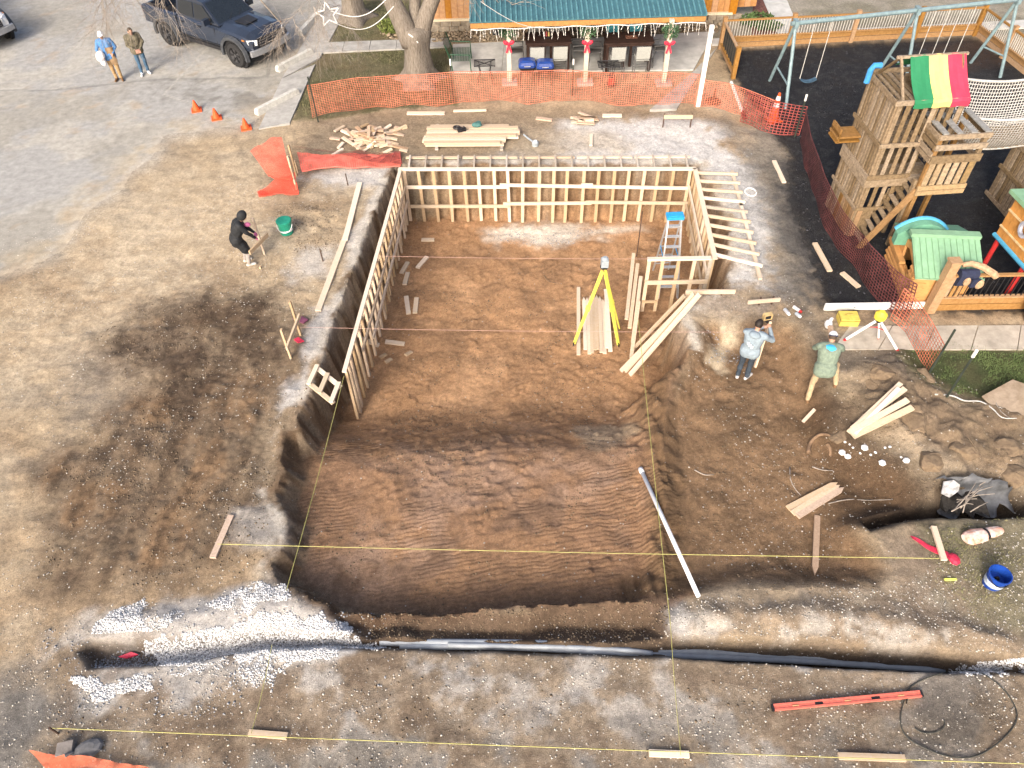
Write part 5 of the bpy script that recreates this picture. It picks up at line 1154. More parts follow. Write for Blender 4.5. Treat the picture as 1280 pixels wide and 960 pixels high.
t.part('edge_trim', MB().tube([ST(-.01, .66, 1.0), ST(.10, -.72, 1.0), ST(1.5, -.74, 1.0)], .055, 8), pl_bl)
t.part('roof', MB().prism([ST(-.12, .8, 2.1), ST(.0, -.85, 2.1), ST(1.6, -.85, 2.1), ST(1.6, .8, 2.1)], (0, 0, .1)), pl_gr)
for x, y in ((.05, .5), (.12, -.6), (1.3, -.6), (1.3, .5)): t.part('leg', MB().tube([ST(x, y, -.05), ST(x, y, 1.0)], .06, 8), redplastic)
t.part('slide', MB().loft([[ST(.45 + x, -.72 - .72 * s, 1.0 - .95 * s + zz) for x, zz in ((-.28, .14), (-.24, 0), (.24, 0), (.28, .14), (.3, .14), (.25, -.03), (-.25, -.03), (-.3, .14))] for s in np.linspace(0, 1, 8)]), redplastic)

# ------------------------------------------------------------------ cones
def cone(name, label, c, h, r, collar=False):
    t = Thing(name, label, 'traffic cone', c)
    t.part('base', MB().box(c + V(0, 0, .02), (r * 2.6, r * 2.6, .04), .3), orangeplastic)
    t.part('body', MB().lathe(c, [(r, .04), (r * .22, h), (0, h)], 18), orangeplastic)
    if collar:
        for a, b in ((.50, .66), (.76, .90)): t.part('collar', MB().lathe(c, [(lerp(r, r * .22, a) + .006, h * a), (lerp(r, r * .22, b) + .006, h * b)], 18), whiteplastic)
for (x, y), l in (((246, 138), 'small orange cone on the parking lot, farthest of three'), ((271, 148), 'small orange cone on the parking lot, middle of three'), ((308, 160.5), 'small orange cone on the parking lot, nearest the scrap red net')):
    cone('traffic_cone', l, P(x, y), .36, .13)
cone('traffic_cone', 'tall orange cone with white collars inside the red netting', P(966, 150), .92, .17, True)

# ------------------------------------------------------------------ netting fences
def net_fence(name, label, line, h, m, cell=.11, group=None, sag=.06, posts=(), ragged=.05, flop=0.0, wd=.034):
    """line: ground points; a net of ribbons hanging between steel posts"""
    L = [0]
    for a, b in zip(line, line[1:]): L.append(L[-1] + (b - a).length)
    def along(s):
        s *= L[-1]
        for i in range(len(line) - 1):
            if s <= L[i + 1] + 1e-6: return lerp(line[i], line[i + 1], (s - L[i]) / (L[i + 1] - L[i]))
        return line[-1]
    t = Thing(name, label, 'safety net', line[0], group)
    ph = R.uniform(0, 6)
    def f(u, v):
        q = along(u); wob = .10 * math.sin(u * L[-1] * 1.7 + ph) + .05 * math.sin(u * L[-1] * 4.1 + v * 2)
        z = v * h * (1 - sag * abs(math.sin(u * L[-1] * .9 + ph))) + ragged * math.sin(u * L[-1] * 2.3) * (1 - v)
        return V(q.x + wob * .4 * (1 - v), q.y + wob * (1 - v) - flop * (1 - v), max(.02, z + .03))
    mb = MB(); net_sheet(mb, f, max(4, int(L[-1] / cell)), max(4, int(h / cell * 1.25)), wd)
    t.part('net', mb, m)
    t.part('top_cord', MB().tube([f(u, 1) for u in np.linspace(0, 1, int(L[-1] * 3) + 3)], .014, 4), m)
    return t
def tpost(base_px, top_px, label, tip=True):
    b = T(*base_px); a = above(b, *top_px)
    t = Thing('steel_post', label, 'post', b)
    k = .86 if tip else 1
    t.part('shaft', MB().beam(b - V(0, 0, .2), lerp(b, a, k), .045, .02).beam(b - V(0, 0, .2), lerp(b, a, k), .015, .05), mat('post_green', (.035, .045, .035), .7))
    if tip: t.part('tip', MB().beam(lerp(b, a, k), a, .05, .04), whitepaint)
net_fence('orange_net', 'long orange safety net between the lawn, patio and lumber', [P(393, 146), P(440, 140), P(500, 133), P(567, 131), P(640, 128), P(716, 129), P(780, 131), P(868, 133)], 1.12, netorange, cell=.075, ragged=.06, wd=.0135)
net_fence('orange_net', 'orange safety net crossing the walkway below the leaning white post', [P(868, 133), P(905, 140), P(935, 150), P(960, 160)], .95, netorange, cell=.075, wd=.016)
net_fence('red_net', 'dark red safety net standing round the tall cone', [P(925, 152), P(950, 163), P(985, 170), P(998, 172)], 1.05, netred, wd=.026)
net_fence('red_net', 'dark red safety net running down the edge of the rubber mulch', [P(997, 172), P(1003, 205), P(1018, 255), P(1040, 300), P(1072, 345), P(1108, 380), P(1128, 392)], .95, netdark, cell=.09, wd=.028, flop=.25)
net_fence('orange_net', 'loose orange net over the walkway between fence and grass', [P(1112, 398), P(1130, 415), P(1146, 440), P(1159, 468)], .95, netorange, cell=.10, wd=.02)
tpost((398, 153), (378, 97), 'dark steel post at the left end of the orange net', False); tpost((567, 128), (561, 74), 'white tipped steel post in the orange net before the green bench')
tpost((715, 120), (716, 74), 'white tipped steel post in the orange net near the blue lids'); tpost((993, 172), (1001, 117), 'white tipped steel post at the bend of the red net')
tpost((1160, 469), (1191, 411), 'dark steel post at the end of the loose net on the grass', False); tpost((1183, 497), (1213, 434), 'white tipped steel post standing in the green grass')
# red-white lying post, white standing post
a, b = P(914, 103, .06), P(931, 148, .06); t = Thing('wrapped_pole', 'white pole with a rusty red end lying along the red net', 'pole', a)
t.part('shaft', MB().tube([a, lerp(a, b, .85)], .055, 8), whitepaint); t.part('end', MB().tube([lerp(a, b, .85), b], .065, 8), mat('rust_red', (.22, .06, .04), .8))
b = P(872, 134); a = above(b, 896, 32); single('white_post', MB().beam(b, a, .13, .10, (0, 1, 0)), whitepaint, 'tall white wooden post standing between patio and playground', 'post', b)
# crumpled bright red net left of the rear form
def crumple(label, corners, seed, m, nu=26, nv=16, amp=.16, name='crumpled_net', ground=True, wd=.05):
    q = [P(*c[:2], c[2]) for c in corners]; mb = MB()
    def f(u, v):
        p_ = lerp(lerp(q[0], q[1], u), lerp(q[3], q[2], u), v); n_ = float(fbm(np.array([p_.x]), np.array([p_.y]), 1.3, 3, seed)[0])
        return V(p_.x, p_.y + n_ * .2, max(p_.z + n_ * amp * 2, gz(p_.x, p_.y) + .03))
    net_sheet(mb, f, nu, nv, wd); c = (q[0] + q[2]) / 2
    t = Thing(name, label, 'safety net', V(c.x, c.y, 0)); t.part('net', mb, m)
    t.part('hem', MB().tube([f(u, 1) for u in np.linspace(0, 1, 20)], .02, 4), m)
brightred = mat('bright_net', (.74, .065, .035), .6, .12, 3)
crumple('bright orange red net sagging between three bare stakes', [(313, 189, .8), (352, 174, .95), (366, 222, .7), (336, 222, .25)], 501, brightred, 44, 40, .16, wd=.008)
crumple('bright orange red net folded on the dirt under the bare stakes', [(322, 240, .05), (368, 212, .45), (373, 238, .1), (325, 246, .03)], 502, brightred, 50, 26, .13, wd=.009)
crumple('red net trailing over the dirt towards the rear form', [(366, 180, .55), (440, 190, .12), (500, 192, .10), (502, 207, .10)], 503, netred, 10, 10, .1, wd=.03)
crumple('red net lying flat before the scrap wood pile', [(372, 190, .35), (500, 194, .06), (500, 207, .06), (378, 212, .2)], 504, mat('pale_net_red', (.66, .15, .11), .65, .2, 4), 44, 14, .06, wd=.038)
crumple('orange net crumpled in the near left corner', [(36, 936, .10), (110, 950, .10), (205, 962, .06), (70, 968, .06)], 505, mat('corner_net', (.55, .14, .07), .6, .2, 4), 70, 22, .12, wd=.012)
# ------------------------------------------------------------------ paving slabs round the house
def slab(name, polys, m, z=.05, gap=.012):
    t = bpy.data.objects.new(name, None); C.objects.link(t); t['kind'] = 'structure'
    for pl in polys:
        q = [P(x, y, z) for x, y in pl]; c = sum(q, V(0, 0, 0)) / len(q)
        q = [c + (v - c) * (1 - gap / max(.3, (v - c).length)) for v in q]
        o = MB().prism(q, (0, 0, -.16)).build('slab', m, t)
    return t
def split_quad(a, b, c, d, n, m=1):
    """quad a-b (far) / d-c (near) in pixels cut into n columns and m rows"""
    out = []
    L2 = lambda p, q, k: (p[0] + (q[0] - p[0]) * k, p[1] + (q[1] - p[1]) * k)
    for i in range(n):
        for j in range(m):
            u0, u1, v0, v1 = i / n, (i + 1) / n, j / m, (j + 1) / m
            f = lambda u, v: L2(L2(a, b, u), L2(d, c, u), v)
            out.append([f(u0, v0), f(u1, v0), f(u1, v1), f(u0, v1)])
    return out
slab('patio', split_quad((566, 55), (760, 46), (757, 88), (562, 90), 3, 1) + split_quad((760, 46), (894, 39), (867, 87), (757, 88), 2, 1), concrete_light)
slab('walkway', split_quad((869, 87), (897, 58), (846, 136), (812, 137), 1, 3)[::1] + split_quad((398, 53), (562, 47), (562, 58), (394, 66), 5), concrete, z=.058)
slab('sidewalk', split_quad((425, -22), (452, -22), (400, 72), (352, 98), 1, 3) + split_quad((352, 98), (394, 80), (362, 154), (323, 161), 1, 2), concrete)
slab('street_walk', split_quad((890, 48), (1060, 38), (1060, 44), (890, 56), 5) + split_quad((1060, 36), (1290, 24), (1290, 34), (1060, 43), 5) + split_quad((948, -14), (978, -14), (1000, 38), (972, 42), 1, 3), concrete_light)
slab('side_walkway', split_quad((1062, 407), (1330, 406), (1330, 437), (1040, 437), 5), mat('tan_concrete', (.40, .36, .30), .9, .15, 3, bump=.15, bscale=60), z=.035)
for (a, b), l in ((((321, 144), (373, 117)), 'concrete wheel stop at the sidewalk, nearest of three'), (((347, 90), (391, 67)), 'concrete wheel stop at the sidewalk, middle of three'), (((376, 45), (402, 17)), 'concrete wheel stop at the sidewalk, farthest of three')):
    A, B = P(*a), P(*b); d = (B - A).normalized(); s = d.cross(V(0, 0, 1))
    rg = lambda q, k=1.0: [q - s * .12, q - s * .08 + V(0, 0, .21 * k), q + s * .08 + V(0, 0, .21 * k), q + s * .12]
    single('wheel_stop', MB().loft([rg(A, .7), rg(A + d * .06), rg(B - d * .06), rg(B, .7)]), mat('stop_concrete', (.50, .49, .45), .9, .12, 8), l, 'wheel stop', A)

# ------------------------------------------------------------------ house with a porch roof
wb0, wb1 = P(536, 39), P(912, 30); t = Thing('house', 'orange stained board house with a teal metal porch roof', 'house', wb0)
def board_wall(a, b, h, wd=.24, base_h=.45):
    L = (b - a).length; d = (b - a) / L; n = int(L / wd)
    me = beam_mesh('wall_board', wd - .012, .03, h - base_h, orangewood)
    for k in range(n):
        q = a + d * (wd * (k + .5)) + V(0, R.uniform(0, .008), base_h); o = shared('wall_board', me, orangewood, t.o, q - t.loc); o.rotation_euler[2] = math.atan2(d.y, d.x)
    return d
board_wall(wb0, wb1, 3.2); wb2, wb3 = P(912, 24), P(946, 22)
board_wall(wb2, wb3, 3.2)
t.part('wall_backing', MB().prism([wb0 + V(0, .06, 0), wb1 + V(0, .06, 0), wb1 + V(0, .06, 3.2), wb0 + V(0, .06, 3.2)], (0, .1, 0)), orangewood)
t.part('corner_board', MB().beam(wb1 + V(0, -.05, 0), wb1 + V(0, -.05, 3.2), .30, .06, (0, -1, 0)), orangewood)
t.part('side_wall', MB().prism([wb1 + V(0, .06, 0), wb2 + V(0, 0, 0), wb2 + V(0, 0, 3.2), wb1 + V(0, .06, 3.2)], (.05, 0, 0)), orangewood)
stone_b = mat('base_stone', (.26, .22, .17), .9, .25, 6)
d = (wb1 - wb0).normalized(); L = (wb1 - wb0).length; x = 0
while x < L:
    w_ = R.uniform(.22, .45)
    for r_ in range(2): t.part('base_stone', MB().box(wb0 + d * (x + w_ / 2 + .08 * r_) + V(0, -.06 + R.uniform(-.02, .02), .11 + .2 * r_), (w_ - .02, .12, .19), 0), stone_b)
    x += w_
t.part('ledge', MB().beam(wb0 + V(0, -.06, .44), wb1 + V(0, -.06, .44), .16, .06), mat('cream_trim', (.62, .55, .40), .7, .1, 20))
ex0, ex1 = P(588, 23, 2.25), P(883, 20, 2.25); EY = min(ex0.y, ex1.y); ex0.y = ex1.y = EY; up_v = V(0, 4.6, .95)
rfo = t.part('roof', MB().prism([ex0, ex1, ex1 + up_v, ex0 + up_v], (0, 0, .04)), teal)
n = 46
for k in range(n + 1):
    q = lerp(ex0, ex1, k / n) + V(0, -.01, .055); t.part('roof_seam', MB().beam(q, q + up_v, .05, .06), mat('teal_seam', (.10, .235, .27), .4, metallic=.2), rfo)
t.part('fascia', MB().beam(ex0 + V(0, .05, -.10), ex1 + V(0, .05, -.10), .05, .16), orangewood)
for px, bx in ((637, 104), (731, 104), (829, 105)):
    b = P(px, bx); t.part('porch_post', MB().beam(b + V(0, 0, .04), V(b.x, b.y, 2.2), .15, .15, (0, 1, 0)), mat('pale_post', (.52, .46, .38), .7, .1, 12))
    t.part('post_pad', MB().box(b + V(0, 0, .04), (.55, .45, .10)), concrete)
ttc = mat('roof_black', (.03, .03, .03), .6)
wp = t.part('window', MB().box(lerp(wb0, wb1, .56) + V(0, -.03, 1.7), (1.0, .05, 1.0)), mat('window_frame', (.5, .48, .42), .6)); t.part('pane', MB().box(lerp(wb0, wb1, .56) + V(0, -.06, 1.7), (.86, .02, .86)), glass_dark, wp)
# icicle lights
t2 = Thing('icicle_lights', 'string of white icicle lights hanging along the porch eave', 'lights', ex0)
t2.part('cord', MB().tube([lerp(ex0, ex1, k / 30) + V(0, -.04, -.19 - .02 * math.sin(k * 1.3)) for k in range(31)], .014, 4), lightwire)
mb = MB()
for k in range(70):
    q = lerp(ex0, ex1, (k + R.random()) / 70) + V(0, -.05, -.2); l = R.choice((.12, .25, .38)); e = q + V(R.uniform(-.08, .08), R.uniform(-.05, .05), -l); mb.beam(q, e, .008, .008)
    for j in range(3): mb.ball(lerp(q, e, R.random()), .014, 5, 3)
t2.part('drops', mb, lightwire)['kind'] = 'stuff'
leafm = mat('garland_green', (.06, .12, .06), .8, .3, 30); bow = mat('bow_red', (.60, .03, .06), .5, .1, 10)
def foliage(name, label, c, r, n, m, cat, s=.06, group=None, flat=1.0, seed=1):
    rr = random.Random(seed); mb = MB()
    for k in range(n):
        while True:
            p_ = V(rr.uniform(-1, 1), rr.uniform(-1, 1), rr.uniform(-1, 1))
            if p_.length < 1: break
        q = c + V(p_.x * r[0], p_.y * r[1], p_.z * r[2]); a = V(rr.gauss(0, 1), rr.gauss(0, 1), rr.gauss(0, 1)).normalized() * s * rr.uniform(.6, 1.3); b = a.cross(V(rr.gauss(0, 1), rr.gauss(0, 1), 1)).normalized() * s * .4
        mb.add([q - a, q + b, q + a, q - b], [(0, 1, 2, 3)])
    return single(name, mb, m, label, cat, c, group)
for k, (px, bx) in enumerate(((637, 104), (731, 104), (829, 105))):
    b = P(px, bx); nm = ('left', 'middle', 'right')[k]
    foliage('garland', 'green garland with pale lights round the %s porch post' % nm, V(b.x, b.y - .05, 1.85), (.32, .2, .28), 220, leafm, 'garland', .07, seed=k)
    g = V(b.x, b.y - .12, 1.42); t3 = Thing('red_bow', 'red ribbon bow tied on the %s porch post' % nm, 'bow', g)
    for s in (-1, 1): t3.part('loop', MB().ball(g + V(.10 * s, -.02, .06), (.10, .04, .07), 8, 5, rot=Matrix.Rotation(-.5 * s, 3, 'Y')), bow); t3.part('tail', MB().beam(g, g + V(.08 * s, -.03, -.28), .06, .02, (0, -1, 0)), bow)
    t3.part('knot', MB().ball(g + V(0, -.04, .02), .05, 7, 5), bow)

# ------------------------------------------------------------------ patio furniture
def bar_table(label, px0, px1, legpx):
    lb = P(*legpx); zt = above(lb, px1[0], px1[1]).z; zt = min(zt, 1.06)
    A = P(px0[0], px0[1], zt); B = P(px1[0], px1[1], zt); c = (A + B) / 2; w_, d_ = abs(B.x - A.x), abs(A.y - B.y)
    t = Thing('bar_table', label, 'table', V(c.x, c.y, .05))
    n = 5
    for k in range(n): t.part('top_plank', MB().box(V(c.x, c.y - d_ / 2 + d_ * (k + .5) / n, zt), (w_, d_ / n - .012, .05)), tablewood)
    for sx in (-1, 1):
        for sy in (-1, 1): t.part('leg', MB().box(V(c.x + sx * (w_ / 2 - .10), c.y + sy * (d_ / 2 - .1), zt / 2 + .01), (.09, .09, zt - .06)), tablewood)
    for sx in (-.12, .12): t.part('centre_leg', MB().box(V(c.x + sx, c.y, zt / 2 + .01), (.09, .12, zt - .06)), tablewood)
    t.part('apron', MB().box(V(c.x, c.y - d_ / 2 + .06, zt - .07), (w_ - .2, .04, .09)).box(V(c.x, c.y + d_ / 2 - .06, zt - .07), (w_ - .2, .04, .09)), tablewood)
    return c, w_, d_, zt
framem = mat('chair_frame_grey', (.10, .10, .10), .5, .1, 20)
def patio_chair(label, x, y, rz, back_m=chairgrey, h=1.12, seat=.62, wd=.48):
    """faces local +y; the back rises at -y"""
    t = Thing('patio_chair', label, 'chair', V(x, y, .05), 'tall chairs round the patio tables'); M = Matrix.Rotation(rz, 3, 'Z')
    q = lambda a, b, c: V(x, y, .05) + M @ V(a, b, c)
    for s in (-1, 1):
        t.part('leg', MB().tube([q(s * wd / 2, .22, 0), q(s * wd / 2, .20, seat + .18)], .016, 6), framem)
        t.part('leg', MB().tube([q(s * wd / 2, -.26, 0), q(s * wd / 2, -.22, seat), q(s * wd / 2, -.30, h)], .016, 6), framem)
        t.part('armrest', MB().beam(q(s * wd / 2, .22, seat + .18), q(s * wd / 2, -.25, seat + .2), .045, .025), framem)
    t.part('seat', MB().prism([q(-wd / 2, .22, seat), q(wd / 2, .22, seat), q(wd / 2, -.22, seat - .02), q(-wd / 2, -.22, seat - .02)], (0, 0, .03)), back_m)
    t.part('backrest', MB().prism([q(-wd / 2, -.225, seat + .05), q(wd / 2, -.225, seat + .05), q(wd / 2, -.30, h), q(-wd / 2, -.30, h)], M @ V(0, -.025, 0)), back_m)
    for s in (.2, .28): t.part('stretcher', MB().tube([q(-wd / 2, .21, s), q(wd / 2, .21, s)], .012, 5), framem)
tb1 = bar_table('left dark plank bar table on the patio with a small caddy', (657, 55.5), (712, 39.5), (711, 79))
tb2 = bar_table('right dark plank bar table on the patio with a sign', (757, 55.5), (813.5, 39.5), (811, 80))
tealf = mat('teal_fabric', (.06, .30, .36), .8, .1, 20)
for nm, (c, w_, d_, zt), fb in (('left', tb1, chairgrey), ('right', tb2, tealf)):
    for s, e in ((-.26, 'left'), (.24, 'right')):
        patio_chair('pale grey chair on the near side of the %s bar table, %s one' % (nm, e), c.x + s * w_, c.y - d_ / 2 - .22, 0)
        patio_chair('chair on the far side of the %s bar table, %s one' % (nm, e), c.x + s * w_, c.y + d_ / 2 + .25, math.pi, fb)
    patio_chair('dark mesh chair at the left end of the %s bar table' % nm, c.x - w_ / 2 - .28, c.y, -math.pi / 2, framem)
    patio_chair('dark mesh chair at the right end of the %s bar table' % nm, c.x + w_ / 2 + .28, c.y, math.pi / 2, framem)
c, w_, d_, zt = tb1; g = V(c.x - .05, c.y, zt + .025)
t = Thing('condiment_caddy', 'small caddy of bottles on the left bar table', 'caddy', g)
t.part('tray', MB().box(g + V(0, 0, .02), (.26, .16, .04)), darkmetal)
for k, cc in enumerate(((.7, .7, .7), (.5, .1, .1), (.6, .5, .2))): t.part('bottle', MB().lathe(g + V(-.08 + .08 * k, 0, .04), [(.03, 0), (.03, .12), (.012, .16), (0, .16)], 8), mat('bottle%d' % k, cc, .4))
c, w_, d_, zt = tb2; g = V(c.x + .10, c.y, zt + .025)
single('table_sign', MB().box(g + V(0, 0, .012), (.42, .22, .02)).box(g + V(0, .06, .026), (.34, .02, .008)).box(g + V(0, .01, .026), (.30, .02, .008)), mat('sign_brown', (.16, .075, .05), .6), 'brown sign lying flat on the right bar table', 'sign', g)
def lid_grill(label, bpx, tpx):
    b = P(*bpx, .05); zt = min(above(b, *tpx).z, 1.0); t = Thing('lidded_grill', label, 'grill', b)
    for sx in (-1, 1):
        for sy in (-1, 1): t.part('leg', MB().tube([b + V(.24 * sx, .20 * sy, 0), b + V(.20 * sx, .16 * sy, zt - .2)], .014, 6), darkmetal)
    pr = lambda s, z: [V(b.x + s * x, b.y + s * y, z) for x, y in ((-.22, -.24), (.22, -.24), (.29, -.17), (.29, .17), (.22, .24), (-.22, .24), (-.29, .17), (-.29, -.17))]
    t.part('bowl', MB().loft([pr(.7, zt - .30), pr(.95, zt - .18), pr(1, zt - .12)]), darkmetal, smooth=False)
    t.part('lid', MB().loft([pr(1.04, zt - .12), pr(1.03, zt - .04), pr(.9, zt + .05), pr(.55, zt + .09)]), bluelid, smooth=False)
    t.part('handle', MB().tube([V(b.x - .1, b.y - .27, zt - .05), V(b.x - .1, b.y - .32, zt - .03), V(b.x + .1, b.y - .32, zt - .03), V(b.x + .1, b.y - .27, zt - .05)], .014, 6), aluminium)
lid_grill('blue lidded grill on thin legs before the left table, left of two', (659, 104), (662, 77)); lid_grill('blue lidded grill on thin legs before the left table, right of two', (681, 104), (684, 78))
def mesh_table(label, bpx, tpx, w_=.72, d_=.5):
    b = P(*bpx, .05); z = min(above(b, *tpx).z, .75); t = Thing('mesh_table', label, 'table', b); mb = MB()
    net_sheet(mb, lambda u, v: V(b.x - w_ / 2 + w_ * u, b.y - d_ / 2 + d_ * v, z), 18, 12, .014)
    t.part('mesh_top', mb, darkmetal)
    t.part('rim', MB().tube([V(b.x + sx * w_ / 2, b.y + sy * d_ / 2, z) for sx, sy in ((-1, -1), (1, -1), (1, 1), (-1, 1), (-1, -1))], .018, 6), darkmetal)
    t.part('brace', MB().tube([V(b.x - w_ / 2, b.y - d_ / 2, z - .01), V(b.x + w_ / 2, b.y + d_ / 2, z - .01)], .014, 5).tube([V(b.x + w_ / 2, b.y - d_ / 2, z - .02), V(b.x - w_ / 2, b.y + d_ / 2, z - .02)], .014, 5), darkmetal)
    for sx in (-1, 1):
        for sy in (-1, 1): t.part('leg', MB().tube([V(b.x + sx * .22, b.y + sy * .16, z - .01), V(b.x + sx * .16, b.y + sy * .12, z * .55), V(b.x + sx * .30, b.y + sy * .22, 0.05)], .014, 6), darkmetal)
mesh_table('small black mesh table near the green bench', (607, 103), (608, 77)); mesh_table('small black mesh table before the right bar table', (759, 103), (760, 80))
b = P(763, 107, .05); t = Thing('red_lantern', 'dark red lantern under the right mesh table', 'lantern', b)
t.part('base', MB().box(b + V(0, 0, .04), (.24, .24, .06)), darkmetal); t.part('cage', MB().box(b + V(0, 0, .2), (.19, .19, .26)), redplastic); t.part('cap', MB().lathe(b + V(0, 0, .33), [(.16, 0), (.06, .10), (0, .1)], 4), darkmetal)
b = P(577, 82, .05); t = Thing('green_bench', 'green wire mesh garden bench beside the tree', 'bench', b)
for k, (sx) in enumerate((-1, 1)):
    t.part('arm_frame', MB().tube([b + V(-.30, .55 * sx, 0), b + V(-.34, .55 * sx, .45), b + V(-.52, .55 * sx, 1.0)], .022, 6).tube([b + V(.36, .55 * sx, 0), b + V(.34, .55 * sx, .62), b + V(-.36, .55 * sx, .66)], .022, 6), greenmetal)
mb = MB(); net_sheet(mb, lambda u, v: b + V(.34 - .70 * u, -.55 + 1.1 * v, .42), 12, 18, .022); t.part('seat_mesh', mb, greenmetal)
mb = MB(); net_sheet(mb, lambda u, v: b + V(-.36 - .2 * u, -.55 + 1.1 * v, .42 + .62 * u), 12, 18, .022); t.part('back_mesh', mb, greenmetal)
c = P(622, 44); t = Thing('dark_planter', 'black pot with a dead plant against the house base', 'planter', c)
t.part('pot', MB().lathe(c, [(0, 0), (.2, 0), (.28, .42), (.24, .42), (.22, .36), (0, .36)], 14), darkmetal)
mb = MB()
for k in range(30): a = R.uniform(0, 6.28); mb.tube([c + V(0, 0, .36), c + V(.2 * math.cos(a), .2 * math.sin(a), .7), c + V(.42 * math.cos(a), .4 * math.sin(a), R.uniform(.6, 1.0))], [.012, .009, .004], 4)
t.part('stems', mb, twig)
grn = mat('shrub_green', (.07, .12, .04), .8, .35, 20)
foliage('low_shrub', 'small yellow green shrub beside the tree trunk', P(490, 33, .3), (.55, .35, .3), 420, mat('shrub_yellow', (.16, .20, .05), .8, .3, 20), 'shrub', .09, seed=9)
foliage('low_shrub', 'small dark green shrub in the red mulch behind the rear fence', P(946, 24, .25), (.7, .35, .25), 420, grn, 'shrub', .10, seed=10); foliage('low_shrub', 'sprawling green plant against the rear fence', P(960, 32, .15), (.6, .3, .15), 260, grn, 'shrub', .09, seed=11)
redm = mat('red_mulch', (.15, .065, .05), .95, .3, 12)
struct('red_mulch_bed', MB().prism([P(942, -8, .03), P(968, -8, .03), P(976, 41, .03), P(940, 44, .03)], (0, 0, -.1)), redm)
struct('stone_bed', MB().prism([P(545, 38, .02), P(905, 32, .02), P(897, 40, .02), P(562, 54, .02)], (0, 0, -.1)), mat('bed_stones', (.24, .19, .13), .95, .35, 16, bump=.8))
pts = throw([tuple(P(x, y)[:2]) for x, y in ((475, 44), (560, 40), (905, 33), (896, 39), (562, 54), (520, 56))], 2600); pts[:, 2] = .03; scatter_stones('river_stones', pts, .055, stone_mat('river_stone', (.27, .215, .15)), seed=21)

# ------------------------------------------------------------------ trees
def limb(mb, pts, r0, r1, n=8, wob=0.0, rr=R):
    out = []; q = [Vector(p_) for p_ in pts]
    for i in range(len(q) - 1):
        for k in range(3):
            s = k / 3; p0, p1, p2, p3 = q[max(i - 1, 0)], q[i], q[i + 1], q[min(i + 2, len(q) - 1)]
            out.append(.5 * ((2 * p1) + (p2 - p0) * s + (2 * p0 - 5 * p1 + 4 * p2 - p3) * s * s + (-p0 + 3 * p1 - 3 * p2 + p3) * s ** 3))
    out.append(q[-1]); m_ = len(out)
    out = [o + V(rr.uniform(-wob, wob), rr.uniform(-wob, wob), rr.uniform(-wob, wob)) for o in out]
    mb.tube(out, [r0 + (r1 - r0) * i / (m_ - 1) for i in range(m_)], n); return out
def twigs(mb, start, dirn, length, r, depth, rr, spread=.5, droop=.12):
    n = 5; pts = [Vector(start)]; d = Vector(dirn).normalized()
    for k in range(n):
        d = (d + V(rr.gauss(0, .16), rr.gauss(0, .16), rr.gauss(0, .14) - droop)).normalized(); pts.append(pts[-1] + d * length / n)
    mb.tube(pts, [r * (1 - .65 * k / n) for k in range(n + 1)], 4 if depth < 2 else 5, cap=False)
    if depth > 0:
        for k in range(1, n + 1):
            for j in range(2 if depth > 1 else 1):
                dd = (d + V(rr.gauss(0, spread), rr.gauss(0, spread), rr.gauss(0, spread))).normalized()
                twigs(mb, pts[k], dd, length * rr.uniform(.42, .68), r * .5, depth - 1, rr, spread, droop)
tb = P(525, 101); t = Thing('big_tree', 'big grey forked tree trunk growing beside the walkway', 'tree', tb)
fork = above(tb, 522, 40); H1 = fork.z
def trunk_ring(c, r, k): return [c + V(r * math.cos(a) * (1 + .10 * math.sin(3 * a + k) + .05 * math.sin(7 * a + k * 2)), r * math.sin(a) * (1 + .10 * math.cos(4 * a)), 0) for a in np.linspace(0, 2 * math.pi, 29)[:-1]]
prof = ((-.1, .78), (.06, .66), (.2, .56), (.45, .50), (.8, .45), (1.2, .43), (H1 * .85, .47), (H1, .52), (H1 + .2, .42))
def flare(z): return max(0, .35 - z) * 1.2
t.part('trunk', MB().loft([[c + (c - (tb + V(0, 0, z))) * flare(z) * max(0, math.sin(5 * i / 28 * 6.283)) for i, c in enumerate(trunk_ring(tb + V(0, 0, z), r, z * .6))] for z, r in prof]), bark, smooth=True)
mb = MB(); q0 = fork
la = limb(mb, [q0 + V(-.12, 0, -.35), q0 + V(-.42, 0, .5), q0 + V(-.78, .05, 1.5), q0 + V(-1.3, .2, 3.2), q0 + V(-2.2, .2, 5.5)], .40, .14, 12)
lb_ = limb(mb, [q0 + V(.12, .05, -.3), q0 + V(.50, .1, .6), q0 + V(1.0, .1, 1.5), q0 + V(1.7, 0, 3.0), q0 + V(2.8, -.3, 5.0)], .32, .11, 12)
lc_ = limb(mb, [q0 + V(0, .1, -.1), q0 + V(.1, .5, 1.0), q0 + V(.3, 1.0, 3.0)], .26, .10, 10)
ld_ = limb(mb, [la[8], la[8] + V(-.5, -.3, .7), la[8] + V(-1.6, -.6, 1.4), la[8] + V(-3.0, -.9, 1.6)], .15, .05, 8)
t.part('limbs', mb, bark, smooth=True)
mb = MB(); rr = random.Random(3)
for src in (lb_[6:], lc_[5:]):
    for q in src[::2]:
        for j in range(2): twigs(mb, q, V(rr.gauss(.8, .5), rr.gauss(-.3, .5), rr.gauss(.0, .35)), rr.uniform(1.4, 2.8), .022, 2, rr, .55, .06)
for q in ld_[4::2] + la[9:]:
    twigs(mb, q, V(rr.gauss(-.6, .5), rr.gauss(-.1, .4), rr.gauss(.1, .4)), rr.uniform(1.2, 2.2), .02, 2, rr, .5, .08)
t.part('twigs', mb, twig)['kind'] = 'stuff'
tb2_ = P(443, 24); t = Thing('back_tree', 'second bare tree behind the lawn with twigs hanging over the truck', 'tree', tb2_)
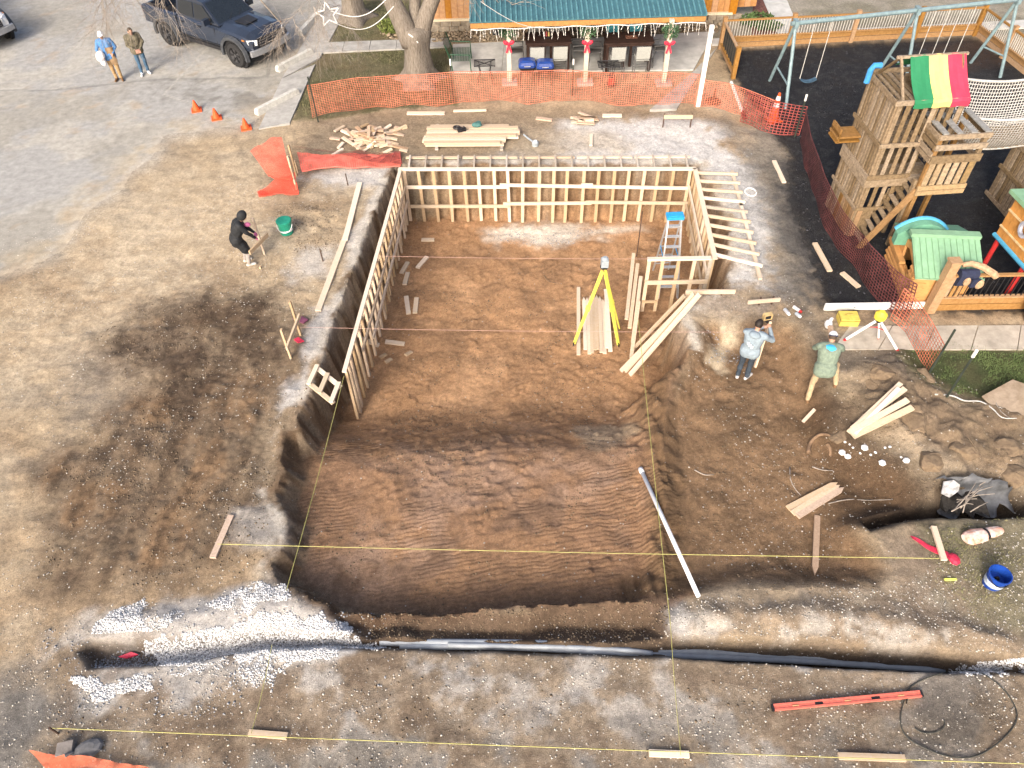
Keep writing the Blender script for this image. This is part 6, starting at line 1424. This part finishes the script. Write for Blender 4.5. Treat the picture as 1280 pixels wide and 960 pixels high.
t.part('trunk', MB().loft([[c + (c - (tb2_ + V(0, 0, z))) * flare(z) * 1.2 * max(0, math.sin(4 * i / 28 * 6.283)) for i, c in enumerate(trunk_ring(tb2_ + V(0, 0, z), r, z))] for z, r in ((-.1, .7), (.1, .58), (.4, .44), (1, .40), (2.2, .36), (3.4, .33))]), bark, smooth=True)
mb = MB(); top = tb2_ + V(0, 0, 3.3)
l1_ = limb(mb, [top + V(0, 0, -.3), top + V(-.6, -.8, 1.0), top + V(-1.8, -2.4, 1.7), top + V(-3.4, -4.0, 1.2), P(352, 30, 3.2)], .15, .018, 8)
l2_ = limb(mb, [top + V(0, 0, -.2), top + V(-1.4, -.2, 1.5), top + V(-3.6, -.6, 2.3), P(270, -60, 5.2), P(160, -34, 5.4)], .24, .06, 8)
l3_ = limb(mb, [top + V(0, 0, -.2), top + V(.4, .4, 1.6), top + V(.6, 1.2, 4)], .22, .1, 8)
t.part('limbs', mb, bark, smooth=True); mb = MB(); rr = random.Random(12)
for (x, y, z, ln, n_) in ((354, 34, 3.0, .8, 5), (366, 22, 3.3, 1.0, 2), (392, 8, 3.8, 1.2, 3), (128, -16, 5.2, 1.5, 4), (160, -20, 5.2, 1.6, 4), (190, -30, 5.4, 1.6, 2), (400, -5, 3.8, 1.3, 3), (424, 6, 3.2, 1.1, 3)):
    for j in range(n_): twigs(mb, P(x, y, z), V(rr.gauss(-.1, .6), rr.gauss(-.7, .5), rr.gauss(-.35, .4)), ln * rr.uniform(.6, 1.1), .010, 2, rr, .5, .12)
t.part('twigs', mb, twig)['kind'] = 'stuff'
# star and light strings
sc_ = P(410, 18, 3.3); t = Thing('star_decoration', 'white wire star hung on light strings above the lawn', 'decoration', sc_)
sx_, sy_ = V(1, 0, 0), V(0, .55, .83); pts = []
for k in range(11):
    a = math.pi / 2 + k * math.pi / 5 + .15; r_ = .36 if k % 2 == 0 else .16; pts.append(sc_ + sx_ * (r_ * math.cos(a)) + sy_ * (r_ * math.sin(a)))
for k in range(5): t.part('point', MB().tube([pts[2 * k], pts[2 * k + 1], pts[(2 * k + 2) % 10]], .02, 5).tube([pts[2 * k - 1] if k else pts[9], pts[2 * k]], .02, 5), lightwire)
def wire(A, B, sag, label, r=.012):
    single('light_string', MB().tube([lerp(A, B, k / 14) - V(0, 0, sag * math.sin(math.pi * k / 14)) for k in range(15)], r, 4), lightwire, label, 'lights', A)
wire(sc_ + V(.1, 0, .1), P(486, -4, 3.6), .35, 'upper white light string from the star to the forked tree'); wire(sc_ + V(.05, 0, -.2), P(492, 8, 3.2), .45, 'lower white light string from the star to the forked tree')
wire(P(396, -6, 4.4), P(404, 10, 3.5), .02, 'short white string holding up the star'); wire(P(601, 2, 3.6), P(700, 34, 2.0), .3, 'white light string over the left end of the porch roof', .009)
c = above(tb, 533, 37); single('branch_light', MB().tube([c + V(-.15, -.5, .1), c + V(0, -.52, 0), c + V(.14, -.5, -.2)], .022, 5), lightwire, 'short white light strip on the tree fork', 'lights', c)
# ------------------------------------------------------------------ vehicles
def truck(name, label, wr, wf, paint, cat='truck', side=-1, seed=1):
    """wf / wr: ground points of the front and rear wheel on the side facing the camera"""
    h = (wf - wr).normalized(); lft = V(-h.y, h.x, 0); mid = (wf + wr) / 2 + lft * .90; WB = (wf - wr).length / 2
    t = Thing(name, label, cat, mid)
    def q(x, y, z): return mid + h * x + lft * y + V(0, 0, z)
    def sec(x, w_, zb, zs, zt, crown=.10): return [q(x, s * a, z) for s, a, z in ((1, w_ - .10, zb), (1, w_, zb + .15), (1, w_ + .01, (zb + zs) / 2), (1, w_ - .02, zs - .06), (1, w_ - .10, zs), (1, w_ * .55, zt), (-1, w_ * .55, zt), (-1, w_ - .10, zs), (-1, w_ - .02, zs - .06), (-1, w_ + .01, (zb + zs) / 2), (-1, w_, zb + .15), (-1, w_ - .10, zb))]
    F_, Rr = WB + .88, -WB - 1.12
    body = MB().loft([sec(-1.02, .98, .52, 1.28, 1.28), sec(.0, .985, .50, 1.26, 1.26), sec(.95, .985, .50, 1.24, 1.25), sec(1.12, .98, .5, 1.22, 1.30), sec(1.9, .97, .5, 1.18, 1.27), sec(F_ - .35, .95, .52, 1.12, 1.20), sec(F_ - .12, .90, .55, 1.04, 1.10), sec(F_ - .02, .84, .58, .98, 1.0)])
    t.part('body', body, paint, smooth=False)
    bed = MB().loft([sec(Rr, .95, .60, .86, .86), sec(-1.06, .98, .56, .86, .86)])
    for s in (-1, 1): bed.loft([[q(x, s * .99, .70), q(x, s * .985, 1.26), q(x, s * .86, 1.30), q(x, s * .86, .84)] for x in (Rr, -1.06)])
    bed.loft([[q(Rr - .02, y, .66), q(Rr - .04, y, 1.28), q(Rr + .08, y, 1.29), q(Rr + .08, y, .84)] for y in (-.95, .95)])
    t.part('bed', bed, paint); t.part('bed_liner', MB().prism([q(Rr + .10, -.85, .875), q(-1.08, -.85, .875), q(-1.08, .85, .875), q(Rr + .10, .85, .875)], (0, 0, .02)), darkmetal)
    # cab
    def cs(x, w_, z): return [q(x, w_, z), q(x, -w_, z)]
    A = [(-1.05, .90, 1.27), (-.98, .74, 1.86), (-.7, .73, 1.93), (.1, .73, 1.95), (.42, .72, 1.90), (1.18, .86, 1.27)]
    cab = MB(); L_ = [q(x, w_, z) for x, w_, z in A]; R_ = [q(x, -w_, z) for x, w_, z in A]
    n = len(A); cab.add(L_ + R_, [tuple(range(n)), tuple(reversed(range(n, 2 * n)))] + [(i, i + n, i + 1 + n, i + 1) for i in range(n - 1)] + [(n - 1, 2 * n - 1, n, 0)])
    t.part('cab', cab, paint)
    def pane(pts, nm='window', off=.012, m=glass_dark):
        pts = [q(*p_) for p_ in pts]; nn = (pts[1] - pts[0]).cross(pts[2] - pts[0]).normalized(); c = sum(pts, V(0, 0, 0)) / len(pts)
        if nn.dot(c - q(.1, 0, 1.4)) < 0: nn = -nn
        return t.part(nm, MB().prism([p_ - nn * .02 + nn * off for p_ in pts], nn * .02), m)
    def sw(x, z, s): k = (z - 1.27) / .66; return (x, s * (.89 - .16 * k + .004), z)
    for s in (-1, 1):
        pane([sw(-.93, 1.34, s), sw(-.12, 1.34, s), sw(-.10, 1.84, s), sw(-.86, 1.82, s)]); pane([sw(-.05, 1.34, s), sw(.94, 1.34, s), sw(.42, 1.82, s), sw(-.03, 1.84, s)])
    pane([(.48, -.64, 1.86), (.48, .64, 1.86), (1.12, .78, 1.31), (1.12, -.78, 1.31)], 'windshield'); pane([(-1.04, -.7, 1.36), (-1.04, .7, 1.36), (-.985, .62, 1.82), (-.985, -.62, 1.82)], 'rear_window')
    for k in (-.25, .2): t.part('wiper', MB().tube([q(1.13, k, 1.315), q(.95, k + .35, 1.46)], .012, 5), darkmetal)
    for s in (-1, 1):
        t.part('mirror', MB().box(q(.78, s * 1.08, 1.42), (.14, .26, .2), math.atan2(h.y, h.x)).tube([q(.80, s * .9, 1.36), q(.78, s * 1.05, 1.38)], .03, 6), paint)
        for x0 in (-1.0, -.08, .98): t.part('door_seam', MB().beam(q(x0, s * .992, .62), q(x0, s * .975, 1.22), .012, .012), darkmetal)
        for x0 in (-.85, .10): t.part('door_handle', MB().beam(q(x0, s * .995, 1.12), q(x0 + .18, s * .995, 1.12), .03, .03), darkmetal)
        t.part('rocker', MB().box(q(.0, s * .98, .50), (2.3, .10, .12), math.atan2(h.y, h.x)), darkmetal)
        t.part('headlight', MB().prism([q(F_ - .16, s * .90, .86), q(F_ + .0, s * .66, .84), q(F_ + .01, s * .62, 1.02), q(F_ - .22, s * .91, 1.06)], h * .03), mat('headlight_glass', (.62, .65, .68), .12, .2, 20, spec=.6))
        t.part('marker', MB().box(q(F_ - .34, s * .94, 1.04), (.12, .02, .05), math.atan2(h.y, h.x)), mat('amber', (.5, .18, .03), .4))
        t.part('tail_light', MB().box(q(Rr - .02, s * .88, 1.08), (.05, .16, .32), math.atan2(h.y, h.x)), redplastic)
    t.part('grille', MB().prism([q(F_ + .0, -.60, .74), q(F_ + .0, .60, .74), q(F_ - .04, .60, 1.02), q(F_ - .04, -.60, 1.02)], h * .035), darkmetal)
    for z in (.80, .88, .96): t.part('grille_bar', MB().beam(q(F_ + .05, -.56, z), q(F_ + .05, .56, z), .02, .025), mat('grille_grey', (.09, .09, .1), .5))
    t.part('bumper', MB().loft([[q(F_ - .10 + .14 * (1 - abs(y) ** 3), y, .50), q(F_ + .0 + .14 * (1 - abs(y) ** 3), y, .52), q(F_ + .0 + .14 * (1 - abs(y) ** 3), y, .70), q(F_ - .10 + .14 * (1 - abs(y) ** 3), y, .72)] for y in np.linspace(-.98, .98, 11)]), mat('bumper_silver', (.34, .35, .37), .35, .1, 10, metallic=.5))
    t.part('skid_plate', MB().prism([q(F_ + .08, -.5, .5), q(F_ + .08, .5, .5), q(F_ - .15, .4, .32), q(F_ - .15, -.4, .32)], h * .03), darkmetal)
    t.part('hood_scoop', MB().prism([q(1.45, -.34, 1.315), q(1.45, .34, 1.315), q(2.0, .28, 1.285), q(2.0, -.28, 1.285)], V(0, 0, .02)), darkmetal)
    tyre_m = mat('tyre_rubber', (.022, .022, .023), .85, .15, 30); rim_m = mat('rim_grey', (.10, .10, .105), .4, .1, 20, metallic=.5)
    for x in (WB, -WB):
        for s in (-1, 1):
            c = q(x, s * .92, .43); M = Matrix([[lft.x * s, h.x, 0], [lft.y * s, h.y, 0], [0, 0, 1]]).transposed()
            rot = Matrix((( h.x, 0, lft.x * s), (h.y, 0, lft.y * s), (0, 1, 0)))
            w_ = Thing.part(t, 'wheel', MB().lathe(c, [(.0, -.16), (.30, -.16), (.40, -.15), (.43, -.10), (.43, .10), (.405, .15), (.27, .16), (.25, .10), (0, .08)], 26, rot=rot), tyre_m)
            t.part('rim', MB().lathe(c, [(.255, .155), (.24, .115), (.10, .105), (.08, .135), (0, .135)], 22, rot=rot), rim_m, w_)
            mb = MB()
            for k in range(6):
                a = k * math.pi / 3; dd = rot @ V(math.cos(a), math.sin(a), 0); mb.beam(c + rot @ V(0, 0, .13) + dd * .06, c + rot @ V(0, 0, .15) + dd * .24, .06, .03, rot @ V(0, 0, 1))
            t.part('spokes', mb, darkmetal, w_)
            mb = MB()
            for k in range(30):
                a = k * math.pi / 15; dd = rot @ V(math.cos(a), math.sin(a), 0); mb.beam(c + dd * .435 + rot @ V(0, 0, -.13), c + dd * .435 + rot @ V(0, 0, .13), .045, .025, dd)
            t.part('tread', mb, tyre_m, w_)
            arc = [q(x + .56 * math.cos(a), s * 1.0, .43 + .56 * math.sin(a)) for a in np.linspace(-.15, math.pi + .15, 14)]
            mb = MB(); mb.loft([[p_, p_ + lft * s * .09, p_ + lft * s * .09 + (p_ - c).normalized() * .10, p_ - lft * s * .03 + (p_ - c).normalized() * .14] for p_ in arc]); t.part('fender_flare', mb, mat('flare_dark', (.055, .06, .068), .45))
            t.part('wheel_well', MB().lathe(q(x, s * .975, .43), [(0, .012), (.55, .012), (.55, -.1), (0, -.1)], 24, rot=rot), darkmetal)
    return t
paint_g = mat('truck_paint_slate', (.030, .040, .062), .22, .06, 2, metallic=.3, bump=0, spec=.5, coat=.5)
paint_w = mat('truck_paint_white', (.60, .61, .62), .25, .04, 2, bump=0, spec=.5, coat=.4)
truck('pickup_truck', 'dark slate blue pickup truck parked under the bare twigs', P(218, 55), P(302, 82), paint_g)
truck('white_pickup', 'white pickup cut off by the left edge of the photo', P(-152, 20), P(-44, 68), paint_w)

# ------------------------------------------------------------------ people: one continuous body each, clothes as colours of the surface, hats and hoods as children
skin_m = mat('skin', (.42, .24, .165), .6, .06, 10, bump=.05)
def cap_mesh(mb, a, b, ra, rb, n=12):
    a, b = Vector(a), Vector(b); d = (b - a); L = max(d.length, 1e-4); d = d / L; pts, rs_ = [], []
    for k in range(4): an = math.pi / 2 * (1 - k / 3.0); pts.append(a - d * ra * math.sin(an)); rs_.append(max(ra * math.cos(an), .002))
    for k in range(1, 4): an = math.pi / 2 * (k / 3.0) ; pts.append(b + d * rb * math.sin(an)); rs_.append(max(rb * math.cos(an), .002))
    pts.insert(4, b); rs_.insert(4, rb); mb.tube(pts, rs_, n)
def person(label, foot, rz, J, mats, head_dir=(0, 1, 0), extras=None, hands='curl', voxel=.014, hunch=0, coat=None):
    """J: joints in the person's own frame (x right, y forward, z up, origin on the ground); mats: dict of materials by limb"""
    M = Matrix.Rotation(rz, 3, 'Z'); org = Vector(foot); W_ = lambda p_: org + M @ Vector(p_)
    t = Thing('person', label, 'person', org)
    j = {k: Vector(v) for k, v in J.items()}; mb = MB(); bones = []
    def bone(a, b, ra, rb, key):
        a, b = Vector(a), Vector(b); cap_mesh(mb, W_(a), W_(b), ra, rb); bones.append((W_(a), W_(b), ra, rb, key))
    hip = (j['hipL'] + j['hipR']) / 2; chest = (j['shL'] + j['shR']) / 2; waist = hip.lerp(chest, .38); neck = j['neck']
    sx = (j['shR'] - j['shL']).normalized(); k = 1.0 + (coat or 0)
    bone(j['hipL'] * .75 + j['hipR'] * .25, j['hipR'] * .75 + j['hipL'] * .25, .135, .135, 'legs')
    bone(hip, waist, .14, .13 * k, 'torso'); bone(waist - sx * .05, chest.lerp(waist, .25) - sx * .08, .125 * k, .135 * k, 'torso'); bone(waist + sx * .05, chest.lerp(waist, .25) + sx * .08, .125 * k, .135 * k, 'torso')
    if coat:
        hm = hip.lerp(waist, .25); bone(hm - sx * .075, hm + sx * .075, .135 * k, .135 * k, 'torso'); hm = hip - (waist - hip) * .25; bone(hm - sx * .08, hm + sx * .08, .132 * k, .132 * k, 'torso')
    bone(j['shL'] * .85 + j['shR'] * .15, j['shR'] * .85 + j['shL'] * .15, .085 * k, .085 * k, 'torso'); bone(chest, chest.lerp(neck, .7), .09, .065, 'torso'); bone(chest.lerp(neck, .5), neck, .058, .055, 'head')
    for s in 'LR':
        bone(j['sh' + s], j['el' + s], .068 * k, .052 * k, 'arms'); bone(j['el' + s], j['wr' + s], .05 * k, .036 * k, 'arms')
        bone(j['hip' + s], j['kn' + s], .098, .070, 'legs'); bone(j['kn' + s], j['an' + s], .068, .050, 'legs')
        toe = j.get('toe' + s, j['an' + s] + Vector((0, .17, -.05))); heel = j['an' + s] + (j['an' + s] - toe) * .25; heel.z = toe.z
        bone(heel, toe, .045, .040, 'feet'); bone(j['an' + s], heel.lerp(toe, .35), .048, .045, 'feet')
        # hand: palm, four unequal curled fingers, thumb from the side of the palm
        wr, el = j['wr' + s], j['el' + s]; f = j.get('hand' + s, (wr - el)).normalized(); side = f.cross(Vector((0, 0, 1)))
        side = (side if side.length > .1 else Vector((1, 0, 0))).normalized(); nrm = side.cross(f).normalized(); cu = -nrm
        bone(wr, wr + f * .055, .030, .034, 'hand'); bone(wr + f * .045 - side * .026, wr + f * .06 + side * .026, .018, .018, 'hand')
        for m_, ln in zip((-.030, -.010, .010, .029), (.036, .044, .041, .031)):
            p0 = wr + f * .08 + side * m_; p1 = p0 + f * ln * .8 + cu * ln * .25; p2 = p1 + f * ln * .35 + cu * ln * .75
            bone(p0, p1, .0105, .0095, 'hand'); bone(p1, p2, .0095, .008, 'hand')
        ts = 1 if s == 'L' else -1
        p0 = wr + f * .03 + side * .030 * ts; p1 = p0 + side * .028 * ts + f * .028 + cu * .012; bone(p0, p1, .013, .011, 'hand'); bone(p1, p1 + f * .03 + cu * .016 - side * .006 * ts, .011, .009, 'hand')
    hc = j['head']; hd = Vector(head_dir).normalized(); hu = (hc - neck).normalized(); hd = (hd - hu * hd.dot(hu)).normalized(); hs = hd.cross(hu).normalized()
    rotH = M @ Matrix((hs, hd, hu)).transposed()
    def HP(x, y, z): return W_(hc) + rotH @ Vector((x, y, z))
    n0 = len(mb.v); mb.ball(W_(hc), (.078, .096, .118), 16, 10, rot=rotH); mb.ball(HP(0, .035, -.062), (.058, .058, .058), 12, 8, rot=rotH)
    cap_mesh(mb, HP(0, .09, .012), HP(0, .108, -.022), .010, .016, 8)
    for s in (-1, 1): mb.ball(HP(.08 * s, .0, -.005), (.012, .026, .034), 8, 6, rot=rotH)
    bones.append((HP(0, 0, -.04), HP(0, 0, .05), .10, .10, 'head'))
    if coat and 'skirt' in J:
        for s in 'LR': bone(j['hip' + s], j['hip' + s].lerp(j['kn' + s], .8), .13, .125, 'torso')
    raw = mb.build('raw', skin_m); md = raw.modifiers.new('r', 'REMESH'); md.mode = 'VOXEL'; md.voxel_size = voxel; md.use_smooth_shade = True
    sm = raw.modifiers.new('s', 'SMOOTH'); sm.iterations = 3; sm.factor = .5
    dg = bpy.context.evaluated_depsgraph_get(); ev = raw.evaluated_get(dg); me = bpy.data.meshes.new_from_object(ev)
    bpy.data.meshes.remove(raw.data)
    keys = ['head', 'torso', 'arms', 'hand', 'legs', 'feet']; me.materials.clear()
    for kk in keys: me.materials.append(mats[kk])
    n = len(me.polygons); cc = np.zeros(n * 3, np.float32); me.polygons.foreach_get('center', cc); cc = cc.reshape(-1, 3)
    best = np.full(n, 1e9); idx = np.zeros(n, np.int32)
    for a, b, ra, rb, key in bones:
        a_, b_ = np.array(a), np.array(b); d = b_ - a_; tt = np.clip(((cc - a_) @ d) / (d @ d + 1e-9), 0, 1); dist = np.linalg.norm(cc - a_ - tt[:, None] * d, axis=1) - (ra + (rb - ra) * tt)
        m_ = dist < best; best[m_] = dist[m_]; idx[m_] = keys.index(key)
    # folds of cloth
    nv = len(me.vertices); co = np.zeros(nv * 3, np.float32); me.vertices.foreach_get('co', co); co = co.reshape(-1, 3); no = np.zeros(nv * 3, np.float32); me.vertices.foreach_get('normal', no); no = no.reshape(-1, 3)
    vm = np.zeros(nv, bool); li = np.zeros(len(me.loops), np.int32); me.loops.foreach_get('vertex_index', li); lt = np.zeros(n, np.int32); me.polygons.foreach_get('loop_total', lt)
    vm[li[np.repeat(np.isin(idx, [1, 2, 4]), lt)]] = True
    co += no * (fbm(co[:, 0] * 1.0 + co[:, 1], co[:, 2] * 1.6, 7, 3, 600)[:, None] * .035 * vm[:, None])
    me.vertices.foreach_set('co', (co - np.array(t.loc)).astype(np.float32).ravel()); me.polygons.foreach_set('material_index', idx); me.update(); me.name = 'body'
    o = bpy.data.objects.new('body', me); C.objects.link(o); o.parent = t.o
    eye = mat('eye_dark', (.02, .015, .012), .2)
    for s in (-1, 1): t.part('eye', MB().ball(HP(.031 * s, .086, .012), (.011, .008, .008), 7, 5, rot=rotH), eye)
    t.part('mouth', MB().ball(HP(0, .100, -.055), (.022, .006, .006), 8, 5, rot=rotH), mat('lips', (.30, .11, .09), .5))
    def hair(m, short=True):
        mb = MB().ball(HP(0, -.012, .018), (.088, .103, .118), 16, 10, rot=rotH); 
        mb.f = [f for f in mb.f if all(((rotH.transposed() @ (Vector(mb.v[i]) - W_(hc))).y < .06 and (rotH.transposed() @ (Vector(mb.v[i]) - W_(hc))).z > -.075 + .1 * ((rotH.transposed() @ (Vector(mb.v[i]) - W_(hc))).y > 0.0)) for i in f)]; mb.m = [0] * len(mb.f)
        t.part('hair', mb, m, smooth=True)
    def ballcap(m, bm_=None, back=False, brim=True):
        mb = MB().ball(HP(0, -.005, .035), (.092, .108, .102), 16, 10, rot=rotH); T_ = rotH.transposed()
        mb.f = [f for f in mb.f if all((T_ @ (Vector(mb.v[i]) - W_(hc))).z > .012 for i in f)]; mb.m = [0] * len(mb.f)
        c_ = t.part('cap', mb, m, smooth=True)
        if brim:
            s = -1 if back else 1; t.part('brim', MB().prism([HP(x, s * (.085 + .095 * math.cos(x / .095 * 1.45)), .030 - .01 * abs(x) / .09) for x in np.linspace(-.09, .09, 9)] + [HP(.085, s * .05, .035), HP(-.085, s * .05, .035)], rotH @ Vector((0, 0, .012))), bm_ or m, c_)
    return t, W_, HP, rotH, hair, ballcap
denim = mat('denim_blue', (.055, .115, .19), .85, .2, 30); darkdenim = mat('dark_denim', (.035, .048, .065), .85, .2, 30); khaki = mat('khaki_trousers', (.37, .28, .17), .85, .15, 25)
khaki2 = mat('tan_work_trousers', (.38, .25, .125), .85, .15, 25); bluefleece = mat('blue_fleece', (.07, .20, .43), .8, .15, 20); bootm = mat('brown_boots', (.16, .09, .045), .8, .2, 20)
camo = mat('camo_jacket', (.17, .15, .105), .9, .2, 11, second=(.055, .05, .032)); whiteshoe = mat('white_shoes', (.70, .71, .72), .6, .08, 20); greyshoe = mat('grey_shoes', (.42, .42, .42), .7, .1, 20)
hoodie = mat('grey_blue_hoodie', (.215, .27, .315), .85, .12, 15); greenj = mat('sage_green_jacket', (.155, .20, .155), .85, .12, 15); blackcoat = mat('black_coat', (.018, .02, .023), .75, .2, 15)
darkhair = mat('dark_hair', (.02, .014, .011), .6, .2, 60); brownhair = mat('brown_hair', (.07, .05, .035), .7, .2, 60); capwhite = mat('white_cap', (.74, .74, .75), .7, .05, 20); hoodblue = mat('bright_blue_hood', (.05, .34, .66), .75, .1, 15)

# 1 man in a white cap and blue top
f = P(150, 100); J = dict(hipL=(-.10, 0, .92), hipR=(.10, 0, .92), knL=(-.09, .03, .49), knR=(.09, .02, .49), anL=(-.08, 0, .09), anR=(.09, -.05, .09), shL=(-.19, -.02, 1.42), shR=(.19, -.02, 1.42), neck=(0, .01, 1.50), head=(0, .03, 1.63),
     elL=(-.30, -.02, 1.16), wrL=(-.16, .16, 1.02), elR=(.33, .02, 1.15), wrR=(.22, .20, 1.0), toeL=(-.11, .18, .04), toeR=(.14, .13, .04))
t, W_, HP, rH, hair, cap = person('man in a white cap and blue top holding a white bag on the parking lot', f, math.pi + .35, J, dict(head=skin_m, torso=bluefleece, arms=bluefleece, hand=skin_m, legs=khaki2, feet=bootm), (.1, 1, -.2), coat=.08)
hair(brownhair); cap(capwhite)
t.part('apron', MB().loft([[W_((-.20 + .04 * k, .145 + .02 * math.sin(k), 1.22 - .0 * k)), W_((-.18 + .035 * k, .14, .62)), W_((-.18 + .035 * k, .12, .62)), W_((-.20 + .04 * k, .125, 1.22))] for k in range(7)]), mat('tan_apron', (.27, .18, .10), .8))
g = W_((.27, .17, .98)); single('white_bag', MB().ball(g, (.15, .16, .20), 12, 8, rot=Matrix.Rotation(.3, 3, 'Y')).ball(g + V(.02, 0, -.2), (.10, .1, .14), 10, 6), capwhite, 'white bag held at the side of the man in the white cap', 'bag', g)
# 2 man in camouflage jacket and jeans
f = P(183, 92); J = dict(hipL=(-.10, 0, .90), hipR=(.10, 0, .90), knL=(-.10, .05, .48), knR=(.11, .03, .48), anL=(-.09, -.02, .09), anR=(.14, .02, .09), shL=(-.20, .05, 1.40), shR=(.20, .05, 1.40), neck=(0, .10, 1.48), head=(0, .17, 1.59),
     elL=(-.27, .08, 1.12), wrL=(-.07, .30, .98), elR=(.27, .08, 1.12), wrR=(.06, .31, .97), toeL=(-.12, .16, .04), toeR=(.2, .19, .04), handL=(.6, .5, -.2), handR=(-.6, .5, -.2))
t, W_, HP, rH, hair, cap = person('man in a camouflage jacket and jeans with his head bowed', f, math.pi + .55, J, dict(head=skin_m, torso=camo, arms=camo, hand=skin_m, legs=denim, feet=whiteshoe), (0, .7, -.7), coat=.12)
hair(brownhair)
g = W_((.02, .40, .97)); single('pink_item', MB().box(g, (.16, .10, .10), .5), mat('pink_item', (.5, .27, .2), .7), 'small pinkish item held by the man in camouflage', 'item', g)
# 3 person in a black coat bent over a stake
f = P(312, 329); J = dict(hipL=(-.09, -.12, .84), hipR=(.09, -.12, .84), knL=(-.11, .04, .44), knR=(.10, .06, .44), anL=(-.11, -.06, .09), anR=(.11, -.02, .09), shL=(-.16, .07, 1.27), shR=(.16, .07, 1.27), neck=(0, .15, 1.34), head=(0, .23, 1.43),
     elL=(-.18, .20, 1.02), wrL=(-.05, .36, .86), elR=(.18, .20, 1.02), wrR=(.07, .34, .78), toeL=(-.13, .08, .04), toeR=(.13, .13, .04), skirt=(0, 0, 0))
t, W_, HP, rH, hair, cap = person('person in a long black coat bent over a stake', f, -1.15, J, dict(head=skin_m, torso=blackcoat, arms=blackcoat, hand=mat('pink_glove', (.42, .10, .22), .7), legs=mat('grey_trousers', (.3, .27, .25), .85), feet=mat('pale_shoes', (.5, .48, .44), .7)), (0, .6, -.8), coat=.10)
mb = MB().ball(HP(0, -.03, .01), (.12, .12, .145), 14, 9, rot=rH); t.part('hood', mb, blackcoat, smooth=True)
t.part('scarf', MB().ball(W_((.03, .27, 1.18)), (.09, .07, .06), 9, 6), mat('pink_scarf', (.45, .12, .26), .8))
# 4 worker in the grey blue hoodie, back to the camera, arms up at the board
f = T(927, 472); J = dict(hipL=(-.10, 0, .90), hipR=(.10, 0, .90), knL=(-.10, .04, .47), knR=(.09, .06, .47), anL=(-.10, -.03, .09), anR=(.10, .02, .09), shL=(-.20, .03, 1.38), shR=(.20, .05, 1.40), neck=(.0, .07, 1.47), head=(.0, .14, 1.59),
     elL=(-.16, .26, 1.20), wrL=(.06, .42, 1.30), elR=(.36, .22, 1.20), wrR=(.22, .42, 1.34), toeL=(-.13, .14, .04), toeR=(.16, .18, .04))
t, W_, HP, rH, hair, cap = person('worker in a grey blue hoodie raising both hands to a stake', f, -.55, J, dict(head=skin_m, torso=hoodie, arms=hoodie, hand=skin_m, legs=darkdenim, feet=greyshoe), (.2, 1, -.25), coat=.14)
hair(darkhair)
t.part('hood', MB().ball(W_((0, -.03, 1.42)), (.14, .10, .08), 12, 7, rot=Matrix.Rotation(-.55, 3, 'Z')), hoodie, smooth=True)
for k in range(3): t.part('print', MB().box(W_((-.06 + .045 * k, -.155 - .004, 1.24 - .035 * k)), (.05, .012, .075), -.55 + .1), capwhite)
g = W_((.16, .54, 1.42)); b = V(g.x, g.y, gz(g.x, g.y)); single('stake', MB().beam(b, g + V(0, 0, .02), .05, .08), pine, 'upright stake being held by the man in the hoodie', 'stake', b)
g2 = g + V(-.08, .03, .14); t = Thing('laser_receiver', 'yellow and black device held on top of the stake', 'tool', g2)
t.part('body', MB().box(g2, (.20, .10, .14), .2), mat('tan_yellow', (.52, .38, .18), .6)); t.part('screen', MB().box(g2 + V(0, -.055, .01), (.12, .02, .08), .2), darkmetal); t.part('clamp', MB().box(g2 + V(.05, 0, -.13), (.08, .08, .12), .2), darkmetal)
# 5 worker in green, climbing the bank
f = T(1010, 502); fr = T(1043, 481); r5 = -.30
inv = Matrix.Rotation(-r5, 3, 'Z'); k5 = inv @ (fr - f)
J = dict(hipL=(.02, .22, .86), hipR=(.22, .24, .88), knL=(-.02, .18, .46), knR=(k5.x * .75 + .02, k5.y + .12, k5.z + .50), anL=(-.03, .0, .09), anR=(k5.x, k5.y - .05, k5.z + .10), shL=(-.08, .52, 1.24), shR=(.32, .54, 1.26), neck=(.12, .60, 1.31), head=(.12, .68, 1.41),
     elL=(-.13, .70, 1.00), wrL=(.02, .86, .98), elR=(.43, .74, 1.04), wrR=(.36, .90, .98), toeL=(-.06, .17, .04), toeR=(k5.x + .04, k5.y + .13, k5.z + .05))
t, W_, HP, rH, hair, cap = person('worker in a green jacket and white cap climbing the bank', f, r5, J, dict(head=skin_m, torso=greenj, arms=greenj, hand=skin_m, legs=khaki, feet=bootm), (0, 1, -.45), coat=.22)
hair(brownhair); cap(capwhite, mat('navy_brim', (.03, .04, .09), .7), back=True)
t.part('hood', MB().ball(W_((.12, .47, 1.27)), (.16, .11, .085), 14, 8, rot=Matrix.Rotation(r5, 3, 'Z') @ Matrix.Rotation(-.5, 3, 'X')), hoodblue, smooth=True)
a = W_((.34, .92, .90)); b = V(a.x + .05, a.y - .05, gz(a.x, a.y)); single('stake', MB().beam(W_((.42, .78, .55)), W_((.10, 1.15, 1.30)), .06, .10), stake_wood, 'grey board being held slanting by the man in green', 'stake', a)
g = T(1034, 409); single('white_jug', MB().ball(g + V(0, 0, .1), (.09, .11, .12), 9, 6).box(g + V(.05, .05, .2), (.07, .05, .09), .4), capwhite, 'small white jug on the bank beside the tripod', 'jug', g)
